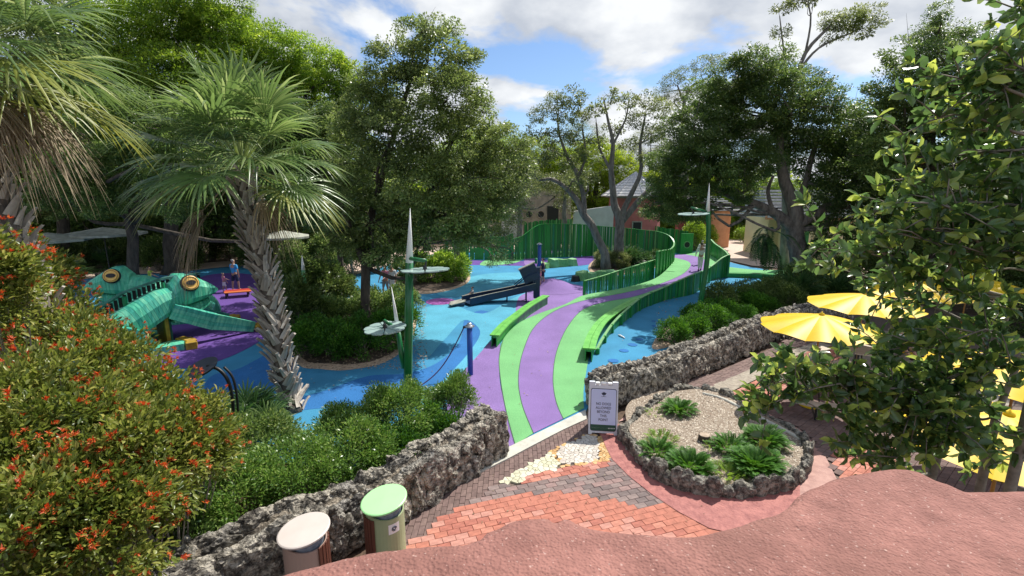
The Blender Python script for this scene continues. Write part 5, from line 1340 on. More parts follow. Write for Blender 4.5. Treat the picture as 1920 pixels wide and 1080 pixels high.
def jit(l, Y, k=None, dy=1.2, seed=0):
    rs = random.Random(seed); return [(x, y, Y + rs.uniform(-dy, dy), r) + ((k,) if k else ()) for x, y, r in l]
# --- centre-left live oak (large, over the planted island)
Y = 19
tree('large grey green live oak rising from the planted island, left of the slide', [[(686, 625, 18.6, .22), (685, 560, 18.6, .19), (684, 500, 18.7, .18), (692, 430, 18.9, .16), (710, 350, 19, .13), (740, 250, 19.2, .10), (770, 150, 19.3, .06)],
      [(684, 500, 18.7, .12), (660, 440, 18.4, .10), (640, 380, 18, .07)], [(800, 470, 20.5, .17), (800, 420, 20.4, .15), (810, 350, 20, .12), (850, 260, 19.6, .08)]],
     jit([(808, 52, .55), (775, 70, .8), (846, 55, .45), (750, 110, 1.0), (810, 110, 1.2), (720, 160, 1.1), (862, 120, .8), (772, 180, 1.5), (842, 185, 1.3), (888, 170, .6), (905, 205, .55), (690, 215, 1.3), (655, 240, .9),
          (735, 260, 1.6), (820, 270, 1.6), (880, 255, .9), (915, 290, .8), (670, 300, 1.3), (720, 340, 1.5), (800, 340, 1.5), (865, 335, 1.3), (915, 345, .9), (945, 320, .6), (650, 370, 1.1), (700, 410, 1.2), (765, 400, 1.2),
          (835, 400, 1.2), (890, 400, 1.0), (930, 385, .8), (668, 455, .9), (725, 470, .9), (780, 450, .9), (850, 445, .8), (905, 440, .6), (640, 430, .8), (945, 270, .8), (965, 310, .7), (925, 245, .6), (955, 355, .8)], Y, None, 1.3, 1), 'oak', 'bark2', seed=1)
tree('slender dark trunked tree standing left of the big oak trunk', [[(642, 600, 23, .16), (640, 520, 23, .14), (634, 440, 23, .12), (628, 360, 23, .07)]], jit([(620, 330, 1.4), (655, 290, 1.3), (600, 390, 1.2), (640, 400, 1.3), (610, 270, 1.3), (660, 350, 1.2), (520, 300, 1.3), (560, 255, 1.4), (600, 235, 1.4), (575, 315, 1.3), (480, 285, 1.3), (530, 240, 1.2)], 23, None, 1, 2), 'oakd', 'bark2', seed=2)  # clumps well left of the trunk are added to cast shade on the frogs
tree('drooping pale green branch tree hanging over the far boards', [[(858, 500, 31, .2), (856, 440, 31, .16), (870, 400, 31, .12), (900, 340, 31, .07)], ],
     jit([(930, 410, 1.3), (900, 440, 1.0), (965, 395, 1.1), (945, 445, .9), (985, 360, 1.2), (930, 340, 1.4), (890, 380, 1.5), (935, 472, .7), (910, 300, 1.2), (960, 320, 1.0), (925, 495, .45), (955, 488, .35), (850, 420, 1.3)], 29, 'olive', 1.2, 3), 'olive', 'bark', seed=3)
# --- background canopy top left
Y = 36
tree('broad bright green spreading tree on the skyline behind the middle palm', [[(470, 520, 36, .5), (470, 420, 36, .42), (480, 300, 36, .34), (520, 200, 36, .25), (560, 140, 36, .15)], [(480, 300, 36, .3), (420, 200, 36, .2), (380, 120, 36, .12)]],
     jit([(440, 75, 2.2), (500, 95, 2.3), (555, 110, 2.3), (605, 125, 2.0), (640, 150, 1.6), (655, 185, 1.4), (400, 60, 2.2), (460, 140, 2.6), (530, 165, 2.6), (590, 190, 2.4), (635, 225, 1.8), (420, 190, 2.6), (490, 220, 2.6), (560, 250, 2.4), (440, 270, 2.2), (610, 280, 2.2)], Y, 'bright', 1.5, 4), 'bright', 'bark2', seed=4)
tree('tall leafy green tree at the top left behind the sabal crown', [[(320, 520, 32, .45), (320, 380, 32, .4), (330, 240, 32, .3), (360, 120, 32, .16)]],
     jit([(330, 10, 2.6), (395, 5, 2.4), (280, 40, 2.4), (350, 70, 2.6), (410, 55, 2.0), (270, 120, 2.6), (340, 150, 2.6), (400, 140, 2.2), (300, 210, 2.6), (370, 220, 2.4), (230, 60, 2.4), (220, 160, 2.6), (240, 240, 2.4)], 31, 'bright', 1.5, 5), 'bright', 'bark2', seed=5)
tree('shaded broadleaf tree in the far left background', [[(120, 500, 33, .4), (118, 400, 33, .34), (110, 260, 33, .25), (100, 120, 33, .12)]],
     jit([(60, 100, 3.0), (140, 60, 3), (100, 180, 3), (180, 150, 3), (60, 260, 3), (150, 270, 3), (200, 240, 2.6), (20, 200, 3), (90, 330, 2.6), (170, 340, 2.4), (30, 350, 2.6)], 32, 'faro', 1.5, 6), 'faro', 'bark2', seed=6)
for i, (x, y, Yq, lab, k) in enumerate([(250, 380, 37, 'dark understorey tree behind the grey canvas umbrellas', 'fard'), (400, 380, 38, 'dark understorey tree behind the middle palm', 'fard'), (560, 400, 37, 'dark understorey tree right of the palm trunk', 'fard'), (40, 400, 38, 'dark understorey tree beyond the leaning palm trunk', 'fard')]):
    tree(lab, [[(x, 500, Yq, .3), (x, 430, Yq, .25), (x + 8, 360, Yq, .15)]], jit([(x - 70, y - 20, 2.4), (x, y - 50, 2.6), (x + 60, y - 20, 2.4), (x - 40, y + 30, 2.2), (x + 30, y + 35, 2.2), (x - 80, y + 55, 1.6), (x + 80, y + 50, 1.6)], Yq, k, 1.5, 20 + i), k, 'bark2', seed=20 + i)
for i, (x0, lab) in enumerate([(905, 'bright yellow green tree just right of the oak, on the skyline'), (1010, 'bright yellow green tree behind the block building'), (1115, 'sunlit lime green tree left of the pink hut roof'), (1255, 'sunlit lime green tree right of the pink hut roof'), (1340, 'far pale green tree behind the orange kiosk'), (1430, 'far pale green tree behind the cream roof')]):
    k = 'lime' if 0 < i < 4 else 'bright'
    top = [262, 285, 290, 330, 330, 340][i]
    tree(lab, [[(x0, 440, 60, .4), (x0, 380, 60, .35), (x0 + 10, 310, 60, .2)]], jit([(x0 - 40, top + 30, 3), (x0, top + 12, 3.2), (x0 + 45, top + 32, 3), (x0 - 50, top + 75, 3), (x0 + 10, top + 70, 3.2), (x0 + 55, top + 80, 3), (x0, top + 115, 3)], 60, k, 2, 40 + i), k, 'bark2', seed=40 + i)
# --- sparse twin trees in the middle
Y = 33
tree('leaning half bare tree whose forked trunk bends left over the green screen', [
    [(1137, 482, Y, .30), (1124, 450, Y, .28), (1100, 408, Y, .25), (1082, 375, Y, .20), (1060, 352, Y, .15), (1035, 336, Y, .11), (1010, 337, Y, .08), (1003, 322, Y, .06)],
    [(1098, 405, Y, .20), (1094, 365, Y, .17), (1082, 325, Y, .14), (1062, 290, Y, .11), (1050, 255, Y, .08), (1045, 215, Y, .05)], [(1085, 330, Y, .10), (1098, 290, Y, .08), (1092, 240, Y, .05)]],
    jit([(1040, 190, .8), (1075, 182, .9), (1010, 215, .8), (1062, 215, .9), (1095, 215, .6), (1005, 250, .7), (1045, 255, .8), (1085, 255, .9), (1030, 285, .8), (1065, 300, .9), (1100, 290, .7), (1010, 300, .7), (1080, 340, .7), (1110, 330, .6), (1003, 330, .5)], Y, 'sparse', 1.0, 7), 'sparse', 'bark', seed=7)
Y = 34
tree('grey half bare tree with many upright limbs in front of the pink hut', [
    [(1160, 470, Y, .36), (1162, 430, Y, .34), (1160, 405, Y, .30), (1150, 370, Y, .24), (1146, 320, Y, .19), (1150, 270, Y, .14), (1140, 225, Y, .09), (1132, 185, Y, .04)],
    [(1163, 408, Y, .24), (1180, 370, Y, .18), (1200, 325, Y, .14), (1200, 270, Y, .10), (1210, 215, Y, .05)], [(1166, 415, Y, .24), (1195, 380, Y, .20), (1225, 350, Y, .16), (1262, 332, Y, .13), (1300, 325, Y, .10), (1340, 300, Y, .07)],
    [(1146, 320, Y, .12), (1125, 280, Y, .08), (1118, 230, Y, .05)], [(1150, 270, Y, .09), (1172, 225, Y, .06), (1180, 180, Y, .03)]],
    jit([(1120, 205, .7), (1145, 180, .6), (1175, 190, .7), (1215, 190, .9), (1240, 205, .9), (1195, 225, .8), (1150, 240, .7), (1225, 250, .9), (1180, 270, .7), (1255, 240, .7), (1245, 285, .8), (1210, 300, .6), (1120, 265, .6), (1265, 300, .7)], Y, 'sparse', 1.0, 8), 'sparse', 'bark', seed=8)
# --- big right oak
Y = 27
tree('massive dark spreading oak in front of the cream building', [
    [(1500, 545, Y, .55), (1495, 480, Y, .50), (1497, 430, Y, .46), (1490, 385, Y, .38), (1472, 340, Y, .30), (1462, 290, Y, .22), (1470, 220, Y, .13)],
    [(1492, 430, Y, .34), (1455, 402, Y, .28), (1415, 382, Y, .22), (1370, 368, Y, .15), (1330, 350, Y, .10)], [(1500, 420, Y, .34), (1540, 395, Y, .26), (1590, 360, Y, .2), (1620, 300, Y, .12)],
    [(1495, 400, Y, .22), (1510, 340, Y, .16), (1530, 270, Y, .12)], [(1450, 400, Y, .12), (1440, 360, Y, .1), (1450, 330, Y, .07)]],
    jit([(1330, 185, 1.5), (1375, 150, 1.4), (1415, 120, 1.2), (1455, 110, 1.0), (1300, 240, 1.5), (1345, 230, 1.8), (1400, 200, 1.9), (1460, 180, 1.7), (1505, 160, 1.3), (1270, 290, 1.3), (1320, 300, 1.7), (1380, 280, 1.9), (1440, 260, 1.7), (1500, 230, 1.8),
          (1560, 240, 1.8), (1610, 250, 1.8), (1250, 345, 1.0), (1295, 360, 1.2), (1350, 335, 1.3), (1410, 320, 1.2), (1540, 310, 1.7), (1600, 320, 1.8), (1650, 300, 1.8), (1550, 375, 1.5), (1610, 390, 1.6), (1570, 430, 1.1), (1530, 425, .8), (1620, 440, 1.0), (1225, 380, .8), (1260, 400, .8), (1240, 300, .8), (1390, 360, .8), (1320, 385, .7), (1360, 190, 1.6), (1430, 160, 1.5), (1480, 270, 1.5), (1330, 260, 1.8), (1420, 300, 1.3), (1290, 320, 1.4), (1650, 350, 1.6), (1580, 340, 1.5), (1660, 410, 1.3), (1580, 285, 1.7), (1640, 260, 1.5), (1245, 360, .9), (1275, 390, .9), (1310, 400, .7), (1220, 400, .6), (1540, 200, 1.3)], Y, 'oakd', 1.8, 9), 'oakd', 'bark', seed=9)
Y = 34
tree('thin airy tree with bare twigs poking above the big oak', [[(1470, 500, Y, .3), (1475, 300, Y, .24), (1485, 180, Y, .17), (1510, 100, Y, .12), (1560, 45, Y, .08)], [(1500, 130, Y, .1), (1535, 90, Y, .07), (1600, 60, Y, .04)], [(1482, 200, Y, .1), (1470, 100, Y, .06), (1462, 30, Y, .03)], [(1510, 100, Y, .08), (1520, 30, Y, .05), (1500, -30, Y, .02)]],
     jit([(1555, 40, .8), (1595, 35, 1.0), (1635, 25, .8), (1610, 60, .7), (1470, 15, .6), (1500, 0, .7), (1520, -10, .7), (1465, 60, .5), (1560, 70, .5), (1650, 40, .5)], Y, 'sparse', .6, 10) + jit([(1600, 40, .7), (1560, 50, .5)], Y, 'oak', .5, 11), 'sparse', 'bark', seed=10)
tree('gnarled branch tree with sparse leaves left of the big oak crown', [[(1290, 440, 50, .4), (1285, 340, 50, .3), (1280, 230, 50, .2), (1290, 170, 50, .14), (1320, 150, 50, .08)], [(1285, 200, 50, .12), (1270, 160, 50, .07)]],
     jit([(1255, 150, 1.1), (1285, 135, 1.2), (1315, 125, 1.2), (1345, 115, 1.1), (1265, 185, 1.1), (1300, 175, 1.1), (1330, 160, 1.0), (1240, 175, .9)], 50, 'olive', .8, 12), 'olive', 'bark', seed=12)
Y = 23
tree('tall wind swept dark oak on the right skyline', [[(1760, 560, Y, .4), (1750, 450, Y, .36), (1740, 330, Y, .28), (1750, 220, Y, .2), (1780, 120, Y, .1)], [(1740, 330, Y, .2), (1690, 240, Y, .12)]],
     jit([(1760, 25, .5), (1775, 60, .8), (1735, 70, .8), (1810, 75, .9), (1850, 90, .9), (1700, 110, 1.0), (1750, 120, 1.3), (1810, 130, 1.2), (1870, 130, .8), (1670, 160, 1.0), (1720, 180, 1.5), (1780, 200, 1.6), (1840, 190, 1.3), (1640, 210, 1.1), (1680, 240, 1.6), (1750, 270, 1.8),
          (1820, 270, 1.8), (1890, 240, 1.8), (1650, 290, 1.4), (1700, 330, 1.6), (1770, 350, 1.8), (1850, 350, 1.9), (1910, 330, 1.8), (1700, 410, 1.5), (1770, 430, 1.7), (1840, 440, 1.8), (1900, 430, 1.8), (1660, 470, 1.2), (1730, 490, 1.3), (1800, 500, 1.4), (1880, 510, 1.5)], Y, 'oakd', 1.4, 13), 'oakd', 'bark2', seed=13)
tree('tree filling the right picture edge behind the big leaved shrub', [[(1960, 640, 19, .35), (1950, 400, 19, .3), (1940, 200, 19, .2)]], jit([(1930, 170, 1.4), (1960, 260, 1.6), (1930, 380, 1.6), (1950, 480, 1.6), (1920, 590, 1.4), (2000, 150, 1.6), (2020, 400, 2)], 19, 'oakd', 1, 14), 'oakd', 'bark2', seed=14)
for x0, y0, lb in ((960, 285, 'mid green leafy tree behind the leaning half bare tree'), (1090, 262, 'mid green leafy tree behind the grey half bare tree'), (1220, 270, 'mid green leafy tree between the pink hut and the big oak')):
    tree(lb, [[(x0, 440, 62, .4), (x0, 380, 62, .35), (x0, y0 + 20, 62, .2)]], jit([(x0 - 45, y0 + 30, 2.7), (x0, y0, 2.9), (x0 + 45, y0 + 25, 2.7), (x0 - 30, y0 + 65, 2.6), (x0 + 30, y0 + 65, 2.6), (x0 - 55, y0 + 85, 2.4)], 62, 'olive', 1.5, x0), 'olive', 'bark', seed=x0 % 90, rmul=.8)
tree('dark shade tree arching high over the frogs behind the middle palm', [[(250, 530, 27, .3), (246, 420, 27, .26), (240, 330, 26, .2), (235, 230, 25, .1)], [(246, 400, 27, .18), (330, 300, 24, .1)]],
     jit([(150, 260, 1.6), (215, 240, 1.7), (285, 230, 1.7), (350, 240, 1.6), (410, 250, 1.5), (130, 320, 1.5), (200, 310, 1.6), (270, 300, 1.6), (340, 310, 1.6), (400, 320, 1.4), (180, 370, 1.3), (260, 365, 1.4), (330, 375, 1.3), (100, 370, 1.4), (520, 330, 1.4), (560, 370, 1.3), (590, 300, 1.4)], 23.5, 'oakd', 2.5, 77), 'oakd', 'bark2', seed=77)
tree('dense mid green tree partly covering the block building', [[(975, 455, 44, .3), (975, 390, 44, .22), (985, 350, 44, .12)]], jit([(950, 350, 1.5), (985, 335, 1.6), (1020, 345, 1.3), (940, 385, 1.2), (1045, 365, 1.1), (965, 375, 1.1)], 44, 'olive', 1, 61), 'olive', 'bark', seed=61)
tree('dark feathery tree between the block building and the leaning trunk', [[(1060, 460, 43, .25), (1058, 400, 43, .2), (1062, 350, 43, .1)]], jit([(1050, 340, 1.2), (1075, 355, 1.2), (1062, 385, 1.1), (1085, 330, 1.1)], 43, 'olive', 1, 62), 'olive', 'bark', seed=62)
# far wood along the whole horizon
g = np.random.default_rng(5); PP = []; 
for k in range(150):
    a = (k / 150 - .5) * 2.5; d = 82 + 25 * g.random(); h = (4.5 if a > -.1 else 11) + 3.5 * g.random(); n = 420 if a > -.1 else 900
    c = np.array([math.sin(a) * d, math.cos(a) * d, h * .5]); p = sph(g, n) * (g.random((n, 1)) ** .4) * np.array([4.5, 4.5, h * .62]) + c; PP.append(p)
PP = np.concatenate(PP); n = len(PP)
o = inst('far_wood', leaf_mesh('far_wood', PP, g.normal(size=(n, 3)), .62, .42, 'rhomb', L['bright'], g)); o['kind'] = 'stuff'

# ------------------------------------------------------------------ shrubs
def shrub(label, blobs, m, Lh, Wd, dens, kind='rhomb', cat='shrub', group=None, seed=0, name='shrub', flowers=0, stems=True, z0=None):
    """blobs: (world centre, radii) ; leafy shell + inner leaves, short stems"""
    g = np.random.default_rng(seed + 100); o0 = Vector((blobs[0][0].x, blobs[0][0].y, 0)); root = thing(name, label, cat, o0, 0, group)
    PA, DA, RA, FA, FD = [], [], [], [], []
    st = MB()
    for c, r in blobs:
        r = np.array(r if hasattr(r, '__len__') else (r, r, r), float); c_ = np.array(c - o0)
        area = 4 * math.pi * (r.prod() ** (2 / 3)); ns = max(6, int(area * 5)); sc = sph(g, ns); sc[:, 2] = np.where(sc[:, 2] < -.3, -sc[:, 2], sc[:, 2])
        sub = c_ + sc * r * g.uniform(.72, 1.05, (ns, 1)); n = int(area * dens); idx = g.integers(0, ns, n); sr = .30 * (r.mean() ** .5)
        off = sph(g, n) * sr * g.random((n, 1)) ** .5
        p = sub[idx] + off; d = norm(off) * .6 + sc[idx] * .7 + g.normal(size=(n, 3)) * .45 + np.array([0, 0, .25])
        keep = p[:, 2] > .03; p, d, ii = p[keep], d[keep], idx[keep]
        PA.append(p); DA.append(d); RA.append(np.clip(g.normal(.45, .22, len(p)) + (g.random(ns) - .5)[ii] * .4, 0, 1))
        if stems:
            for k in range(int(ns * .5)):
                e = Vector(sub[k]); b0 = Vector((c_[0] + g.normal() * .12 * r[0], c_[1] + g.normal() * .12 * r[1], .0)); md = b0.lerp(e, .55) + Vector((g.normal() * .06, g.normal() * .06, .05))
                st.tube([b0, md, e], [.016, .011, .004], 4, False)
        if flowers:
            nf = int(area * flowers); fi = g.integers(0, ns, nf); q = sub[fi] + norm(sc[fi]) * sr * g.uniform(.6, 1.25, (nf, 1)) + g.normal(size=(nf, 3)) * .06
            for k in range(nf):
                m_ = 14; FA.append(np.repeat(q[k][None], m_, 0) + g.normal(size=(m_, 3)) * .008); FD.append(norm(sc[fi[k]][None]) * .8 + g.normal(size=(m_, 3)) * .6 + np.array([0, 0, .3]))
    if stems: inst('stems', st.mesh('stems', M['twig']), root)
    else: st.bm.free()
    inst('foliage', leaf_mesh('foliage', np.concatenate(PA), np.concatenate(DA), Lh, Wd, kind, L[m], g, .8, np.concatenate(RA)), root)
    if flowers:
        o = inst('blossom', leaf_mesh('blossom', np.concatenate(FA), np.concatenate(FD), .050, .013, 'lance', L['flower'], g, .6), root)
    return root
# firebush, big, foreground left
def B(px, py, Y, r): return (P(px, py, Y), r)
shrub('large orange flowered firebush filling the lower left foreground', [B(50, 670, 7.4, (1.2, 1.0, .95)), B(-60, 600, 7.6, (1.2, 1.0, 1.1)), B(150, 735, 6.8, (1.0, 1.0, .95)), B(240, 815, 6.4, (.95, .85, .85)), B(320, 860, 6.3, (.8, .75, .75)), B(385, 800, 6.6, (.28, .4, .6)),
      B(80, 840, 5.5, (1.0, .9, 1.0)), B(220, 890, 5.5, (1.0, .8, .9)), B(310, 900, 5.9, (.8, .7, .8)), B(-60, 900, 5.0, (1.1, .9, 1.1)), B(60, 1020, 4.5, (.9, .7, .9)), B(180, 1010, 4.8, (.75, .7, .8)), B(20, 545, 8.2, (.9, .8, .85)), B(-20, 505, 8.6, (.8, .7, .7)), B(5, 580, 6.2, (.5, .5, .62)), B(-60, 550, 6.0, (.7, .6, .75))],
      'fire', .094, .043, 820, 'fold', flowers=18, seed=1, name='firebush')
# mixed hedge behind the left wall
shrub('bright green hedge shrub between the firebush and the coral wall', [(Vector((-3.75, 7.6, .55)), (.9, .8, .65)), (Vector((-3.1, 8.25, .55)), (.85, .8, .65)), (Vector((-4.6, 7.0, .5)), (.9, .8, .6))], 'hedge', .070, .028, 1500, 'lance', seed=2)
shrub('tall fine leaved green shrub left of the near light pole', [(Vector((-2.55, 9.4, .6)), (.85, .75, .8)), (Vector((-3.3, 9.4, .5)), (.8, .7, .65)), (Vector((-2.5, 9.9, .95)), (.42, .42, .5))], 'hedge', .066, .028, 1500, 'lance', seed=3)
shrub('dark green glossy shrub low against the top of the coral wall', [(Vector((-2.35, 8.55, .40)), (.75, .6, .55)), (Vector((-1.6, 9.5, .42)), (.6, .55, .5))], 'cycad', .085, .030, 1100, 'lance', seed=4)
shrub('weeping light green shrub just right of the near light pole', [(Vector((-1.35, 10.6, .55)), (.55, .5, .68)), (Vector((-1.75, 10.9, .35)), (.5, .45, .5))], 'hedge', .085, .020, 1900, 'lance', seed=5)
shrub('shadowed undergrowth between the firebush and the wall', [(Vector((-4.9, 5.9, .35)), (.8, .6, .5)), (Vector((-5.9, 5.4, .4)), (.9, .7, .6)), (Vector((-5.2, 8.6, .5)), (.9, .9, .7)), (Vector((-6.2, 8.0, .6)), (1.1, 1.0, .8))], 'oakd', .08, .035, 900, 'lance', seed=6)
# island undergrowth
def low(label, pts, m, Lh=.11, Wd=.05, dens=500, kind='lance', seed=0, cat='shrub', h=.5, group=None):
    bl = []
    for x, y, r in pts: c = G(x, y, 0); bl.append((Vector((c.x, c.y, h * .5)), (r, r, h * (.7 + .5 * random.random()))))
    return shrub(label, bl, m, Lh, Wd, dens, kind, cat, group, seed)
low('dark undergrowth on the front of the oak island', [(585, 668, .7), (630, 672, .75), (680, 668, .75), (725, 655, .7), (755, 630, .6)], 'cycad', .10, .04, 700, seed=11, h=.85)
low('dark fern like undergrowth under the oak trunk', [(600, 630, .8), (650, 620, .9), (710, 610, .9), (752, 590, .8), (640, 585, .9)], 'oakd', .12, .05, 520, seed=12, h=1.0)
low('bright sunlit broad leaved plants on the small island beside the lily disc', [(815, 530, .75), (850, 528, .75), (790, 520, .7), (832, 512, .8), (862, 518, .55)], 'fernl', .26, .075, 260, seed=13, h=1.0)
low('dark shrub at the shaded left of the small island', [(775, 535, .7), (755, 525, .7)], 'oakd', .14, .06, 420, seed=14, h=.9)
low('rounded clipped bush on the little island at the leaning trunk', [(1140, 505, .75), (1160, 505, .7), (1128, 502, .55)], 'olive', .07, .03, 1100, seed=15, h=.95)
low('trailing dark plants at the right of the little island', [(1200, 500, .8), (1225, 495, .7), (1185, 502, .7)], 'palmdk', .25, .05, 300, seed=16, h=.7)
low('dense low dark green hedge behind the right coral wall', [(1262, 648, .55), (1290, 636, .7), (1330, 622, .8), (1375, 608, .85), (1415, 594, .85), (1305, 610, .6), (1350, 600, .75), (1400, 590, .8)], 'cycad', .085, .035, 950, seed=17, h=.62)
low('dark shrub around the foot of the leaning light pole', [(1345, 590, .7), (1385, 584, .8), (1420, 578, .8), (1450, 572, .9), (1470, 582, .9)], 'oakd', .10, .04, 650, seed=18, h=.85)
low('shaded shrubs under the big oak by the yellow umbrellas', [(1500, 560, 1.1), (1560, 548, 1.1), (1610, 545, 1.1), (1660, 540, 1.1), (1720, 538, 1.1)], 'oakd', .12, .05, 420, seed=19, h=1.4)
low('green shrub behind the visitors in white, below the orange kiosk', [(1300, 470, 1.0), (1322, 466, .9), (1305, 455, 1.1)], 'bright', .16, .07, 260, seed=20, h=1.6)
for i, (pts, lb) in enumerate([([(30, 525, 1.2), (90, 515, 1.2), (150, 506, 1.2)], 'dark shrubs edging the shaded walk at far left'), ([(330, 492, 1.2), (380, 490, 1.2), (430, 486, 1.1), (480, 486, 1.1)], 'dark shrubs behind the man in blue'), ([(560, 490, 1.2), (620, 484, 1.2), (700, 474, 1.2), (760, 468, 1.2)], 'dark shrubs beyond the people behind the oak'), ([(200, 500, 1.3), (260, 498, 1.3)], 'dark shrubs behind the second frog'), ([(900, 452, 1.4), (950, 450, 1.5), (985, 448, 1.2)], 'pale sunlit shrubs on the far left of the block building'),
                               ([(1395, 455, .9), (1420, 462, .8)], 'small shrubs along the tan walk under the oak limb')]):
    low(lb, pts, 'oakd' if i < 4 else 'fernl', .16, .07, 260, seed=30 + i, h=1.5 if i < 4 else 1.2)
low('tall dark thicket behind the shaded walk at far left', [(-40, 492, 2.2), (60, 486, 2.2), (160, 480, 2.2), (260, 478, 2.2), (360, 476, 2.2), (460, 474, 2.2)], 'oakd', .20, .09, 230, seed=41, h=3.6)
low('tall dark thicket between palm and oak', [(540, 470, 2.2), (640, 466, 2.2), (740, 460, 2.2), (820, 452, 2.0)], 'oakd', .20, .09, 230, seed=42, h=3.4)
low('thicket along the right behind the umbrellas', [(1690, 520, 1.6), (1760, 530, 1.6), (1840, 540, 1.7), (1920, 550, 1.8), (2000, 600, 2)], 'oakd', .14, .06, 320, seed=43, h=2.0)

low('dark tall planting on the left of the oak island around the shaded pole', [(562, 640, .7), (590, 600, .9), (560, 600, .8), (625, 590, .9)], 'oakd', .14, .06, 420, seed=51, h=1.9)
low('dark planting screening the tan walk behind the oak island', [(560, 532, 1.0), (610, 524, 1.0), (660, 518, 1.0), (708, 508, .9)], 'oakd', .16, .07, 330, seed=52, h=1.7)
low('dark planting between the frogs and the shaded walk', [(480, 500, 1.1), (525, 500, 1.1), (300, 508, .9), (350, 504, 1.0)], 'oakd', .16, .07, 330, seed=53, h=1.5)
# ------------------------------------------------------------------ palms
def frond_mesh(elev, var, m, pet=1.15, bl=1.15, nseg=34, droop=.45, name='frond', spread=118):
    g = random.Random(var * 13 + int(elev)); e = R(elev)
    V, F, Q, RN = [], [], [], []
    # petiole
    d0 = Vector((math.cos(e), 0, math.sin(e))); pts = []
    for k in range(7):
        t = k / 6; pts.append(d0 * pet * t + Vector((0, 0, -.16 * pet * t * t * max(.15, math.cos(e)))))
    tan_ = (pts[-1] - pts[-2]).normalized(); sidev = Vector((0, 1, 0)); nrm = tan_.cross(sidev) * -1
    if nrm.z < 0: nrm = -nrm
    for k in range(7):
        w = .028 * (1 - .45 * k / 6); i = len(V)
        V += [pts[k] - sidev * w, pts[k] + nrm * w * .5, pts[k] + sidev * w, pts[k] - nrm * w * .5]
        if k: 
            for j in range(4): Q.append((i - 4 + j, i - 4 + (j + 1) % 4, i + (j + 1) % 4, i + j)); RN.append(1.0)
    hub = pts[-1]; da = 2 * spread / nseg
    fan_tilt = .25
    for s in range(nseg):
        a = R(-spread + da * (s + .5)); Ls = bl * (.62 + .38 * math.cos(a * .62)) * g.uniform(.92, 1.06)
        d = (tan_ * math.cos(a) + sidev * math.sin(a)).normalized()
        d = (d + nrm * (.22 * abs(math.sin(a)) + g.gauss(0, .03))).normalized()
        perp = nrm.cross(d).normalized(); J = 7; i0 = len(V); rv = min(1, max(0, g.gauss(.45, .2))); dk = droop * g.uniform(.5, 1.9)
        for j in range(J + 1):
            t = j / J; hw = math.tan(R(da) / 2) * Ls * min(t, .46) * (1.0 if t < .40 else .92) if t <= .48 else math.tan(R(da) / 2) * Ls * .42 * (1 - (t - .48) / .52) ** .75
            hw = max(hw, .0012); p = hub + d * Ls * t
            dr = dk * Ls * (max(0, t - .25) ** 2.0) * 1.3
            p = p + Vector((g.gauss(0, .004), g.gauss(0, .004), -dr)) - tan_ * 0
            V += [p - perp * hw, p + nrm * hw * .55, p + perp * hw]
            if j:
                k = i0 + 3 * j
                Q += [(k - 3, k - 2, k + 1, k), (k - 2, k - 1, k + 2, k + 1)]; sh = rv + (.35 * max(0, t - .6)); RN += [min(1, sh)] * 2
    return mesh_np(name, [tuple(v) for v in V], [np.array(Q)], m, False, RN)
FR = {}
def fr(elev, var, mk, **k):
    key = (elev, var, mk, tuple(sorted(k.items())))
    if key not in FR: FR[key] = frond_mesh(elev, var, L[mk], **k)
    return FR[key]
def boot_mesh(var):
    g = random.Random(var); b = MB(); Lq = .42; w = .075
    pr = [(0, w * 1.2, .02), (.12, w, .05), (.28, w * .7, .10), (Lq, w * g.uniform(.35, .6), .17)]
    r = []
    for x, ww, o in pr: r.append([b.bm.verts.new((o, -ww, x)), b.bm.verts.new((o + .035, 0, x)), b.bm.verts.new((o, ww, x)), b.bm.verts.new((o - .03, 0, x))])
    for a, c in zip(r, r[1:]):
        for k in range(4): b.bm.faces.new((a[k], a[(k + 1) % 4], c[(k + 1) % 4], c[k]))
    b.bm.faces.new(r[-1]); return b.mesh('boot', M['boot'])
BOOT = [boot_mesh(i) for i in range(4)]
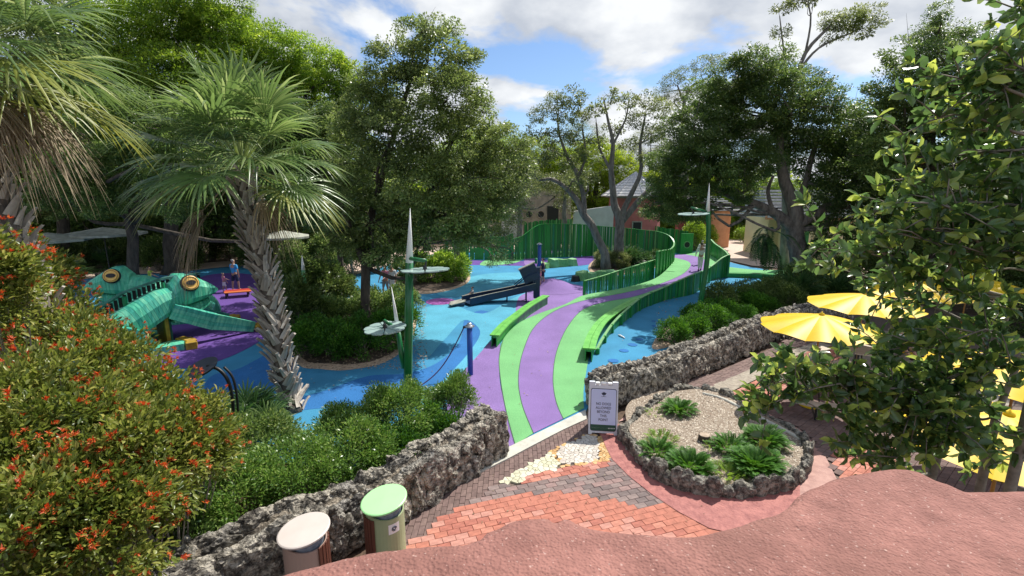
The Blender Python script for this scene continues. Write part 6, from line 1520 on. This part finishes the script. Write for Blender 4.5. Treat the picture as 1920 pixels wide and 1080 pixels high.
def palm(label, path, crown, nf, sc, seed, dead=(), boots=120, rads=(.24, .17), fsc=1.0, yellow=3, group=None, b0=0):
    rs = random.Random(seed); o0 = Vector((path[0].x, path[0].y, 0)); root = thing('sabal_palm', label, 'palm tree', o0, 0, group)
    pp = resample(cat_rom(path, 8), .05); n = len(pp); b = MB(); sub = pp[::4]
    b.tube([p - o0 for p in sub], [rads[0] + (rads[1] - rads[0]) * i / (len(sub) - 1) for i in range(len(sub))], 14); b.obj('trunk', M['palmtrunk'], root, smooth=True)
    ga = 2.39996
    for k in range(boots):
        t = b0 + (1 - b0) * k / boots; i = int(t * (n - 2)); p = pp[i]; ax = (pp[i + 1] - pp[i]).normalized(); r = rads[0] + (rads[1] - rads[0]) * t; a = k * ga + rs.gauss(0, .12)
        q = ax.to_track_quat('Z', 'Y').to_matrix().to_4x4(); Mx = Matrix.Translation(p - o0) @ q @ Matrix.Rotation(a, 4, 'Z') @ Matrix.Translation((r * .92, 0, 0)) @ Matrix.Rotation(rs.gauss(.10, .10), 4, 'Y') @ Matrix.Rotation(rs.choice((-1, 1)) * rs.uniform(.25, .6), 4, 'X')
        s = sc * rs.uniform(.75, 1.15); o = inst('boot', rs.choice(BOOT), root); o.matrix_local = Mx @ Matrix.Diagonal((s, s, s, 1))
    c = crown - o0
    for k in range(nf):
        t = (k + .5) / nf; el = 84 - (98 if fsc > 1 else 104) * t ** 1.05; az = k * ga + rs.gauss(0, .15)
        e5 = int(round(el / 14) * 14); mk = 'palm' if not (k >= nf - yellow) else 'palmy'
        me = fr(e5, rs.randrange(2), mk, droop=.30 if e5 > 30 else .42)
        base = c + Vector((math.cos(az), math.sin(az), 0)) * .10 + Vector((0, 0, .25 * (1 - t) - .1)); s = fsc * rs.uniform(.85, 1.1)
        inst('frond', me, root, base, (rs.gauss(0, .12), rs.gauss(0, .06), az), (s, s, s))
    for az, el, s in dead:
        me = fr(int(el), 7, 'palmd', droop=.9, spread=75)
        inst('dead_frond', me, root, c + Vector((0, 0, -.15)), (rs.gauss(0, .1), 0, R(az)), (s, s, s))
    return root
Yp = 11.8
pth = [G(552, 775, 0), P(545, 745, Yp), P(528, 680, Yp), P(512, 600, Yp + .05), P(496, 520, Yp + .1), P(480, 460, Yp + .1), P(466, 400, Yp + .1), P(455, 325, Yp + .1)]
palm('tall sabal palm with criss cross booted trunk and full fan crown', pth, P(452, 310, Yp + .1), 40, 1.0, 3, dead=[(200, -40, 1.0), (214, -48, 1.05), (335, -42, .75), (350, -52, .7)], boots=210, rads=(.19, .14), fsc=1.2)
Yq = 7.4
pth = [G(110, 960, 0) + Vector((-.6, 0, 0)), P(80, 640, Yq), P(50, 520, Yq), P(12, 420, Yq), P(-22, 330, Yq), P(-62, 200, Yq), P(-85, 110, Yq)]
palm('leaning sabal palm at the left edge with shaggy dead fronds', pth, P(-85, 95, Yq), 40, .85, 5, dead=[(300, -20, .8), (330, -25, .8), (350, -35, .8), (10, -30, .8), (320, -45, .7), (345, -50, .7), (300, -50, .65)], boots=150, rads=(.17, .14), fsc=1.0, yellow=7, b0=.40)
def fanplant(label, base, n, s, mk='palmdk', seed=0, el=(75, 12), pet=.6, group=None, name='palmetto'):
    rs = random.Random(seed); root = thing(name, label, 'palm plant', base, 0, group)
    for k in range(n):
        e = el[0] + (el[1] - el[0]) * k / max(1, n - 1); e5 = int(round(e / 15) * 15); me = fr(e5, rs.randrange(2), mk, pet=pet, bl=.75, nseg=24, droop=.3)
        inst('frond', me, root, (0, 0, .05), (rs.gauss(0, .1), 0, k * 2.4 + rs.gauss(0, .2)), (s,) * 3)
    return root
for i, (x, y, z, n, s, mk, lb) in enumerate([(1172, 497, .1, 16, 1.55, 'palmdk', 'fan palmetto on the little island behind the low railing'), (1490, 566, .1, 18, 1.5, 'palmdk', 'spiky fan palmetto at the foot of the big oak'), (1560, 560, .1, 14, 1.3, 'palmdk', 'silvery fan palmetto next to the first yellow umbrella'),
        (1440, 560, .1, 12, 1.2, 'palmdk', 'dark fan palmetto left of the oak trunk foot'), (470, 805, 0, 15, 1.0, 'palmdk', 'fan palmetto left of the sabal palm foot'), (500, 835, 0, 10, .85, 'palm', 'light fan palmetto by the sabal palm foot'), (610, 610, .1, 14, 1.2, 'palmdk', 'fan palmetto on the oak island left of the trunk'),
        (700, 600, .1, 12, 1.1, 'palmdk', 'fan palmetto on the oak island right of the trunk'), (1390, 448, 0, 14, 1.6, 'lime', 'small bright fan palm by the cream building'), (120, 520, 0, 12, 1.5, 'palmdk', 'shaded young palm behind the leaning trunk'), (200, 505, 0, 12, 1.5, 'palmdk', 'shaded young palm under the pale canvas umbrella'), (555, 628, .1, 10, 1.0, 'palmdk', 'fan palmetto at the left tip of the oak island')]):
    fanplant(lb, G(x, y, z), n, s, mk, seed=i)
# pinnate staghorn-like plants on the oak trunk and cycads
def pinnate_mesh(Ln, nl, ll, m, arch=.4, var=0, wl=.018, rise=.6):
    g = np.random.default_rng(var); pts = []
    for k in range(9):
        t = k / 8; pts.append(Vector((Ln * t, 0, rise * Ln * t - arch * Ln * t * t * 1.6)))
    V, Q, RN = [], [], []
    for k in range(nl):
        t = .12 + .88 * k / nl; f = t * 8; i = min(7, int(f)); p = pts[i].lerp(pts[i + 1], f - i); tan_ = (pts[i + 1] - pts[i]).normalized()
        for sg in (-1, 1):
            d = (tan_ * .55 + Vector((0, sg, .35))).normalized(); l_ = ll * math.sin(math.pi * (.12 + .8 * t)) ** .6 * g.uniform(.9, 1.1); w = tan_ * wl
            e = p + d * l_ + Vector((0, 0, -.15 * l_)); m_ = p + d * l_ * .5; j = len(V)
            V += [p, m_ + w, e, m_ - w]; Q.append((j, j + 1, j + 2, j + 3)); RN.append(float(np.clip(g.normal(.45, .2), 0, 1)))
    for k in range(8):
        a, c = pts[k], pts[k + 1]; j = len(V); w = Vector((0, .008, 0)); V += [a - w, a + w, c + w, c - w]; Q.append((j, j + 1, j + 2, j + 3)); RN.append(.8)
    return mesh_np('frond', [tuple(v) for v in V], [np.array(Q)], m, False, RN)
CY = [pinnate_mesh(.46, 26, .115, L['cycad'], .42, i, .009, .72) for i in range(3)]; CYL = [pinnate_mesh(.42, 16, .13, L['fernl'], .35, i + 5, .013, .8) for i in range(2)]
def cycad(label, base, n, s, seed, me=CY, group='cycads in the planter', name='cycad'):
    rs = random.Random(seed); root = thing(name, label, 'cycad', base, 0, group)
    n = int(n * 2.3); s *= .74
    for k in range(n):
        t = k / n; a = k * 2.4 + rs.gauss(0, .2); sp_ = .45 * math.sqrt(rs.random())
        inst('frond', rs.choice(me), root, (math.cos(a) * sp_ * .6, math.sin(a) * sp_ * .6, rs.uniform(0, .03)), (rs.gauss(0, .15), R(-58 + 58 * t) + rs.gauss(0, .1), a), (s * rs.uniform(.8, 1.1),) * 3)
    return root
for i, (x, y, n, s, me, lb) in enumerate([(1272, 772, 46, .80, CY, 'round cycad clump at the back of the planter'), (1232, 850, 40, .72, CY, 'cycad clump at the front left of the planter'), (1292, 878, 60, .90, CY, 'cycad clump low at the front middle of the planter'), (1240, 828, 26, .55, CYL, 'yellowish cycad clump beside the planter left edge'),
        (1415, 880, 80, 1.12, CY, 'biggest dark cycad clump at the front right of the planter'), (1432, 832, 60, .98, CY, 'cycad clump behind the biggest one in the planter'), (1368, 842, 40, .78, CY, 'cycad clump right of the sawn stump'), (1362, 890, 24, .55, CYL, 'small yellow green cycad at the front of the planter'), (1222, 776, 10, .34, CYL, 'tiny light green seedling alone on the gravel'), (1342, 842, 10, .40, CYL, 'pale seedling touching the sawn stump')]):
    cycad(lb, G(x, y, .17), n, s, i + 3, me)
# hanging dark fern clump on the big oak trunk
FERN = [pinnate_mesh(1.1, 22, .28, L['palmdk'], .8, i + 20, .035, .5) for i in range(2)]
for (x, y, n, s, lb) in ((1440, 452, 26, 1.1, 'dark hanging fern clump left of the oak trunk'), (1535, 455, 16, .8, 'dark fern clump hanging right of the oak trunk')):
    c = P(x, y, 26.0); root = thing('hanging_fern', lb, 'fern', c)
    for k in range(n): inst('frond', random.choice(FERN), root, (random.gauss(0, .2), random.gauss(0, .2), random.gauss(0, .25)), (0, random.uniform(-.2, .9), k * 2.4), (s,) * 3)
# ------------------------------------------------------------------ big leaved shrub in the right foreground
def big_shrub():
    rs = random.Random(21); g = np.random.default_rng(21); base = Vector((4.3, 4.2, 0)); root = thing('big_leaf_shrub', 'close shrub with large glossy oval leaves reaching in from the right', 'shrub', base)
    b = MB(); PA, DA, RA = [], [], []
    hubs = []
    # (px,py,Y) of branch ends; grown from a few stems on the right
    stems = [[P(1745, 900, 3.9), P(1790, 800, 3.9), P(1850, 690, 3.8), P(1900, 560, 3.8)], [P(1960, 900, 3.9), P(1960, 700, 3.9), P(1950, 450, 3.9), P(1930, 250, 3.9), P(1925, 60, 3.9)], [P(1850, 860, 3.8), P(1880, 750, 3.8), P(1930, 640, 3.8)], [P(1990, 500, 3.5), P(2000, 300, 3.5), P(2000, 150, 3.5)]]
    for s in stems:
        pts = cat_rom([p - base for p in [Vector((s[0].x + .1, s[0].y + .1, 0))] + s], 5); n = len(pts); b.tube(pts, [.045 * (1 - .7 * i / n) for i in range(n)], 7)
    sp_ = [q for s in stems for q in cat_rom(s, 5)]
    ends = [(1405, 735, 3.6), (1440, 760, 3.6), (1500, 725, 3.5), (1540, 770, 3.5), (1570, 700, 3.6), (1600, 760, 3.6), (1560, 830, 3.5), (1610, 850, 3.6), (1650, 800, 3.6), (1650, 660, 3.6),
            (1690, 700, 3.6), (1720, 780, 3.6), (1680, 860, 3.5), (1740, 860, 3.6), (1560, 500, 3.9), (1540, 450, 3.9), (1600, 470, 3.8), (1650, 430, 3.8), (1610, 400, 3.9), (1670, 380, 3.8), (1720, 430, 3.7), (1700, 330, 3.8),
            (1670, 265, 4.0), (1740, 300, 3.7), (1760, 380, 3.6), (1780, 470, 3.6), (1760, 230, 3.8), (1720, 170, 3.9), (1760, 160, 3.8), (1800, 200, 3.7), (1810, 280, 3.6), (1830, 350, 3.6), (1840, 150, 3.7), (1860, 220, 3.6), (1880, 110, 3.7), (1870, 290, 3.5), (1900, 180, 3.6), (1910, 60, 3.7), (1900, 330, 3.5),
            (1830, 430, 3.5), (1880, 400, 3.5), (1850, 510, 3.5), (1900, 480, 3.4), (1830, 600, 3.5), (1900, 580, 3.4), (1780, 640, 3.5), (1850, 680, 3.5), (1910, 690, 3.4), (1800, 730, 3.5), (1870, 770, 3.5), (1790, 810, 3.6), (1850, 850, 3.6), (1910, 820, 3.5), (1750, 690, 3.6), (1700, 640, 3.7), (1905, 10, 3.8), (1880, 870, 3.7), (1730, 250, 3.9), (1790, 330, 3.8), (1440, 720, 3.7)]
    for ei, (x, y, Yv) in enumerate(ends):
        e = P(x, y, Yv + rs.uniform(-.25, .25)); near = min(sp_, key=lambda q: (q - e).length + max(0, q.z - e.z) * .5 + rs.random() * .3)
        pts = limb_path(near - base, e - base, 300 + ei, .08); n = len(pts); L_ = (near - e).length
        b.tube(pts, [max(.004, .016 * (1 - .8 * i / (n - 1))) for i in range(n)], 5)
        fine = resample(pts, .045)
        # side twigs
        tw = [(fine, .35)]
        for k in range(max(3, int(L_ / .10))):
            i = rs.randrange(max(1, len(fine) // 4), len(fine)); p = fine[i]; d = Vector((rs.gauss(-.3, .6), rs.gauss(0, .5), rs.gauss(.15, .55))).normalized(); l2 = rs.uniform(.18, .42)
            q = [p, p + d * l2 * .5 + Vector((0, 0, .02)), p + d * l2]; b.tube(q, [.006, .005, .0025], 4); tw.append((resample(q, .04), 0))
        for seg, st in tw:
            m0 = int(len(seg) * st)
            for i in range(m0, len(seg)):
                if rs.random() < .24 and i < len(seg) - 2: continue
                t = (seg[min(i + 1, len(seg) - 1)] - seg[max(i - 1, 0)]).normalized(); last = i >= len(seg) - 2
                for j in range(4 if last else 1):
                    a = rs.random() * 6.28; pr = Vector((rs.gauss(0, 1), rs.gauss(0, 1), rs.gauss(.25, 1))).normalized(); d = (t * .45 + pr * .8)
                    PA.append(seg[i]); DA.append(d); RA.append(min(1, max(0, rs.gauss(.28, .17) + (.5 if last and rs.random() < .4 else 0))))
    b.obj('branches', M['twig'], root, smooth=True)
    inst('foliage', leaf_mesh('foliage', np.array([tuple(p) for p in PA]), np.array([tuple(p) for p in DA]), .104, .063, 'fold', L['big'], g, .5, np.array(RA)), root)
    print('big leaves', len(PA))
big_shrub()
def scatter(name, n, px, py, z, size, m, sd):
    g = np.random.default_rng(sd); pts = [G(g.uniform(*px), g.uniform(*py), z) for k in range(n)]; PP = np.array([tuple(p) for p in pts]); D = g.normal(size=(n, 3)) * np.array([1, 1, .08])
    o = inst(name, leaf_mesh(name, PP, D, size, size * .5, 'rhomb', L[m], g, 3.0)); o['kind'] = 'stuff'
scatter('fallen_leaf', 90, (780, 1350), (800, 1000), .046, .05, 'palmd', 8); scatter('fallen_leaf', 160, (400, 1200), (520, 780), .03, .07, 'palmd', 9); scatter('fallen_leaf', 60, (1250, 1560), (660, 900), .05, .06, 'palmd', 10)
# leaf litter on the soils and paving
g = np.random.default_rng(3); pts = []
for k in range(2600):
    x, y = g.uniform(540, 800), g.uniform(560, 692); pts.append(G(x, y, .15))
for k in range(900): pts.append(G(g.uniform(1230, 1600), g.uniform(540, 640), .15))
PP = np.array([tuple(p) for p in pts]); D = g.normal(size=(len(PP), 3)) * np.array([1, 1, .15])
o = inst('leaf_litter', leaf_mesh('leaf_litter', PP, D, .09, .05, 'rhomb', L['palmd'], g, 2.5)); o['kind'] = 'stuff'
# ================================================================== PEOPLE
def skin_mesh(name, V, E, Rr, m, sub=2):
    me = bpy.data.meshes.new(name); me.from_pydata(V, E, []); o = bpy.data.objects.new(name, me); COL.objects.link(o)
    s = o.modifiers.new('s', 'SKIN'); s.use_smooth_shade = True
    sv = me.skin_vertices[0].data
    for i, r in enumerate(Rr):
        sv[i].radius = r if hasattr(r, '__len__') else (r, r); sv[i].use_root = (i == 0)
    u = o.modifiers.new('u', 'SUBSURF'); u.levels = sub; u.render_levels = sub
    dg = bpy.context.evaluated_depsgraph_get(); dg.update(); r = bpy.data.meshes.new_from_object(o.evaluated_get(dg)); bpy.data.objects.remove(o); r.name = name
    r.materials.clear(); r.materials.append(m)
    for p in r.polygons: p.use_smooth = True
    return r
def person(label, loc, rz, h=1.7, top='c_white', bottom='c_white', hair='h_dark', skin='skin', shoes='c_black', pose='stand', long=False, dress=False, group=None, arms=(12, -6), stride=.10, longhair=False):
    root = thing('person', label, 'person', loc, rz, group); s = h / 1.75
    A1, A2 = R(arms[0]), R(arms[1])
    if pose == 'sit': pel = .12
    else: pel = .92
    def arm(sg, a):
        sh = (sg * .19, 0, pel + .50); el = (sg * (.19 + .07), .27 * math.sin(a), pel + .50 - .27 * math.cos(a)); f = a + R(18)
        wr = (sg * .25, el[1] + .25 * math.sin(f), el[2] - .25 * math.cos(f)); hd = (sg * .24, wr[1] + .09 * math.sin(f), wr[2] - .09 * math.cos(f)); return sh, el, wr, hd
    V = [(0, 0, pel), (0, -.01, pel + .22), (0, -.01, pel + .45), (0, 0, pel + .57), (0, .01, pel + .64), (0, .02, pel + .73), (0, .01, pel + .80)]
    Rr = [(.145, .105), (.125, .09), (.15, .10), (.06, .06), (.052, .052), (.078, .09), (.06, .075)]; E = [(i, i + 1) for i in range(6)]
    AR = []
    for sg, a in ((-1, A1), (1, A2)):
        q = arm(sg, a); i = len(V); V += [q[0], q[1], q[2], q[3]]; Rr += [.055, .042, .028, (.036, .02)]; E += [(2, i), (i, i + 1), (i + 1, i + 2), (i + 2, i + 3)]; AR.append(q)
        # thumb and fingers as short chains
        w = Vector(q[3]); d = (w - Vector(q[2])).normalized()
        for f in range(4):
            j = len(V); b0 = w + Vector((0, (f - 1.5) * .018, 0)); V += [tuple(b0 + d * .05), tuple(b0 + d * (.085 + .01 * (f in (1, 2))))]; Rr += [.009, .007]; E += [(i + 3, j), (j, j + 1)]
        j = len(V); V.append(tuple(w + Vector((0, .035, 0)) + d * .02)); Rr.append(.010); E.append((i + 3, j))
    LG = []
    for sg in (-1, 1):
        if pose == 'sit': q = [(sg * .09, .03, pel), (sg * .11, .42, pel + .16), (sg * .11, .72, pel - .06), (sg * .11, .84, pel - .02)]
        else:
            f = stride * sg; q = [(sg * .09, 0, pel - .06), (sg * .10, f * .7 + .02, .50), (sg * .10, f, .09), (sg * .105, f + .13, .035)]
        i = len(V); V += q; Rr += [.085, .058, .038, (.042, .028)]; E += [(0, i), (i, i + 1), (i + 1, i + 2), (i + 2, i + 3)]; LG.append(q)
    # nose
    j = len(V); V.append((0, .115, pel + .725)); Rr.append(.012); E.append((5, j))
    inst('body', skin_mesh('body', V, E, Rr, M[skin]), root)
    # top
    k = 1.16; tv = [V[0], V[1], V[2], (0, 0, pel + .545)]; tr_ = [(.162, .12), (.145, .108), (.172, .118), (.075, .075)]; te = [(0, 1), (1, 2), (2, 3)]
    if dress:
        tv = [(0, 0, .30), (0, 0, .6)] + tv; tr_ = [(.20, .19), (.18, .16)] + tr_; te = [(i, i + 1) for i in range(5)]
    ci = len(tv) - 2
    for q in AR:
        i = len(tv); e = q[2] if long else Vector(q[0]).lerp(Vector(q[1]), .8); tv += [q[0], tuple(q[1]) if long else tuple(e)]; tr_ += [.072, .060]; te += [(ci, i), (i, i + 1)]
        if long: tv.append(q[2]); tr_.append(.045); te.append((i + 1, i + 2))
    inst('shirt' if not dress else 'dress', skin_mesh('shirt', tv, te, tr_, M[top], 2), root)
    if not dress:
        bv = [(0, 0, pel + .06)]; br = [(.155, .118)]; be = []
        for q in LG:
            i = len(bv); kn = Vector(q[0]).lerp(Vector(q[1]), .98); bv += [q[0], tuple(kn)]; br += [.10, .080]; be += [(0, i), (i, i + 1)]
            if long: bv.append(tuple(Vector(q[1]).lerp(Vector(q[2]), .9))); br.append(.060); be.append((i + 1, i + 2))
        inst('trousers' if long else 'shorts', skin_mesh('shorts', bv, be, br, M[bottom], 2), root)
    for q in LG:
        hl, to = Vector(q[2]), Vector(q[3]); d = (to - hl); v = [tuple(hl + Vector((0, -.03, -.045))), tuple(hl + Vector((0, .05, -.05))), tuple(to + Vector((0, .05, -.005)))]
        inst('shoe', skin_mesh('shoe', v, [(0, 1), (1, 2)], [(.048, .04), (.05, .038), (.045, .028)], M[shoes], 2), root)
    hv = [(0, -.015, pel + .835), (0, -.045, pel + .78), (0, -.05, pel + .71)]; hr = [(.082, .085), (.09, .08), (.078, .05)]
    if longhair: hv += [(0, -.075, pel + .60), (0, -.085, pel + .45)]; hr += [(.09, .04), (.07, .03)]
    inst('hair', skin_mesh('hair', hv, [(i, i + 1) for i in range(len(hv) - 1)], hr, M[hair], 2), root)
    for sg in (-1, 1):
        b = MB(); b.cyl((sg * .032, .098, pel + .755), .011, .009, .008, 8, M=None); b.obj('eye', M['black'], root)
    root.scale = (s, s, s); return root
q = Gp(1312, 507, .02); person('man in white shirt and white trousers walking away along the purple ribbon', q, R(-8), 1.78, 'c_white', 'c_white', 'h_dark', long=True, arms=(20, -14), stride=.14)
q = Gp(1318, 499, .02) + Vector((.15, .8, 0)); person('woman in white with a pale headscarf just ahead of the man in white', q, R(-4), 1.68, 'c_white', 'c_white', 'c_white' if False else 'h_grey', long=True, arms=(10, -10), stride=.08)
q = G(443, 545, .02); person('man in a bright blue tee shirt and dark shorts with grey hair', q, R(-15), 1.78, 'c_blue', 'c_navy', 'h_grey', stride=.12, arms=(25, -5))
q = G(437, 545, .02) + Vector((-.25, -.35, 0)); person('small child in pink and white beside the man in blue', q, R(-40), 1.08, 'c_pink', 'c_white', 'h_blond', arms=(40, 10))
q = G(194, 578, .02); person('woman in a sleeveless black dress with long dark hair beside the second frog', q, R(-70), 1.68, 'c_black', 'c_black', 'h_dark', dress=True, longhair=True, arms=(30, 15))
q = G(154, 580, .02); person('little child in a dark top and pink shorts left of the woman in black', q, R(150), 1.1, 'c_black', 'c_pink', 'h_dark', arms=(35, -20))
q = G(285, 545, .9); person('child in a lime top climbing behind the dark ramp', q, R(-60), 1.15, 'c_lime', 'c_navy', 'h_dark', arms=(60, 40))
q = G(113, 560, .02); person('person in a pale grey top with backpack straps behind the firebush', q, R(10), 1.7, 'c_grey', 'c_navy', 'h_dark')
q = G(1018, 533, .28); person('older child in navy clothes standing on the purple mound at the slide', q, R(80), 1.5, 'c_navy', 'c_navy', 'h_dark', arms=(40, 20))
q = G(1009, 533, .28) + Vector((.1, -.3, 0)); person('small child in pink crouching against the slide tower', q, R(60), .95, 'c_pink', 'c_grey', 'h_blond', arms=(60, 40))
q = G(886, 560, .14); person('child in a light blue top sitting at the bottom of the slide', q, R(110), 1.15, 'c_grey', 'c_navy', 'h_dark', pose='sit', arms=(60, 30))
q = G(737, 555, .02); person('blond woman in a pale dress seen through the oak leaves', q, R(170), 1.68, 'c_white', 'c_white', 'h_blond', dress=True, longhair=True)
q = G(724, 555, .02); person('dark haired woman in a pink top next to the blond woman', q, R(160), 1.62, 'c_pink', 'c_grey', 'h_dark', longhair=True, arms=(50, 20))
q = P(1312, 430, 46.5); person('person in a pink shirt in the dark doorway of the orange kiosk', Vector((q.x, q.y, 0.0)), R(180), 1.75, 'c_pink', 'c_black', 'h_dark')
q = P(1531, 690, 12.9); person('seated person in grey at the picnic table under the nearest umbrella', Vector((q.x, 12.95, .40)), R(180), 1.65, 'c_grey', 'c_navy', 'h_dark', pose='sit', arms=(60, 50))
q = P(1685, 640, 14.9); person('seated person in white at the second picnic table', Vector((q.x, 14.9, .40)), R(180), 1.65, 'c_white', 'c_navy', 'h_dark', pose='sit', arms=(60, 50))
